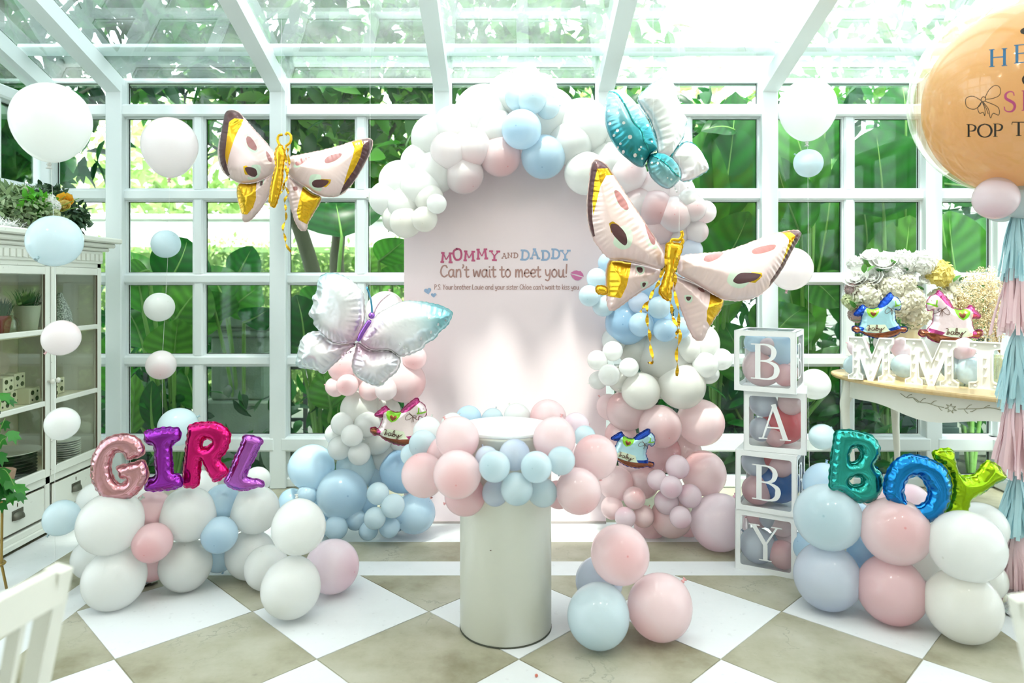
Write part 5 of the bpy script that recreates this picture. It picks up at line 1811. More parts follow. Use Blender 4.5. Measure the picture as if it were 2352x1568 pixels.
def horse(label, cx, cy_, s, mirror, rot, Y, body, trim, yaw=0):
    Mb = foil('horse body foil ' + label[:6], body, rough=0.26, metal=0.5)
    Mt = foil('horse trim foil ' + label[:6], trim, rough=0.22, metal=0.8)
    ca, sa = math.cos(R(rot)), math.sin(R(rot))

    def tr(L):
        out = []
        for a, b in L:
            x, y = (a - ZH[0]) * s * (-1 if mirror else 1), (b - ZH[1]) * s
            out.append((cx + x * ca - y * sa, cy_ + x * sa + y * ca))
        return out
    pl = Plane(cx, cy_, Y, yaw)
    t = empty('rocking_horse_balloon', P(cx, cy_ + 330 * s, Y), label, 'foil balloon', 'rocking horse balloons')
    mats = [Mb, F_copper, Mt, F_lime, F_print, F_ink]
    rg = [(pl.pts(tr(H_reg[n])), m) for n, m in (('print', 4), ('rock', 1), ('tail', 2), ('mane', 2), ('saddle', 3), ('heart', 1), ('cuff1', 2), ('cuff2', 2), ('halter', 3), ('strap', 3), ('eye', 5))]
    unit = s * Y / F
    o, pw = foil_part('horse_body', pl, np.array(smooth_closed(pl.pts(tr(H_out)), 3)), mats, t, rg, D=95 * unit, Hh=80 * unit, step=max(0.0045, 13 * unit), seam=7 * unit, rip=0.2, k=2 * math.pi / (60 * unit), seam_mat=Mt)
    vf = [ribbon(np.array(smooth_open(pl.pts(tr(L if not mirror else [(910 - a - 10, b) for a, b in L])), 4)), 9 * unit, 0.004, surf=pw.height) for L in BABY]
    V, Fc = join(*vf)
    obj('lettering', ([pl.M @ Vector(v) for v in V], Fc), F_ink, o)
    vf = [ribbon(np.array(smooth_open(pl.pts(tr(L)), 4)), 6 * unit, 0.004, surf=pw.height) for L in BOW]
    V, Fc = join(*vf)
    obj('bow', ([pl.M @ Vector(v) for v in V], Fc), F_ink, o)
    return t


horse('pale blue foil rocking horse with a dark blue mane, on the table behind the letters', 2012.6, 723.8, 1 / 6.27, False, 0, 4.36, rgb(170, 214, 224), rgb(24, 72, 176), -12)
horse('white-pink foil rocking horse with a magenta mane, on the table behind the letters', 2193, 728, 1.16 / 6.27, True, 1, 4.10, rgb(238, 216, 220), rgb(190, 76, 136), -12)
horse('white-pink foil rocking horse with a magenta mane, tilted before the white garland balloons', 915, 963, 0.172, False, 9, 3.79, rgb(240, 222, 222), rgb(176, 62, 120), 0)
horse('pale blue foil rocking horse with a dark blue mane, tilted before the pink garland balloons', 1448, 1021, 0.146, False, 17, 3.80, rgb(176, 214, 224), rgb(22, 60, 150), 0)

# ------------------------------------------------------------------ lettering
def vrib(path, ws, z=0.0, lift=None, per=5, curved=True, surf=None):
    """a flat stroke whose width changes along it"""
    A = np.array(smooth_open(path, per)) if curved and len(path) > 2 else np.array(path, dtype=float)
    n = len(A)
    if isinstance(ws, (int, float)):
        ws = [ws] * len(path)
    w = np.interp(np.linspace(0, 1, n), np.linspace(0, 1, len(ws)), ws)
    T = np.gradient(A, axis=0)
    T /= np.linalg.norm(T, axis=1)[:, None] + 1e-12
    N = np.stack([-T[:, 1], T[:, 0]], 1)
    V = []
    for i in range(n):
        for s in (1, -1):
            V.append((A[i][0] + s * N[i][0] * w[i] / 2, A[i][1] + s * N[i][1] * w[i] / 2, z))
    return V, [(2 * i, 2 * i + 1, 2 * i + 3, 2 * i + 2) for i in range(n - 1)]


th, tn = 0.15, 0.045
SERIF = {
    'B': [([(.26, 0), (.26, 1)], th, 0), ([(.06, .018), (.3, .018)], .036, 0), ([(.06, .982), (.3, .982)], .036, 0),
          ([(.26, .98), (.5, .975), (.67, .9), (.72, .76), (.66, .6), (.5, .525), (.26, .52)], [.04, .05, .11, .15, .11, .05, .04], 1),
          ([(.26, .52), (.55, .5), (.76, .4), (.8, .26), (.74, .1), (.55, .02), (.26, .02)], [.04, .05, .12, .16, .12, .05, .04], 1)],
    'A': [([(.13, .02), (.48, 1)], .055, 0), ([(.46, 1), (.84, .02)], .14, 0), ([(.24, .34), (.7, .34)], .05, 0), ([(0, .018), (.28, .018)], .036, 0), ([(.66, .018), (1, .018)], .036, 0)],
    'Y': [([(.12, .98), (.5, .45)], .13, 0), ([(.86, .98), (.5, .45)], .055, 0), ([(.5, .47), (.5, .02)], .13, 0), ([(-.04, .982), (.32, .982)], .036, 0), ([(.68, .982), (1.02, .982)], .036, 0), ([(.3, .018), (.7, .018)], .036, 0)],
    'H': [([(.16, 0), (.16, 1)], .12, 0), ([(.74, 0), (.74, 1)], .12, 0), ([(.16, .52), (.74, .52)], .05, 0)] + [([(x - .13, y), (x + .13, y)], .035, 0) for x in (.16, .74) for y in (.015, .985)],
    'E': [([(.18, 0), (.18, 1)], .12, 0), ([(.05, .985), (.68, .985)], .04, 0), ([(.05, .015), (.72, .015)], .04, 0), ([(.18, .52), (.55, .52)], .045, 0), ([(.68, .985), (.69, .8)], .035, 0), ([(.72, .015), (.74, .22)], .035, 0), ([(.55, .62), (.55, .42)], .03, 0)],
    'S': [([(.64, .78), (.58, .95), (.36, 1.0), (.14, .88), (.14, .68), (.36, .55), (.6, .42), (.68, .22), (.54, .03), (.28, 0), (.08, .1), (.05, .26)], [.05, .05, .06, .1, .12, .13, .13, .12, .09, .05, .05, .05], 1)],
    'P': [([(.2, 0), (.2, 1)], .12, 0), ([(.06, .985), (.3, .985)], .035, 0), ([(.06, .015), (.36, .015)], .035, 0), ([(.2, .98), (.46, .97), (.64, .86), (.66, .7), (.56, .53), (.36, .47), (.22, .48)], [.04, .05, .1, .13, .1, .05, .04], 1)],
    'O': [([(.5, 1), (.2, .86), (.07, .5), (.2, .14), (.5, 0), (.8, .14), (.93, .5), (.8, .86), (.5, 1), (.4, .98)], [.05, .1, .13, .1, .05, .1, .13, .1, .05, .05], 1)],
    'T': [([(.42, 0), (.42, 1)], .12, 0), ([(.04, .98), (.8, .98)], .045, 0), ([(.05, .98), (.03, .8)], .035, 0), ([(.79, .98), (.81, .8)], .035, 0), ([(.26, .015), (.58, .015)], .035, 0)]}


def glyph(ch, x, y, w, h, rot=0.0, table=SERIF):
    out = []
    ca, sa = math.cos(rot), math.sin(rot)
    for i, (p, ws, cv) in enumerate(table[ch]):
        pp = [(x + w * a * ca - h * b * sa, y + w * a * sa + h * b * ca) for a, b in p]
        k = (w + h) / 2
        out.append(vrib(pp, [q * k for q in ws] if isinstance(ws, list) else ws * k, z=0.0002 * i, curved=bool(cv)))
    return out


SLAB = {
    'M': ([[(.13, .05), (.17, .68)], [(.7, .68), (.76, .05)]], [[(.17, .68), (.43, .22)], [(.43, .22), (.7, .68)]], [(.0, .27, .05), (.62, .92, .05), (.02, .28, .68), (.6, .88, .68)], .94),
    'O': ([[(.38, .74), (.1, .6), (.06, .34), (.2, .06), (.4, 0), (.64, .08), (.74, .36), (.64, .66), (.38, .74), (.3, .72)]], [], [], .82),
    'Y': ([[(.38, .36), (.38, .05)]], [[(.1, .68), (.38, .34)], [(.68, .68), (.38, .34)]], [(.2, .58, .05), (-.04, .26, .68), (.52, .82, .68)], .82),
    'D': ([[(.16, .05), (.16, .68)], [(.16, .68), (.42, .67), (.62, .52), (.64, .28), (.48, .08), (.16, .05)]], [], [(.0, .3, .05), (.0, .3, .68)], .74),
    'A': ([[(.38, .68), (.68, .05)]], [[(.1, .05), (.38, .68)], [(.22, .28), (.56, .28)]], [(-.04, .24, .05), (.54, .84, .05), (.22, .5, .68)], .86),
    'N': ([[(.16, .05), (.16, .68)], [(.64, .05), (.64, .68)]], [[(.16, .68), (.64, .05)]], [(.02, .3, .05), (.02, .26, .68), (.52, .78, .68)], .82)}
HAND = {
    'c': (.42, [[(.36, .38), (.24, .48), (.08, .34), (.08, .12), (.2, 0), (.36, .1)]]),
    'C': (.55, [[(.5, .6), (.4, .73), (.2, .68), (.08, .4), (.14, .12), (.32, .01), (.52, .14)]]), 'a': (.5, [[(.38, .42), (.24, .48), (.08, .34), (.08, .12), (.2, 0), (.34, .12), (.39, .44)], [(.39, .46), (.39, .1), (.47, 0)]]),
    'n': (.47, [[(.08, .47), (.08, 0)], [(.08, .28), (.2, .46), (.34, .42), (.37, 0)]]), "'": (.15, [[(.06, .78), (.1, .7), (.03, .58)]]), 't': (.33, [[(.14, .66), (.14, .1), (.22, 0), (.31, .05)], [(0, .46), (.3, .46)]]),
    'w': (.56, [[(.04, .46), (.12, .02), (.27, .38), (.4, .02), (.52, .46)]]), 'i': (.2, [[(.08, .46), (.08, .08), (.15, 0)], [(.07, .63), (.09, .65)]]),
    'o': (.46, [[(.22, .48), (.08, .36), (.07, .14), (.2, 0), (.36, .1), (.38, .32), (.26, .48), (.2, .48)]]), 'm': (.58, [[(.06, .46), (.06, 0)], [(.06, .28), (.18, .46), (.26, .38), (.27, 0)], [(.27, .28), (.39, .46), (.48, .38), (.5, 0)]]),
    'e': (.43, [[(.07, .24), (.36, .28), (.32, .44), (.2, .48), (.07, .32), (.1, .08), (.24, 0), (.38, .08)]]), 'y': (.44, [[(.06, .46), (.1, .18), (.22, .1), (.34, .24)], [(.37, .46), (.35, .02), (.24, -.22), (.06, -.17)]]),
    'u': (.48, [[(.06, .46), (.08, .1), (.2, 0), (.32, .12), (.36, .44)], [(.37, .46), (.37, .06), (.44, 0)]]), '!': (.22, [[(.12, .8), (.09, .24)], [(.07, .03), (.09, .04)]]),
    'P': (.46, [[(.1, 0), (.12, .74)], [(.1, .72), (.32, .72), (.4, .56), (.3, .4), (.11, .36)]]), '.': (.17, [[(.05, .02), (.07, .03)]]), 'S': (.47, [[(.42, .66), (.26, .75), (.1, .62), (.2, .42), (.38, .28), (.34, .06), (.16, 0), (.04, .1)]]),
    'Y': (.46, [[(.04, .74), (.22, .38)], [(.42, .74), (.22, .38), (.16, 0)]]), 'r': (.33, [[(.08, .46), (.08, 0)], [(.08, .26), (.18, .44), (.3, .44)]]), 'b': (.47, [[(.08, .78), (.08, .02)], [(.08, .34), (.24, .47), (.39, .3), (.35, .06), (.2, 0), (.08, .1)]]),
    'h': (.46, [[(.08, .78), (.08, 0)], [(.08, .28), (.22, .46), (.35, .38), (.37, 0)]]), 'L': (.44, [[(.12, .74), (.08, .03), (.12, .02), (.4, .03)]]), 'd': (.48, [[(.36, .4), (.22, .47), (.07, .32), (.08, .08), (.22, 0), (.36, .14)], [(.38, .78), (.38, .06), (.43, 0)]]),
    's': (.37, [[(.32, .42), (.18, .48), (.08, .37), (.2, .25), (.31, .13), (.2, 0), (.04, .06)]]), 'k': (.4, [[(.08, .78), (.08, 0)], [(.34, .46), (.1, .22), (.37, 0)]]), 'l': (.19, [[(.09, .78), (.08, .0)]]), ' ': (.24, [])}


def hand_text(s, x0, x1, y, h, weight, Q):
    """single-stroke writing between x0 and x1 on the baseline y; Q maps (x, y) into the plane"""
    tot = sum(HAND[c][0] for c in s)
    k = (x1 - x0) / tot
    out, x = [], x0
    for c in s:
        w, st = HAND[c]
        for p in st:
            q = [Q(x + a * k, y - b * h) for a, b in p]
            A = np.array(smooth_open(q, 5)) if len(q) > 2 else np.array(q)
            out.append(ribbon(A, weight, 0.00025 * (len(out) % 5)))
        x += w * k
    return join(*out)


# ------------------------------------------------------------------ backdrop board
YBD = 4.20
M_board = mat('pink-white printed board', rgb(243, 226, 230), rough=0.5, var=0.01)
xl, xr = P(928, 0, YBD).x, P(1392, 0, YBD).x
xm, rw = (xl + xr) / 2, (xr - xl) / 2
out = [(xl, 0.004), (xr, 0.004), (xr, 1.74)] + [(xm + rw * math.cos(a), 1.74 + rw * math.sin(a)) for a in np.linspace(0, math.pi, 40)[1:-1]] + [(xl, 1.74)]
V, Fc = prism(out, 0, 0.02)
bd = obj('arched_backdrop', ([(v[0], YBD + v[2], v[1]) for v in V], Fc), M_board, label='arched pink-white backdrop board with printed message', cat='backdrop')
obj('foot', box(xl + 0.1, xl + 0.16, YBD + 0.02, YBD + 0.4, 0.003, 0.04), M_frame, bd)
obj('foot', box(xr - 0.16, xr - 0.1, YBD + 0.02, YBD + 0.4, 0.003, 0.04), M_frame, bd)
obj('base_strip', box(xl, xr, YBD - 0.008, YBD, 0.004, 0.016), mat('grey board edge', rgb(170, 160, 156)), bd)
pb = Plane(1160, 600, YBD - 0.0015)
K = YBD / F


def on_board(name, VF, m):
    return obj(name, ([pb.M @ Vector(v) for v in VF[0]], VF[1]), m, bd)


def Q(x, y):
    return pb.uv(x, y)


I_rose = mat('rose print', rgb(198, 92, 132), rough=0.5)
I_brown = mat('dusty brown print', rgb(178, 138, 132), rough=0.5)
I_blue = mat('dusty blue print', rgb(150, 174, 206), rough=0.5)


def slab_word(s, boxes, m, thick, thin):
    out = []
    for c, (x0, y0, w, h, rot) in zip(s, boxes):
        heavy, light, ser, adv = SLAB[c]
        ca, sa = math.cos(R(rot)), math.sin(R(rot))

        def T(a, b):
            u, v = a / adv * w, b / .74 * h
            return Q(x0 + u * ca + v * sa, y0 + h - (v * ca - u * sa))
        for p in heavy:
            A = [T(a, b) for a, b in p]
            out.append(vrib(A, thick * K, z=0.00025 * (len(out) % 7), curved=len(p) > 2))
        for p in light:
            out.append(vrib([T(a, b) for a, b in p], thin * K, z=0.00025 * (len(out) % 7), curved=False))
        for a0, a1, b in ser:
            out.append(vrib([T(a0, b), T(a1, b)], thick * K * 0.95, z=0.00025 * (len(out) % 7), curved=False))
    return join(*out)


z = (940, 540, 5.113)
bx_ = lambda L: [(z[0] + a / z[2], z[1] + b / z[2], c / z[2], d / z[2], r) for a, b, c, d, r in L]
on_board('lettering', slab_word('MOMMY', bx_([(366, 198, 145, 122, 3), (512, 160, 112, 130, 0), (636, 180, 142, 122, 2), (790, 160, 140, 126, -2), (940, 178, 125, 120, 2)]), I_rose, 4.6, 2.6), I_rose)
on_board('lettering', slab_word('AND', bx_([(1085, 208, 66, 66, 2), (1150, 205, 66, 64, 0), (1222, 204, 60, 66, 0)]), I_brown, 2.2, 1.4), I_brown)
on_board('lettering', slab_word('DADDY', bx_([(1302, 166, 112, 128, 3), (1420, 155, 120, 126, 0), (1548, 174, 108, 124, 0), (1664, 155, 108, 124, 3), (1775, 172, 122, 124, -1)]), I_blue, 4.4, 2.6), I_blue)
on_board('lettering', hand_text("Can't wait to meet you!", 1010, 1305, 636, 36, 3.4 * K, Q), I_brown)
on_board('lettering', hand_text("P.S. Your brother Louie and your sister Chloe can't wait to kiss you", 997, 1330, 664.5, 15, 1.35 * K, Q), I_brown)


def heart(cx, cy_, r, rot):
    pts = []
    for a in np.linspace(0, 2 * math.pi, 28)[:-1]:
        x, y = 16 * math.sin(a) ** 3, -(13 * math.cos(a) - 5 * math.cos(2 * a) - 2 * math.cos(3 * a) - math.cos(4 * a))
        ca, sa = math.cos(R(rot)), math.sin(R(rot))
        pts.append(Q(cx + (x * ca - y * sa) * r / 16, cy_ + (x * sa + y * ca) * r / 16))
    V, Fc = prism(pts, 0, 0.0008)
    return V, Fc


on_board('printed_heart', heart(982.5, 668, 8.3, -10), I_blue)
on_board('printed_heart', heart(996, 677.5, 6.2, -5), I_blue)
lips = [([(1310, 627), (1318, 622), (1324, 620.5), (1329, 622.5), (1334, 622.5), (1339, 629), (1341, 635.5), (1336, 634), (1330, 632), (1322, 629.5), (1316, 628.5)], 0),
        ([(1310, 629), (1316, 631), (1323, 633), (1331, 635.5), (1338, 637), (1334, 641), (1328, 643.8), (1321, 643), (1315, 637.5)], 0)]
I_lip = mat('lip print', rgb(216, 122, 170), rough=0.5)
for L, _ in lips:
    on_board('printed_lip', prism([Q(a, b) for a, b in L], 0, 0.0008), I_lip)

# ------------------------------------------------------------------ pedestal
Yp = 2.948
pc = P(1161.5, 1437, Yp)
M_ped = mat('off-white pedestal', rgb(226, 226, 214), rough=0.32, var=0.03, scale=3, coat=0.15)
M_pedtop = mat('white pedestal top', rgb(244, 246, 244), rough=0.35)
pd = empty('round_pedestal', (pc.x, Yp, TOP), 'white cylindrical pedestal with a balloon ring round its top', 'pedestal')
rp_ = 0.193
obj('drum', lathe([(rp_ - 0.006, 0.0), (rp_ - 0.004, 0.004), (rp_, 0.008), (rp_, 0.815), (rp_ + 0.003, 0.818), (rp_ + 0.003, 0.83)], 64, (pc.x, Yp, TOP)), M_ped, pd, smooth=False)
obj('top_disc', lathe([(rp_ + 0.004, 0.83), (rp_ + 0.006, 0.834), (rp_ + 0.006, 0.842), (rp_ + 0.003, 0.845)], 64, (pc.x, Yp, TOP)), M_pedtop, pd)
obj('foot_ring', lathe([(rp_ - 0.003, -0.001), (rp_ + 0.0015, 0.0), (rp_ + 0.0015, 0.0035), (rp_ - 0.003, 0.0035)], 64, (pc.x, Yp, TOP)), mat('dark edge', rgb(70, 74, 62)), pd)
sp_ = P(1127, 1264, Yp - rp_ - 0.0005)
obj('speck', ell(sp_, (0.004, 0.001, 0.002), 8, 5), F_ink, pd)
for o_ in pd.children:
    if o_.name.startswith('drum'):
        for p_ in o_.data.polygons:
            p_.use_smooth = len(p_.vertices) == 4

# ------------------------------------------------------------------ lettered boxes
M_card = mat('white card', rgb(238, 240, 240), rough=0.5, var=0.02)
M_acet = glassmat('clear film', (0.985, 0.99, 0.99), refl=0.025, rmax=0.3)
BW, BH = 0.292, 0.302
bz = TOP
boxes = [('Y', 1688, 3.54, -29.3, 'bottom', [(-.05, .05, .10, .088, 'v'), (.07, .06, .08, .07, 'P'), (-.06, -.05, .22, .06, 'P'), (.06, .0, .22, .07, 'p'), (.03, -.05, .09, .06, 'b'), (.0, .02, .24, .05, 'v'), (.08, -.04, .14, .055, 'p')]),
         ('B', 1689, 3.535, -30, 'third', [(-.07, .03, .22, .07, 'v'), (-.06, .04, .08, .075, 'P'), (.06, -.02, .12, .105, 'D'), (.06, .06, .23, .06, 'P'), (.02, .05, .25, .045, 'r'), (-.04, -.07, .1, .06, 'p')]),
         ('A', 1708, 3.52, -24, 'second', [(-.06, .04, .23, .07, 'v'), (-.07, .05, .09, .06, 'v'), (.05, -.01, .12, .105, 'r'), (.07, .05, .24, .06, 'p'), (-.02, -.06, .06, .055, 'r'), (.0, .06, .06, .05, 'P')]),
         ('B', 1686, 3.52, -30, 'top', [(-.06, .05, .25, .055, 'b'), (.07, .03, .21, .085, 'b'), (-.03, .03, .11, .098, 'p'), (.01, .08, .22, .045, 'p'), (.09, .07, .08, .055, 'P'), (.07, -.07, .08, .06, 'p')])]
words_ = {'Y': 'Y', 'A': 'A'}
for (ch, px, Y, rot, pos, inn) in boxes:
    fl = P(px, 0, Y)
    M = Matrix.Translation((fl.x, Y, bz)) @ Matrix.Rotation(R(rot), 4, 'Z')      # origin: front left foot; x along the front, y inwards
    lb = {'Y': 'white window box lettered Y, at the foot of the stack', 'A': 'white window box lettered A, second of the stack from its top'}.get(
        ch, 'white window box lettered B, on top of the stack' if pos == 'top' else 'white window box lettered B, between the A and Y boxes')
    t = empty('lettered_box', M @ Vector((BW / 2, BW / 2, 0)), lb, 'box', 'stacked lettered boxes', rotz=R(rot))
    f_, ck = 0.026, 0.003

    def card_face(G):
        """a square card frame with a round-cornered window; G maps the face to space"""
        o = [(0, 0), (BW, 0), (BW, BH), (0, BH)]
        r_ = 0.012
        i_ = []
        for cx_, cy2, a0 in ((f_ + r_, f_ + r_, 180), (BW - f_ - r_, f_ + r_, 270), (BW - f_ - r_, BH - f_ - r_, 0), (f_ + r_, BH - f_ - r_, 90)):
            for a in np.linspace(a0, a0 + 90, 5):
                i_.append((cx_ + r_ * math.cos(R(a)), cy2 + r_ * math.sin(R(a))))
        V, Fc = [], []
        for zz in (0, -ck):
            V += [(a, b, zz) for a, b in o] + [(a, b, zz) for a, b in i_]
        n = 24
        for base, fl_ in ((0, False), (n, True)):
            for c_ in range(4):
                ids = [base + c_] + [base + 4 + c_ * 5 + k_ for k_ in range(5)]
                nx = (c_ + 1) % 4
                for k_ in range(4):
                    q = (base + c_, base + 4 + c_ * 5 + k_ + 1, base + 4 + c_ * 5 + k_)
                    Fc.append(q if not fl_ else q[::-1])
                q = (base + c_, base + nx, base + 4 + nx * 5, base + 4 + c_ * 5 + 4)
                Fc.append(q if not fl_ else q[::-1])
        for k_ in range(20):
            a, b = 4 + k_, 4 + (k_ + 1) % 20
            Fc.append((a, b, b + n, a + n))
        for c_ in range(4):
            a, b = c_, (c_ + 1) % 4
            Fc.append((b, a, a + n, b + n))
        return [G @ Vector(v) for v in V], Fc
    faces = [M @ frame((0, 0, 0), (1, 0, 0), (0, 0, 1)), M @ frame((BW, 0, 0), (0, 1, 0), (0, 0, 1)), M @ frame((BW, BW, 0), (-1, 0, 0), (0, 0, 1)), M @ frame((0, BW, 0), (0, -1, 0), (0, 0, 1))]
    for i_, G in enumerate(faces):
        c_ = obj('card_frame', card_face(G), M_card, t)
        V = [G @ Vector(v) for v in ((0.01, 0.01, -0.004), (BW - 0.01, 0.01, -0.004), (BW - 0.01, BH - 0.01, -0.004), (0.01, BH - 0.01, -0.004))]
        obj('film_window', (V, [(0, 1, 2, 3)]), M_acet, c_)
        if i_ < 2:
            VF = join(*glyph(ch, BW / 2 - 0.075, BH / 2 - 0.088, 0.15 if ch != 'B' else 0.165, 0.176))
            obj('lettering', ([G @ Vector((v[0], v[1], -0.0032 + v[2])) for v in VF[0]], VF[1]), M_card, t)
    obj('base_panel', xf(box(0.003, BW - 0.003, 0.003, BW - 0.003, 0.001, 0.005), M), M_card, t)
    if pos == 'top':
        Gt = M @ frame((0, 0, BH), (1, 0, 0), (0, 1, 0))
        c_ = obj('card_frame', xf(card_face(Matrix.Scale(1, 4)), Gt @ Matrix.Scale(BW / BH, 4, (0, 1, 0))), M_card, t)
        V = [Gt @ Vector(v) for v in ((0.01, 0.01, -0.004), (BW - 0.01, 0.01, -0.004), (BW - 0.01, BW - 0.01, -0.004), (0.01, BW - 0.01, -0.004))]
        obj('film_window', (V, [(0, 1, 2, 3)]), M_acet, c_)
    else:
        obj('top_panel', xf(box(0.003, BW - 0.003, 0.003, BW - 0.003, BH - 0.005, BH - 0.001), M), M_card, t)
    for (x, y, zz, r_, c_) in inn:
        x = max(-BW / 2 + r_ + .006, min(BW / 2 - r_ - .006, x))
        y = max(-BW / 2 + r_ + .006, min(BW / 2 - r_ - .006, -y))
        zz = max(r_ + .007, min(BH - r_ - .007, zz))
        p = M @ Vector((BW / 2 + x, BW / 2 + y, zz))
        rr = r_ * F / p.y
        balloon(CX + p.x / p.y * F, CY - (p.z - H) / p.y * F, rr, p.y, c_, {'Y': 'inside the Y box', 'A': 'inside the A box'}.get(ch, 'inside the top B box' if pos == 'top' else 'inside the lower B box'),
                tip=(0.2, -0.3) if r_ > 0.09 else None)
    bz += BH + 0.0005

# ------------------------------------------------------------------ huge orange balloon with its tassels
Yo = 3.1
oc = P(2352, 216, Yo)
ro = 235 * Yo / F
M_bubble = glassmat('clear bubble skin', (0.99, 0.965, 0.93), refl=0.03, rmax=0.5, dirt=0.12, dirtscale=2.5, dirtcol=(0.95, 0.86, 0.74))
M_amber = latex('amber latex', rgb(242, 186, 108), rgb(216, 140, 60), trans=0.4)
ob = obj('giant_balloon', ell(oc, (ro, ro, ro * 0.985), 64, 40), M_bubble, smooth=True, label='huge amber orange bubble balloon with printed words and a bow', cat='balloon')
obj('inner_balloon', ell(oc + Vector((0.035, 0.03, -0.02)), (ro * 0.9, ro * 0.9, ro * 0.93), 48, 32), M_amber, ob, smooth=True)
me_k = lathe([(0.05, 0.03), (0.03, -0.01), (0.026, -0.04), (0.04, -0.06)], 14, (oc.x, Yo, oc.z - ro * 0.985))
obj('neck', me_k, M_amber, ob, smooth=True)


def on_ball(px, py, e=0.0025):
    d = (P(px, py, 1.0) - Vector((0, 0, H))).normalized()
    f_ = oc - Vector((0, 0, H))
    b = d.dot(f_)
    dd = b * b - f_.dot(f_) + (ro + e) ** 2
    return Vector((0, 0, H)) + d * (b - math.sqrt(max(dd, 0)))


def ball_text(VF, m, nm='lettering'):
    # VF in pixel coordinates (x right, y up negative)
    obj(nm, ([on_ball(v[0], v[1], 0.0025 + v[2] * 2) for v in VF[0]], VF[1]), m, ob)


def bword(L, m):
    for ch, x, y, w, h, sk in L:
        out = []
        for (p, ws, cv) in SERIF[ch]:
            pp = [(x + w * a, y - h * b - sk * a * w) for a, b in p]
            kk = (w + h) / 2 * 1.25
            pth = smooth_open(pp, 5) if cv else [np.array(pp[0]) + (np.array(pp[-1]) - np.array(pp[0])) * s_ for s_ in np.linspace(0, 1, 6)]
            out.append(vrib(pth, [q * kk for q in ws] if isinstance(ws, list) else ws * kk, z=0.0002 * len(out), curved=False))
        ball_text(join(*out), m)


I_black = mat('black print', rgb(28, 22, 18), rough=0.4)
bword([('H', 2270, 154, 50, 40, 0.08), ('E', 2327, 146, 48, 42, 0.1)], mat('blue print', rgb(0, 96, 140), rough=0.4))
bword([('S', 2305, 257, 38, 46, 0.05), ('H', 2345, 254, 52, 46, 0.0), ('E', 2402, 254, 42, 46, 0.0)], mat('purple print', rgb(176, 70, 120), rough=0.4))
bword([('P', 2218, 314, 34, 29, -0.05), ('O', 2244, 315, 36, 30, 0.0), ('P', 2279, 314, 34, 30, 0.0), ('T', 2323, 312, 40, 32, 0.0), ('O', 2362, 312, 36, 30, 0.0)], I_black)
BOWL = [[(2254, 231), (2235, 221), (2219, 226), (2220, 244), (2236, 251), (2250, 243), (2255, 233)], [(2262, 225), (2272, 206), (2286, 196), (2297, 202), (2296, 218), (2280, 226), (2264, 228)],
        [(2253, 228), (2258, 222), (2264, 225), (2262, 232), (2255, 233), (2253, 228)], [(2254, 234), (2246, 248), (2250, 260), (2258, 258), (2262, 266), (2262, 250), (2257, 236)],
        [(2258, 234), (2270, 250), (2275, 271), (2281, 260), (2294, 264), (2292, 246), (2262, 232)], [(2256, 234), (2264, 246), (2270, 262)]]
ball_text(join(*[vrib(L, 1.6, per=5) for L in BOWL]), I_black, 'printed_bow')
ball_text(join(*[vrib([(2344, 74), (2350, 72), (2362, 70), (2372, 78)], [6, 14, 16, 8])]), I_black, 'printed_mark')
ball_text(join(*[vrib([(2358, 170), (2350, 180), (2352, 190), (2362, 194)], [4, 5, 5, 4])]), I_black, 'printed_mark')

tg = empty('tassel_garland', (P(2338, 0, Yo).x, Yo, 0), 'hanging pink and aqua tissue tassels below the huge orange balloon', 'garland')
obj('cord', tube([(oc.x, Yo, oc.z - ro), (P(2338, 0, Yo).x, Yo, H + (CY - 500) * Yo / F), (P(2336, 0, Yo).x, Yo, 0.05)], 0.003, 6), M_string, tg)


def papermat(name, c):
    kk = NT(name)
    kk.p.inputs['Base Color'].default_value = c4(c)
    kk.p.inputs['Roughness'].default_value = 0.7
    tl = kk.n('ShaderNodeBsdfTranslucent')
    tl.inputs[0].default_value = c4(c)
    ms = kk.n('ShaderNodeMixShader')
    ms.inputs[0].default_value = 0.4
    kk.link(kk.p.outputs[0], ms.inputs[1])
    kk.link(tl.outputs[0], ms.inputs[2])
    kk.link(ms.outputs[0], kk.out.inputs['Surface'])
    return kk.m


M_tp, M_ta = papermat('pink tissue', rgb(248, 220, 224)), papermat('aqua tissue', rgb(200, 234, 240))
tr_ = random.Random(3)
for i, (y0, y1, c_, px, fl) in enumerate([(478, 650, M_ta, 2338, .075), (560, 775, M_tp, 2334, .085), (755, 945, M_ta, 2338, .08), (880, 1100, M_tp, 2336, .088), (1080, 1235, M_ta, 2338, .082), (1205, 1400, M_tp, 2336, .085)]):
    cx_ = P(px, 0, Yo).x
    z0_, z1_ = H + (CY - y0) * Yo / F, max(0.02, H + (CY - y1) * Yo / F)
    parts = []
    for s_ in range(100):
        a = tr_.uniform(0, 2 * math.pi)
        rad = fl * math.sqrt(tr_.uniform(0.1, 1))
        ln = z0_ - (z0_ - z1_) * tr_.uniform(0.8, 1.0)
        wv = tr_.uniform(-.012, .012)
        V, Fc = [], []
        tw = a + math.pi / 2 + tr_.uniform(-.6, .6)
        for j in range(8):
            u = j / 7
            rr = 0.006 + rad * (u ** 0.75)
            p = Vector((cx_ + rr * math.cos(a) + wv * math.sin(5 * u), Yo + rr * math.sin(a), z0_ + (ln - z0_) * u))
            h = Vector((math.cos(tw + u * wv * 60), math.sin(tw + u * wv * 60), 0)) * 0.0075
            V += [p - h, p + h]
        parts.append((V, [(2 * j, 2 * j + 1, 2 * j + 3, 2 * j + 2) for j in range(7)]))
    ts = obj('tassel', join(*parts), c_, tg)
    obj('tassel_knot', tube([(cx_, Yo, z0_ + 0.03), (cx_, Yo, z0_ - 0.02)], [0.006, 0.012], 8), c_, ts)
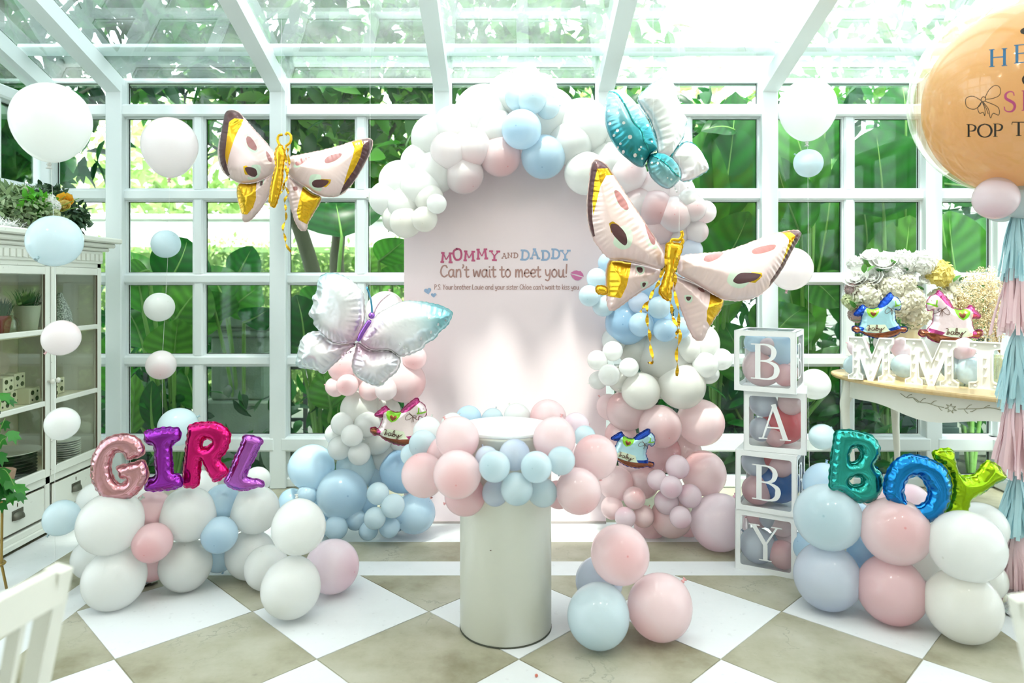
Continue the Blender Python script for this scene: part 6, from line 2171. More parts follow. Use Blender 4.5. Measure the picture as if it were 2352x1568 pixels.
F_silver = foil('crumpled silver foil', rgb(214, 216, 218), rough=0.16, metal=1.0, bump=1.0, bs=60)


def weight(label, px, py, Y, r_, tall):
    p = P(px, py, Y)
    rr = random.Random(px)
    V, Fc = lathe([(r_ * .8, 0), (r_, .012), (r_ * .9, tall * .3), (r_ * .35, tall * .55), (r_ * .55, tall * .75), (r_ * .8, tall)], 14, (p.x, Y, TOP))
    V = [(v[0] + rr.uniform(-1, 1) * r_ * .22, v[1] + rr.uniform(-1, 1) * r_ * .22, max(TOP, v[2] + rr.uniform(-1, 1) * tall * .05)) for v in V]
    return obj('balloon_weight', (V, Fc), F_silver, label=label, cat='weight')


weight('crumpled silver foil weight below the balloon string before the cabinet', 127, 1378, 3.2, 0.026, 0.125)
weight('crumpled silver foil weight below the tissue tassels', 2325, 1398, 3.05, 0.04, 0.1)
weight('crumpled silver foil weight under the girl balloon row', 335, 1368, 3.36, 0.05, 0.05)
weight('crumpled silver foil weight behind the girl letters below the floating string', 376, 1190, 4.3, 0.03, 0.1)
weight('crumpled silver foil weight behind the lettered boxes below the floating string', 1860, 1190, 4.3, 0.03, 0.1)
obj('confetti_ball', ell(P(1232, 1556, 2.56) * 1.0 if False else (P(1232, 1556, 2.56).x, 2.56, TOP + 0.006), 0.006, 10, 8), mat('red bead', rgb(200, 110, 90)), label='tiny reddish bead lying on the floor before the pedestal', cat='bead')

# ------------------------------------------------------------------ console table with letters and flowers
TC, TA, TB, TH = Vector((2.72, 4.17, 0)), 0.80, 0.40, 0.85
tdir, tper = Vector((0.5, -0.866, 0)), Vector((0.866, 0.5, 0))
tp = lambda a, b, z_=0.0: TC + tdir * a + tper * b + Vector((0, 0, z_))
k = NT('honey wood')
tc_ = k.n('ShaderNodeTexCoord')
mp_ = k.n('ShaderNodeMapping')
mp_.inputs['Rotation'].default_value = (0, 0, R(60))
mp_.inputs['Scale'].default_value = (2, 16, 2)
k.link(tc_.outputs['Object'], mp_.inputs[0])
nz_ = k.n('ShaderNodeTexNoise')
nz_.inputs['Scale'].default_value = 3
nz_.inputs['Detail'].default_value = 5
k.link(mp_.outputs[0], nz_.inputs['Vector'])
rp2 = k.n('ShaderNodeValToRGB')
rp2.color_ramp.elements[0].color, rp2.color_ramp.elements[1].color = c4(rgb(204, 168, 112)), c4(rgb(232, 204, 152))
k.link(nz_.outputs['Fac'], rp2.inputs[0])
k.link(rp2.outputs[0], k.p.inputs['Base Color'])
k.p.inputs['Roughness'].default_value = 0.28
k.p.inputs['Coat Weight'].default_value = 0.3
M_honey = k.m
M_tablepaint = mat('cream table paint', rgb(232, 232, 222), rough=0.4, var=0.03)
tb_ = empty('console_table', (TC.x, TC.y, 0), 'cream curved-leg console table with an oval honey wood top', 'table')
prof = [(0.965, -0.028), (0.985, -0.03), (1.0, -0.022), (1.006, -0.012), (1.0, -0.003), (0.985, 0.0), (0.965, 0.0)]
V, Fc = [], []
NS = 72
for (s_, z_) in prof:
    for i in range(NS):
        a = 2 * math.pi * i / NS
        V.append(tp(TA * s_ * math.cos(a), TB * s_ * math.sin(a) * (1 if s_ > .9 else 1), TH + z_))
for j in range(len(prof) - 1):
    for i in range(NS):
        i2 = (i + 1) % NS
        Fc.append((j * NS + i, j * NS + i2, (j + 1) * NS + i2, (j + 1) * NS + i))
Fc += [tuple(range(NS))[::-1], tuple(range((len(prof) - 1) * NS, len(prof) * NS))]
obj('table_top', (V, Fc), M_honey, tb_)
V, Fc = [], []
for i in range(NS):
    a = 2 * math.pi * i / NS
    c_, s_ = math.cos(a), math.sin(a)
    ph = (a * 4 / (2 * math.pi)) % 1.0
    drop = 0.105 + 0.05 * (0.5 - 0.5 * math.cos(2 * math.pi * ((a + math.pi / 4) * 2 / math.pi % 1.0))) + 0.012 * math.cos(8 * a)
    for off in (0.0, 0.018):
        V.append(tp((TA - .07 - off) * c_, (TB - .06 - off) * s_, TH - 0.028))
        V.append(tp((TA - .07 - off) * c_, (TB - .06 - off) * s_, TH - 0.028 - drop))
for i in range(NS):
    j = (i + 1) % NS
    a, b = 4 * i, 4 * j
    Fc += [(a, a + 1, b + 1, b), (a + 2, b + 2, b + 3, a + 3), (a + 1, a + 3, b + 3, b + 1), (a, b, b + 2, a + 2)]
apron = obj('apron', (V, Fc), M_tablepaint, tb_)
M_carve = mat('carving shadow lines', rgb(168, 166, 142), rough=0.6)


def ap(u, zz):
    """a point on the apron's front; u along the table"""
    a = -math.acos(max(-1, min(1, u / (TA - .07))))
    return tp((TA - .068) * math.cos(a), (TB - .058) * math.sin(a), zz)


def apl(path, r_):
    return tube([ap(u, TH - zz) for u, zz in smooth_open(path, 5)], r_, 5)


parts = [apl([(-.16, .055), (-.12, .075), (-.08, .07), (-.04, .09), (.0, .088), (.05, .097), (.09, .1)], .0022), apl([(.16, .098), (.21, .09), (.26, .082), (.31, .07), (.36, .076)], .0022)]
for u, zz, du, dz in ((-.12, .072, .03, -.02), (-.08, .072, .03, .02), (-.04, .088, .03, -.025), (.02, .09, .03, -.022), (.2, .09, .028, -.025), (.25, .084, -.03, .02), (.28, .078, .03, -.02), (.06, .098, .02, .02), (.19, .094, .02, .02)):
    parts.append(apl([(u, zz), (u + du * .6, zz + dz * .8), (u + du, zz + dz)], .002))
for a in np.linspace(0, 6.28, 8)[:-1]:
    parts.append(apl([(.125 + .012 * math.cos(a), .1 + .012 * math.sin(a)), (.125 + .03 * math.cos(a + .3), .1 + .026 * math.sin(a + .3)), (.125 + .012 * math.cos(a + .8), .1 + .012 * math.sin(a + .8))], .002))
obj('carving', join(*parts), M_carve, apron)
for (a, b) in ((-.58, -.19), (.58, -.19), (-.5, .2), (.5, .2)):
    o_ = Vector((a / .6 * .8, b / .2 * .6, 0)).normalized()
    prof_ = [(TH - .03, 0.0, .038), (TH - .12, .012, .036), (TH - .2, .03, .031), (TH - .36, .018, .024), (TH - .55, -.012, .019), (TH - .7, -.006, .017), (TH - .80, .02, .02), (TH - .83, .034, .024), (TOP, .038, .02)]
    pth = [tp(a + o_.x * d, b + o_.y * d, z_) for z_, d, r_ in prof_]
    A = smooth_open([tuple(p) + (r_,) for p, (_, _, r_) in zip(pth, prof_)], 4)
    obj('leg', tube([q[:3] for q in A], [float(q[3]) for q in A], 10), M_tablepaint, tb_, smooth=True)

# marquee letters
M_marq = mat('white plastic letter', rgb(240, 240, 234), rough=0.35, var=0.02)
M_bulb = mat('frosted bulb', rgb(250, 250, 246), rough=0.25)


def offset_in(poly, d):
    A = np.asarray(poly, dtype=float)
    if 0.5 * np.sum(A[:, 0] * np.roll(A[:, 1], -1) - np.roll(A[:, 0], -1) * A[:, 1]) < 0:
        A = A[::-1]
    out = []
    n = len(A)
    for i in range(n):
        e1 = A[i] - A[i - 1]
        e2 = A[(i + 1) % n] - A[i]
        n1 = np.array([-e1[1], e1[0]]) / (np.linalg.norm(e1) + 1e-12)
        n2 = np.array([-e2[1], e2[0]]) / (np.linalg.norm(e2) + 1e-12)
        m_ = n1 + n2
        m_ /= max(0.35, m_.dot(n1)) + 1e-12
        out.append(A[i] + m_ * d)
    return A, np.array(out)


MM = [(0, 0), (.34, 0), (.34, .1), (.3, .13), (.27, .16), (.27, .52), (.44, 0), (.56, 0), (.75, .56), (.75, .16), (.71, .12), (.66, .1), (.66, 0), (1.0, 0), (1.0, .1), (.95, .12), (.9, .16), (.9, .78), (.93, .84), (.98, .86), (.98, 1.0),
      (.68, 1.0), (.515, .54), (.34, 1.0), (0.0, 1.0), (0.0, .86), (.05, .84), (.1, .78), (.1, .16), (.05, .12), (0, .1)]
II = [(0, 0), (1.0, 0), (1.0, .13), (.8, .15), (.74, .18), (.74, .8), (.8, .84), (1.0, .86), (1.0, 1.0), (0, 1.0), (0, .86), (.2, .84), (.26, .8), (.26, .18), (.2, .15), (0, .13)]
MB_ = [(.15, .08), (.16, .28), (.17, .46), (.16, .66), (.17, .9), (.32, .74), (.42, .52), (.5, .24), (.5, .1), (.6, .56), (.68, .74), (.84, .9), (.83, .66), (.83, .46), (.83, .28), (.84, .08)]
IB_ = [(.2, .07), (.5, .27), (.5, .46), (.5, .66), (.8, .07), (.2, .92), (.8, .92)]
rowd = Vector((.77, -.638, 0))
for lbl, poly, bulbs, (lx, ly), w_, h_ in (('white light-up marquee letter M at the rounded end of the table', MM, MB_, (2.25, 4.29), 0.255, 0.265),
                                           ('white light-up marquee letter M in the middle of the row on the table', MM, MB_, (2.495, 4.08), 0.27, 0.268),
                                           ('white light-up marquee letter I at the end of the row beside the tassels', II, IB_, (2.70, 3.92), 0.155, 0.268)):
    o_ = Vector((lx, ly, TH)) - rowd * (w_ / 2)
    G = frame(o_, rowd, (0, 0, 1))
    pts = [(a * w_, b * h_) for a, b in poly]
    outer, inner = offset_in(pts, 0.006)
    t = empty('marquee_letter', (lx, ly, TH), lbl, 'marquee letter', 'light-up letters on the table')
    V, Fc = prism(outer, -0.040, -0.012)
    obj('letter_body', ([G @ Vector(v) for v in V], Fc), M_marq, t)
    n = len(outer)
    V = [(p[0], p[1], -0.013) for p in outer] + [(p[0], p[1], 0) for p in outer] + [(p[0], p[1], 0) for p in inner] + [(p[0], p[1], -0.013) for p in inner]
    Fc = [(q * n + i, q * n + (i + 1) % n, (q + 1) * n + (i + 1) % n, (q + 1) * n + i) for q in range(3) for i in range(n)]
    obj('rim', ([G @ Vector(v) for v in V], Fc), M_marq, t)
    bm2 = mesh('bulb', *lathe([(0.0075, 0), (0.0085, .004), (.0068, .009), (.003, .0118), (0.0, .0122)], 14), M_bulb, smooth=True)
    for a, b in bulbs:
        q = G.to_quaternion()
        inst('bulb', bm2, t, loc=G @ Vector((a * w_, b * h_, -0.012)), rot=q)

# flowers
def petal_patch(c, out, up, w_, l_, cup):
    """one cupped petal"""
    out, up = Vector(out).normalized(), Vector(up)
    s_ = out.cross(up).normalized()
    n_ = s_.cross(out)
    V, Fc = [], []
    for i in range(4):
        u = i / 3
        ww = w_ * (0.35 + 0.65 * math.sin(math.pi * min(1, u * .62 + .12)))
        for j in (-1, -.4, .4, 1):
            V.append(Vector(c) + out * (l_ * u) + s_ * (ww * j) + n_ * (cup * l_ * (u * u) + cup * .5 * ww * j * j))
    for i in range(3):
        for j in range(3):
            a = 4 * i + j
            Fc.append((a, a + 1, a + 5, a + 4))
    return V, Fc


def rose_mesh(m, seed=1, layers=((5, .28, .50), (6, .55, .62), (7, .8, .75), (8, 1.0, .85))):
    rr = random.Random(seed)
    parts = []
    for li, (n, tilt, l_) in enumerate(layers):
        for i in range(n):
            a = 2 * math.pi * (i + .5 * (li % 2)) / n + rr.uniform(-.15, .15)
            d = Vector((math.cos(a) * tilt, math.sin(a) * tilt, 1.1 - tilt * .75))
            parts.append(petal_patch((0.06 * math.cos(a), 0.06 * math.sin(a), -0.25), d, (-math.cos(a), -math.sin(a), .8), 0.36 * (0.6 + .4 * tilt), l_ * rr.uniform(.9, 1.12), .35))
    return mesh('bloom', *join(*parts), m, smooth=True)


def hyd_mesh(m, seed=2, n=52):
    rr = random.Random(seed)
    parts = []
    for i in range(n):
        zz = 1 - 1.5 * (i + .5) / n
        a = i * 2.39996 + rr.uniform(-.2, .2)
        r_ = math.sqrt(max(0, 1 - zz * zz))
        d = Vector((r_ * math.cos(a), r_ * math.sin(a), zz))
        u = d.orthogonal().normalized()
        v = d.cross(u)
        rot = rr.uniform(0, 6.28)
        for q in range(4):
            b = rot + q * math.pi / 2
            o2 = u * math.cos(b) + v * math.sin(b)
            s2 = d.cross(o2)
            c_ = d * rr.uniform(.86, 1.0)
            parts.append(([c_, c_ + o2 * .18 + s2 * .17 + d * rr.uniform(-.02, .14), c_ + o2 * .36 + d * rr.uniform(-.06, .16), c_ + o2 * .18 - s2 * .17 + d * rr.uniform(-.02, .14)], [(0, 1, 2, 3)]))
    V, Fc = join(*parts)
    e = ell((0, 0, 0), .74, 10, 8)
    V, Fc = join((V, Fc), e)
    return mesh('bloom', V, Fc, m, smooth=False)


def petalmat(name, c, tf=.35):
    kk = NT(name)
    tcx = kk.n('ShaderNodeTexCoord')
    nz = kk.n('ShaderNodeTexNoise')
    nz.inputs['Scale'].default_value = 3
    kk.link(tcx.outputs['Object'], nz.inputs['Vector'])
    mx = kk.n('ShaderNodeMix', data_type='RGBA')
    mx.inputs['A'].default_value = c4([x * .86 for x in c])
    mx.inputs['B'].default_value = c4(c)
    kk.link(nz.outputs['Fac'], mx.inputs['Factor'])
    kk.link(mx.outputs['Result'], kk.p.inputs['Base Color'])
    kk.p.inputs['Roughness'].default_value = 0.6
    tl = kk.n('ShaderNodeBsdfTranslucent')
    kk.link(mx.outputs['Result'], tl.inputs[0])
    ms = kk.n('ShaderNodeMixShader')
    ms.inputs[0].default_value = tf
    kk.link(kk.p.outputs[0], ms.inputs[1])
    kk.link(tl.outputs[0], ms.inputs[2])
    kk.link(ms.outputs[0], kk.out.inputs['Surface'])
    return kk.m


PM = {'w': petalmat('white petals', rgb(252, 252, 248)), 'c': petalmat('cream petals', rgb(250, 246, 230)), 'y': petalmat('yellow petals', rgb(244, 228, 140)), 'g': petalmat('green-white petals', rgb(226, 234, 190)),
      'm': petalmat('mauve petals', rgb(216, 190, 190)), 't': petalmat('tan petals', rgb(222, 196, 140)), 'o': petalmat('golden petals', rgb(250, 196, 60))}
ROSE = {c_: rose_mesh(PM[c_], i) for i, c_ in enumerate('wcyo')}
HYD = {c_: hyd_mesh(PM[c_], i) for i, c_ in enumerate('wcygmt')}
M_fleaf = leafmat('bouquet leaf', [rgb(40, 92, 44), rgb(66, 122, 54), rgb(96, 146, 70)], (1, 1.2, .8), tfac=.25, veins=False)
me_fl = mesh('leaf', *leaf_template(5)[:2], M_fleaf, smooth=True, tone=np.zeros(18))
M_vase = mat('cream ribbed vase', rgb(234, 224, 192), rough=.4, var=.04, scale=5)
vc = Vector((2.66, 4.62, TH))
vs_ = empty('flower_vase', vc, 'cream fluted vase behind the marquee letters', 'vase')
V, Fc = [], []
pf = [(.055, 0), (.058, .01), (.062, .06), (.072, .18), (.085, .28), (.09, .30), (.086, .30), (.07, .2), (.055, .05), (.0, .04)]
for r_, z_ in pf:
    for i in range(48):
        a = 2 * math.pi * i / 48
        f2 = 1 + (.03 * math.cos(12 * a) if .02 < z_ < .29 else 0)
        V.append((vc.x + r_ * f2 * math.cos(a), vc.y + r_ * f2 * math.sin(a), vc.z + z_))
for j in range(len(pf) - 1):
    for i in range(48):
        i2 = (i + 1) % 48
        Fc.append((j * 48 + i, j * 48 + i2, (j + 1) * 48 + i2, (j + 1) * 48 + i))
obj('vase_body', (V, Fc), M_vase, vs_, smooth=True)
bq = empty('flower_bouquet', vc + Vector((0, 0, .25)), 'bouquet of white and cream hydrangeas and roses in the fluted vase', 'bouquet')
fr = random.Random(8)
BL = [(2000, 590, 17, 'r', 'w'), (1964, 606, 17, 'h', 'w'), (2030, 606, 25, 'r', 'w'), (2072, 602, 27, 'h', 'w'), (2118, 606, 30, 'h', 'w'), (2152, 630, 32, 'h', 'y'), (2135, 612, 20, 'h', 'y'), (1970, 640, 24, 'r', 'w'), (2002, 640, 23, 'r', 'w'), (1990, 678, 32, 'h', 'c'),
      (2045, 660, 28, 'h', 'c'), (2090, 688, 30, 'h', 'c'), (2120, 646, 11, 'r', 'w'), (2092, 634, 11, 'r', 'w'), (2058, 700, 30, 'h', 'c'), (2182, 662, 27, 'r', 'c'), (2162, 690, 28, 'h', 'c'), (2100, 722, 30, 'h', 'c'), (2140, 718, 26, 'r', 'c'), (1956, 690, 20, 'h', 'g'),
      (1968, 722, 18, 'h', 'm'), (2200, 690, 22, 'h', 't'), (1958, 664, 16, 'h', 'm'), (2080, 650, 22, 'h', 'c'), (2010, 710, 22, 'h', 'c'), (2190, 640, 18, 'h', 'w'), (2050, 630, 20, 'h', 'w')]
for i, (a, b, r_, ty, c_) in enumerate(BL):
    rho = min(1, math.hypot((a - 2075) / 140, (b - 665) / 100))
    Y = 4.66 - .16 * math.sqrt(1 - rho * rho)
    p = P(a, b, Y)
    d = (p - (vc + Vector((0, .02, .38)))).normalized() + Vector((0, -.5, .15))
    s_ = r_ * Y / F
    inst('bloom', (ROSE if ty == 'r' else HYD)[c_], bq, loc=p, rot=d.to_track_quat('Z', 'Y'), scale=(s_ * (1.5 if ty == 'r' else 1.0),) * 3)
for (a, b) in ((2055, 605), (2045, 625), (2065, 635), (2075, 628), (2035, 640), (2090, 655), (2115, 662), (2200, 635), (2005, 612), (1985, 618), (2060, 645), (1960, 700), (1975, 695), (2080, 620), (2020, 622), (2210, 640), (1965, 735), (2185, 730), (2068, 742), (2078, 650)):
    p = P(a, b, 4.50)
    d = Vector((fr.uniform(-1, 1), -.4, fr.uniform(-.6, .8))).normalized()
    inst('leaf', me_fl, bq, loc=p - d * .03, rot=d.to_track_quat('X', 'Z'), scale=(.085,) * 3)
for i in range(10):
    a = fr.uniform(0, 6.28)
    obj('stem', tube([vc + Vector((.03 * math.cos(a), .03 * math.sin(a), .05)), vc + Vector((.06 * math.cos(a), .06 * math.sin(a), .3)), vc + Vector((.16 * math.cos(a), .1 * math.sin(a), .42))], .003, 5), M_stalk, bq)
# dried flowers
dc = Vector((2.98, 4.18, TH))
gv = obj('glass_vase', lathe([(.04, 0), (.042, .004), (.042, .17), (.039, .17), (.039, .008), (0, .008)], 24, dc), glassmat('vase glass', (.94, .96, .92), refl=.08), smooth=True, label='slim clear glass vase beside the marquee letter I', cat='vase')
db = empty('dried_flowers', dc + Vector((0, 0, .05)), "cloud of dried tan baby's breath in the slim glass vase", 'dried flowers')
M_dry = mat('dried tan blossom', rgb(240, 222, 182), rough=.8)
M_dst = mat('dried stems', rgb(176, 146, 96), rough=.8)
pts_ = []
ccl = P(2262, 700, 4.15)
for i in range(26):
    d = Vector((fr.gauss(0, .5), fr.gauss(0, .4), fr.uniform(.2, 1))).normalized()
    e = ccl + Vector((fr.uniform(-.16, .13), fr.uniform(-.1, .1), fr.uniform(-.2, .21)))
    obj('stem', tube([dc + Vector((0, 0, .02)), dc + Vector((-.01, 0, .18)), (dc + Vector((0, 0, .3)) + e) / 2, e], [.0016, .0014, .001, .0007], 4), M_dst, db)
for i in range(4200):
    u = np.array([fr.gauss(0, 1) for _ in range(3)])
    u = u / np.linalg.norm(u) * fr.uniform(.15, 1) ** .6
    pts_.append((ccl.x + u[0] * .175, ccl.y + u[1] * .13, ccl.z + u[2] * .235))
V, Fc, tn_ = leaf_mass(np.array(pts_), np.full(len(pts_), .0115), T_small)
V2, F2, tn2 = leaf_mass(np.array(pts_) + .002, np.full(len(pts_), .0115), T_small)
obj('blossom', join((V, Fc), (V2, F2)), M_dry, db, kind='stuff')

# ------------------------------------------------------------------ white cabinet with glass doors
def wornpaint(name, c, wear, amt=.60):
    kk = NT(name)
    geo = kk.n('ShaderNodeNewGeometry')
    mp = kk.n('ShaderNodeMapping')
    mp.inputs['Scale'].default_value = (9, 5, 9)
    kk.link(geo.outputs['Position'], mp.inputs[0])
    n1 = kk.n('ShaderNodeTexNoise')
    n1.inputs['Scale'].default_value = 3.2
    n1.inputs['Detail'].default_value = 8
    n1.inputs['Roughness'].default_value = .7
    kk.link(mp.outputs[0], n1.inputs['Vector'])
    mr = kk.n('ShaderNodeMapRange')
    mr.inputs['From Min'].default_value, mr.inputs['From Max'].default_value = amt, amt + .06
    mr.inputs['To Max'].default_value = .8
    kk.link(n1.outputs['Fac'], mr.inputs['Value'])
    mx = kk.n('ShaderNodeMix', data_type='RGBA')
    mx.inputs['A'].default_value, mx.inputs['B'].default_value = c4(c), c4(wear)
    kk.link(mr.outputs[0], mx.inputs['Factor'])
    kk.link(mx.outputs['Result'], kk.p.inputs['Base Color'])
    kk.p.inputs['Roughness'].default_value = .55
    return kk.m


M_cab = wornpaint('worn white cabinet paint', rgb(230, 232, 222), rgb(120, 108, 88), .66)
M_cabin = mat('beige cabinet inside', rgb(242, 234, 208), rough=.7)
M_wear = mat('bare dark wood edge', rgb(96, 86, 68), rough=.7)
M_cgl = glassmat('cabinet glass', (.96, .98, .95), refl=.006, rmax=.12)
M_pull = mat('old pewter pull', rgb(104, 104, 92), rough=.45, metal=.7, var=.3, scale=60)
CXF, CXB, CY0, CY1 = -2.65, -3.19, 3.50, 4.57
cb = empty('glass_cabinet', ((CXF + CXB) / 2, (CY0 + CY1) / 2, TOP), 'tall worn white cabinet with glass doors and two drawers', 'cabinet')


def cbx(nm, x0, x1, y0, y1, z0, z1, m=None, ch=.004, par=None):
    return obj(nm, box(x0, x1, y0, y1, z0, z1, ch), m or M_cab, par or cb)


cbx('back_panel', CXB, CXB + .015, CY0, CY1, .06, 1.62, M_cabin)
for y in (CY0, CY1 - .03):
    cbx('side_panel', CXB + .015, CXF - .022, y, y + .03, TOP, 1.62)
cbx('bottom_board', CXB, CXF - .022, CY0 + .03, CY1 - .03, .30, .325, M_cabin)
cbx('bottom_board', CXB, CXF - .022, CY0 + .03, CY1 - .03, .05, .07)
for z_ in (.755, 1.165):
    cbx('shelf', CXB + .015, CXF - .03, CY0 + .03, CY1 - .03, z_ - .02, z_, M_cabin)
cbx('top_board', CXB, CXF, CY0, CY1, 1.60, 1.63)
cbx('frieze', CXF - .02, CXF + .012, CY0, CY1, 1.575, 1.655)
dm = mesh('dentil', *box(-.006, .006, -.016, .016, 0, .045, .002), M_cab)
for i in range(22):
    inst('dentil', dm, cb, loc=(CXF + .016, CY0 + .03 + i * .048, 1.592))
for j, (o1, z0_, z1_) in enumerate(((.03, 1.655, 1.68), (.055, 1.68, 1.71), (.085, 1.71, 1.745))):
    cbx('cornice', CXB, CXF + o1, CY0 - o1, CY1 + o1 + .02, z0_, z1_, ch=.008)
cbx('face_rail', CXF - .022, CXF, CY0, CY1, .285, .335)
cbx('face_rail', CXF - .022, CXF, CY0, CY1, 1.545, 1.58)
for y in (CY0, CY1 - .045, (CY0 + CY1) / 2 - .022):
    cbx('face_stile', CXF - .022, CXF, y, y + .045, .07, 1.58)
for o1, z0_, z1_ in ((.012, .05, .09), (.022, .02, .055)):
    cbx('base_moulding', CXF - .03, CXF + o1, CY0 - o1, CY1 + o1, z0_, z1_, ch=.006)
for y in (CY0 + .02, CY1 - .08):
    for x in (CXB + .03, CXF - .09):
        cbx('foot', x, x + .06, y, y + .06, TOP, .025)
ymid = (CY0 + CY1) / 2
for n_, (y0, y1) in enumerate(((CY0 + .03, ymid - .006), (ymid + .006, CY1 - .03))):
    d_ = empty('door', (CXF, (y0 + y1) / 2, .335), parent=cb)
    for a, b in ((y0, y0 + .045), (y1 - .045, y1)):
        cbx('door_stile', CXF - .002, CXF + .02, a, b, .335, 1.545, par=d_)
    for z0_, z1_ in ((.335, .385), (.745, .775), (1.155, 1.185), (1.5, 1.545)):
        cbx('door_rail', CXF - .001, CXF + .0185, y0 + .04, y1 - .04, z0_, z1_, par=d_)
    for z0_, z1_ in ((.385, .745), (.775, 1.155), (1.185, 1.5)):
        cbx('pane', CXF + .006, CXF + .009, y0 + .044, y1 - .044, z0_, z1_, M_cgl, ch=0, par=d_)
        for yy in (y0 + .045, y1 - .047):
            cbx('worn_bead', CXF + .009, CXF + .0195, yy, yy + .002, z0_, z1_, M_wear, ch=0, par=d_)
    ky = y1 - .02 if n_ == 0 else y0 + .02
    obj('knob', ([(v[2] * 1.0 + CXF + .02, ky + v[0], .885 + v[1]) for v in lathe([(.007, 0), (.006, .012), (.014, .018), (.017, .026), (.013, .034), (0, .036)], 14)[0]], lathe([(.007, 0), (.006, .012), (.014, .018), (.017, .026), (.013, .034), (0, .036)], 14)[1]), mat('china knob', rgb(226, 224, 214), rough=.25), d_, smooth=True)
for (y0, y1) in ((CY0 + .055, ymid - .035), (ymid + .035, CY1 - .055)):
    dr = cbx('drawer', CXF - .01, CXF + .006, y0, y1, .105, .275)
    obj('drawer_gap', join(box(CXF - .001, CXF + .001, y0 - .004, y1 + .004, .275, .279), box(CXF - .001, CXF + .001, y0 - .004, y0, .105, .279), box(CXF - .001, CXF + .001, y1, y1 + .004, .105, .279), box(CXF - .001, CXF + .001, y0 - .004, y1 + .004, .101, .105)), M_wear, dr)
    yc = (y0 + y1) / 2
    V, Fc = [], []
    for i in range(9):
        a = math.pi * i / 8
        for j in range(5):
            b = math.pi / 2 * j / 4
            V.append((CXF + .006 + .026 * math.sin(b) * math.sin(a) ** .5, yc - .042 * math.cos(a), .175 + .04 * math.cos(b) * math.sin(a) ** .5 - .0))
    for i in range(8):
        for j in range(4):
            a = i * 5 + j
            Fc.append((a, a + 1, a + 6, a + 5))
    obj('cup_pull', (V, Fc), M_pull, dr, smooth=True)
    obj('pull_plate', box(CXF + .005, CXF + .009, yc - .045, yc + .045, .172, .225, .003), M_pull, dr)
    obj('keyhole', box(CXF + .005, CXF + .0075, yc - .004, yc + .004, .238, .258, .001), M_wear, dr)


def onshelf(px, x):
    """Y on the cabinet for a pixel column at depth x"""
    return -x * F / (CX - px)


# things inside the cabinet
def potgrass(name, label, x, y, z_, r_, h_, m, gm, gl, handle=False):
    t = empty(name, (x, y, z_), label, 'plant pot')
    obj('pot', lathe([(r_ * .72, 0), (r_ * .74, .004), (r_, h_), (r_ * .95, h_), (r_ * .7, .02), (0, .02)], 24, (x, y, z_)), m, t, smooth=True)
    rr = random.Random(int(abs(x * 1000)))
    parts = []
    for i in range(120):
        a = rr.uniform(0, 6.28)
        q = rr.uniform(0, r_ * .8)
        bx0 = Vector((x + q * math.cos(a), y + q * math.sin(a), z_ + h_ * .85))
        tip_ = bx0 + Vector((math.cos(a) * rr.uniform(.0, .07), math.sin(a) * rr.uniform(.0, .07), gl * rr.uniform(.6, 1)))
        s_ = Vector((-math.sin(a), math.cos(a), 0)) * .003
        mid_ = (bx0 + tip_) / 2 + Vector((0, 0, .02))
        parts.append(([bx0 - s_, bx0 + s_, mid_ + s_, mid_ - s_, tip_], [(0, 1, 2, 3), (3, 2, 4)]))
    obj('grass', join(*parts), gm, t, kind='stuff')
    if handle:
        obj('handle', tube([(x + .01, y - r_, z_ + h_), (x + r_ * .9, y - r_ * .5, z_ + h_ + .018), (x + r_ * 1.02, y, z_ + h_ + .02), (x + r_ * .9, y + r_ * .5, z_ + h_ + .016), (x + .01, y + r_, z_ + h_)], .0025, 6), M_pull, t)


M_bucket = mat('cream enamel', rgb(222, 226, 204), rough=.4)
M_redpot = mat('dark red pot', rgb(150, 54, 58), rough=.5)
M_grassd = mat('dark grass blades', rgb(40, 84, 44), rough=.6, var=.4)
potgrass('bucket_of_grass', 'cream bucket with dark artificial grass on the upper cabinet shelf', -2.86, onshelf(62, -2.86), 1.166, .072, .15, M_bucket, M_grassd, .13, True)
potgrass('potted_grass', 'small dark red pot of grass on the upper cabinet shelf', -2.86, onshelf(4, -2.86), 1.166, .05, .10, M_redpot, M_grassd, .12)
yy = onshelf(27, -2.80)
obj('glass_cloche', lathe([(.04, 0), (.042, .03), (.036, .07), (.018, .092), (.004, .097), (.01, .104), (.01, .114), (0, .118)], 20, (-2.80, yy, 1.166)), glassmat('cloche glass', (.9, .94, .9), refl=.1), smooth=True, label='small glass cloche with a knob on the upper cabinet shelf', cat='cloche')
yy = onshelf(138, -2.745)
k = NT('speckled grey stoneware')
vo = k.n('ShaderNodeTexNoise')
vo.inputs['Scale'].default_value = 160
geo_ = k.n('ShaderNodeNewGeometry')
k.link(geo_.outputs['Position'], vo.inputs['Vector'])
r3 = k.n('ShaderNodeValToRGB')
r3.color_ramp.elements[0].position, r3.color_ramp.elements[1].position = .42, .58
r3.color_ramp.elements[0].color, r3.color_ramp.elements[1].color = c4(rgb(80, 84, 82)), c4(rgb(190, 194, 190))
k.link(vo.outputs['Fac'], r3.inputs[0])
k.link(r3.outputs[0], k.p.inputs['Base Color'])
k.p.inputs['Roughness'].default_value = .4
obj('pear_vase', lathe([(.03, 0), (.055, .015), (.068, .055), (.062, .1), (.042, .15), (.024, .19), (.014, .215), (.012, .225), (0, .226)], 28, (-2.745, yy, 1.166)), k.m, smooth=True, label='speckled grey pear-shaped ornament on the upper cabinet shelf', cat='ornament')
# pierced ceramic blocks
M_block = mat('cream ceramic block', rgb(226, 222, 196), rough=.5)
M_hole = mat('block hole', rgb(70, 66, 50), rough=.9)


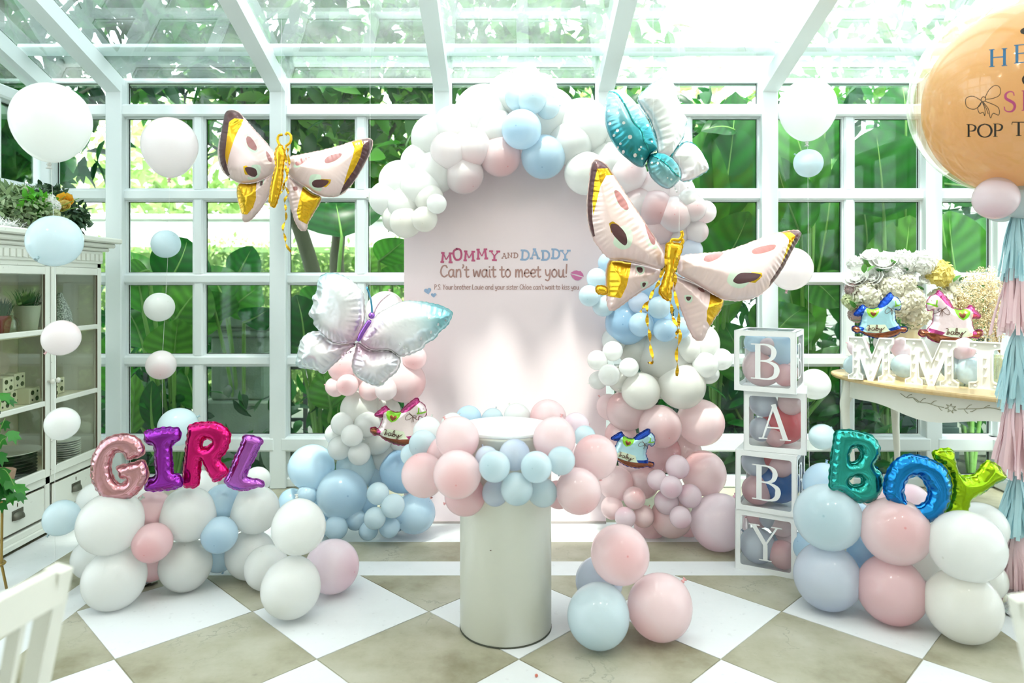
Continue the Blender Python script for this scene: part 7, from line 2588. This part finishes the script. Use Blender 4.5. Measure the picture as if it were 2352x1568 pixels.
def holeblock(label, px, x, z_, s_, depth, rot=0):
    y = onshelf(px, x)
    t = empty('pierced_block', (x, y, z_), label, 'ceramic block', 'pierced blocks in the cabinet', rotz=rot)
    M = Matrix.Translation((x, y, z_)) @ Matrix.Rotation(rot, 4, 'Z')
    obj('block_body', xf(box(-depth, 0, -s_ / 2, s_ / 2, 0, s_, .003), M), M_block, t)
    for a, b, r_ in ((-.22, .7, .15), (.24, .76, .07), (.2, .3, .15), (-.24, .24, .07)):
        V, Fc = lathe([(r_ * s_, 0), (r_ * s_, .0015), (r_ * s_ * .9, .0018)], 16)
        obj('hole', ([M @ Vector((v[2], a * s_ + v[0], b * s_ + v[1])) for v in V], Fc), M_hole, t)


holeblock('pierced cream block lying low at the picture edge of the middle shelf', 12, -2.72, .756, .085, .07)
holeblock('pierced cream block on top of the pile, nearer the picture edge', 20, -2.76, .842, .085, .08)
holeblock('pierced cream block on top of the pile, nearer the door stile', 46, -2.78, .845, .09, .09)
holeblock('pierced cream block lying between the others on the middle shelf', 38, -2.79, .756, .085, .06)
holeblock('widest pierced cream block lying on the middle shelf by the door stile', 80, -2.72, .756, .09, .10)
holeblock('pierced cream block standing behind the second door, taller', 137, -2.80, .756, .10, .05)
holeblock('pierced cream block standing behind the second door, smaller', 126, -2.74, .756, .08, .05)
# plates
M_dplate = mat('dark stoneware', rgb(70, 66, 52), rough=.5)
M_wplate = mat('white china', rgb(232, 232, 224), rough=.3)
pm_ = {}
for nm, m in (('d', M_dplate), ('w', M_wplate)):
    pm_[nm] = mesh('plate', *lathe([(.55, 0), (.6, .02), (.98, .10), (1, .115), (.96, .12), (.6, .045), (0, .04)], 32), m, smooth=True)
yy = onshelf(22, -2.86)
names_ = ['lowest', 'second', 'third', 'fourth', 'fifth', 'sixth', 'seventh', 'eighth', 'ninth', 'tenth', 'eleventh', 'twelfth']
for i in range(7):
    inst('dark_plate', pm_['d'], loc=(-2.86, yy, .326 + i * .019), scale=(.135, .135, .16), label='dark stoneware plate, %s from the bottom of its stack in the cabinet' % (names_[i] if i else 'first'), cat='plate', group='dark plates in the cabinet')
inst('serving_dish', pm_['w'], loc=(-2.86, yy, .326 + 7 * .019), scale=(.16, .16, .2), label='wide white dish lying on the dark plates in the cabinet', cat='dish')
yy = onshelf(150, -2.75)
for i in range(11):
    inst('white_plate', pm_['w'], loc=(-2.75, yy, .326 + i * .0135), scale=(.085, .085, .11), label='white china plate, %s from the bottom of its stack in the cabinet' % (names_[i] if i else 'first'), cat='plate', group='white plates in the cabinet')
# throw and greenery on the cabinet
M_fur = mat('white faux fur', rgb(244, 245, 242), rough=.9)
fu = obj('fur_throw', box(-3.1, -2.66, 3.52, 4.3, 1.746, 1.775, .012), M_fur, label='white faux fur throw on top of the cabinet', cat='throw')
fp = np.stack([rng.uniform(-3.0, -2.62, 2500), rng.uniform(3.5, 4.3, 2500), np.full(2500, 1.765)], 1)
fp[:900, 0] = rng.uniform(-2.67, -2.62, 900)
fp[:900, 2] = rng.uniform(1.72, 1.775, 900)
V, Fc, tn_ = leaf_mass(fp, np.full(2500, .05), (np.array([(0, -.05, 0), (0, .05, 0), (1, 0, 0)]), [(0, 1, 2)], None), down=-.2)
obj('fur', (V, Fc), M_fur, fu, kind='stuff')
M_sage = leafmat('sage leaf', [rgb(96, 124, 84), rgb(136, 160, 116), rgb(176, 194, 152)], (1, 1, .8), tfac=.2, veins=False)
M_dksage = leafmat('dark sage leaf', [rgb(40, 66, 48), rgb(60, 90, 62), rgb(92, 120, 86)], (1, 1, .8), tfac=.15, veins=False)
M_bright = leafmat('fresh leaf', [rgb(70, 160, 40), rgb(110, 190, 60), rgb(60, 140, 44)], (1.2, 1.2, .7), tfac=.3, veins=False)
ar = empty('greenery_arrangement', P(95, 530, 4.1), 'artificial greenery with yellow and white flowers on top of the cabinet', 'arrangement')
obj('basket', lathe([(.10, 0), (.12, .08), (.11, .08), (.0, .03)], 20, (-2.84, 4.0, 1.775)), mat('pale basket', rgb(214, 206, 182)), ar)


def spray(nm, m, cpx, cpy, Y, rx, rz, n, s_, tm=T_leaf):
    c_ = P(cpx, cpy, Y)
    p = blob((c_.x, c_.y, c_.z), (rx * Y / F, .13, rz * Y / F), n)
    V, Fc, tn = leaf_mass(p, s_ * (.7 + .6 * rng.rand(n)), tm, down=-.3)
    obj(nm, (V, Fc), m, ar, tone=tn, kind='stuff', smooth=True)


spray('foliage', M_sage, 40, 490, 3.85, 75, 42, 900, .045)
spray('foliage', M_sage, 30, 450, 3.95, 45, 26, 320, .05)
spray('foliage', M_dksage, 165, 500, 4.25, 36, 34, 420, .045)
spray('foliage', M_dksage, 110, 445, 4.2, 40, 18, 180, .045)
spray('foliage', M_sage, 100, 512, 4.0, 45, 22, 320, .045)
spray('foliage', M_bright, 88, 462, 3.9, 26, 18, 70, .06)
for (a, b, r_, ty, c_, Y) in ((150, 464, 17, 'r', 'o', 4.05), (60, 466, 12, 'r', 'o', 3.9), (48, 476, 9, 'r', 'o', 3.88), (112, 462, 16, 'h', 'w', 3.95), (124, 474, 14, 'h', 'w', 3.95), (126, 492, 11, 'h', 'g', 3.93), (97, 460, 12, 'h', 'g', 3.92), (66, 440, 8, 'h', 'g', 4.0), (148, 476, 12, 'r', 'y', 4.02)):
    s_ = r_ * Y / F
    inst('bloom', (ROSE if ty == 'r' else HYD)[c_], ar, loc=P(a, b, Y), rot=Vector((.2, -1, .5)).to_track_quat('Z', 'Y'), scale=(s_ * (1.6 if ty == 'r' else 1.),) * 3)
for (a, b) in ((38, 448), (120, 440), (150, 450), (178, 476), (20, 470), (182, 455)):
    p = P(a, b, 4.0)
    obj('sprig', tube([P(90, 520, 4.0), (P(90, 520, 4.0) + p) / 2 + Vector((0, 0, .03)), p], .002, 4), M_stalk, ar)

# ------------------------------------------------------------------ ivy on a brass stand
M_brass = mat('old brass', rgb(176, 148, 86), rough=.3, metal=.85)
px_, Yi = 0, 3.3
ic = P(-12, 1345, Yi)
st = empty('brass_plant_stand', (ic.x, Yi, TOP), 'slender brass plant stand at the picture edge before the cabinet', 'plant stand')
for dx, dy in ((.035, 0), (-.0175, .03), (-.0175, -.03)):
    obj('leg', tube([(ic.x + dx * 1.6, Yi + dy * 1.6, TOP), (ic.x + dx * .9, Yi + dy * .9, .12), (ic.x + dx, Yi + dy, .40), (ic.x + dx * 2.4, Yi + dy * 2.4, .43)], .006, 8), M_brass, st, smooth=True)
for zz, r_ in ((.12, .04), (.40, .045), (.43, .09)):
    obj('ring', tube([(ic.x + r_ * math.cos(a), Yi + r_ * math.sin(a), zz) for a in np.linspace(0, 6.2832, 21)], .006, 6), M_brass, st, smooth=True)
iv = empty('potted_ivy', (ic.x, Yi, .437), 'trailing green ivy in a pot on the brass stand', 'potted plant')
obj('pot', lathe([(.06, 0), (.085, .12), (.08, .12), (.05, .03), (0, .03)], 20, (ic.x, Yi, .437)), mat('terracotta', rgb(150, 120, 96)), iv, smooth=True)
IVY = [(0, -.12), (.25, -.42), (.42, -.3), (.8, -.38), (.72, -.12), (1.05, 0), (.72, .12), (.8, .38), (.42, .3), (.25, .42), (0, .12)]
M_ivy = leafmat('ivy leaf', [rgb(20, 84, 28), rgb(36, 112, 36), rgb(60, 136, 46)], (1, 1.2, .7), tfac=.2, veins=False)
ivm = mesh('leaf', [(a, b, -.15 * a * a + .12 * abs(b)) for a, b in IVY] + [(.4, 0, 0)], [(i, (i + 1) % 11, 11) for i in range(11)], M_ivy, smooth=True, tone=np.zeros(12))
for i, (a, b, s_, dx, dz) in enumerate([(30, 1000, .075, .6, -.6), (12, 975, .05, .2, -1), (20, 1110, .085, .8, -.5), (45, 1120, .08, .9, -.4), (5, 1090, .085, .3, -.9), (25, 1140, .07, .6, -.8), (2, 1050, .07, .5, -.8), (0, 1130, .08, .2, -1), (48, 1140, .06, .7, -.7),
                                        (10, 910, .08, .8, -.4), (22, 920, .065, .9, -.5), (0, 1010, .07, .4, -.9), (-20, 1060, .08, -.4, -.8), (-25, 1000, .08, -.6, -.4), (-10, 940, .07, -.2, .6), (-30, 1120, .08, -.7, -.5), (5, 1160, .06, .2, -1), (14, 1120, .075, .5, -.9)]):
    p = P(a, b, Yi - .08 + .02 * (i % 3))
    d = Vector((dx, -.35, dz)).normalized()
    inst('leaf', ivm, iv, loc=p - d * s_ * .4, rot=d.to_track_quat('X', 'Z'), scale=(s_,) * 3)
top_ = Vector((ic.x, Yi, .56))
for a, b in ((15, 1005), (40, 1130), (5, 905), (0, 1100), (12, 960)):
    e = P(a, b, Yi - .08)
    obj('vine', tube(smooth_open([tuple(top_), tuple((top_ + e) / 2 + Vector((.02, -.03, .06))), tuple(e)], 5), .0018, 5), M_stalk, iv)

# ------------------------------------------------------------------ white chairs at the front
M_chair = mat('cream chair paint', rgb(228, 228, 218), rough=.45, var=.04)


def chair(label, x, y, rz):
    t = empty('slat_back_chair', (x, y, TOP), label, 'chair', 'white slat-back chairs', rotz=rz)
    M = Matrix.Translation((x, y, TOP)) @ Matrix.Rotation(rz, 4, 'Z')
    A = lambda nm, VF: obj(nm, xf(VF, M), M_chair, t)
    A('seat', box(-.21, .21, -.22, .2, .43, .46, .01))
    for s in (-1, 1):
        A('leg', bar((s * .18, -.19, 0), (s * .18, -.19, .43), .036, .036, Vector((0, 1, 0))))
        A('leg', bar((s * .19, .24, 0), (s * .19, .19, .45), .036, .036, Vector((0, 1, 0))))
        A('back_post', bar((s * .19, .19, .44), (s * .20, .285, .90), .034, .036, Vector((0, 1, 0))))
        A('stretcher', bar((s * .18, -.19, .18), (s * .19, .22, .18), .02, .025))
    A('top_rail', bar((-.2, .283, .868), (.2, .283, .868), .026, .065))
    A('lower_rail', bar((-.19, .215, .56), (.19, .215, .56), .02, .04))
    for q in (-.12, -.06, 0, .06, .12):
        A('back_slat', bar((q, .217, .57), (q, .276, .85), .012, .026, Vector((0, 1, 0))))
    A('seat_rail', box(-.19, .19, -.2, -.18, .37, .43, .003))
    return t


chair('cream slat-back chair at the front, under the cabinet corner of the picture', -1.17, 1.185, R(-99))
chair('cream chair corner at the front, below the tissue tassels', 1.165, .985, R(84))

# ------------------------------------------------------------------ labels of the balloons
ORD = ['first', 'second', 'third', 'fourth', 'fifth', 'sixth', 'seventh', 'eighth', 'ninth', 'tenth', 'eleventh', 'twelfth', 'thirteenth', 'fourteenth', 'fifteenth', 'sixteenth', 'seventeenth', 'eighteenth', 'nineteenth', 'twentieth']
fam = {}
for (o, px, py, rr, cw, where, sz) in BALLOONS:
    s_ = sz or ('small' if rr < .078 else ('medium' if rr < .118 else 'big'))
    fam.setdefault((s_, cw, where), []).append((py, px, o))
for (s_, cw, where), L in fam.items():
    L.sort(key=lambda q: q[0])
    for i, (_, _, o) in enumerate(L):
        lab = '%s %s balloon %s' % (s_, cw, where)
        if len(L) > 1:
            lab += ', %s from top' % ORD[i] if i else ', topmost'
            if i == len(L) - 1:
                lab = '%s %s balloon %s, lowest' % (s_, cw, where)
        props(o, lab, 'balloon', where.replace('in the ', 'the ').replace('floating the', 'floating in the'))
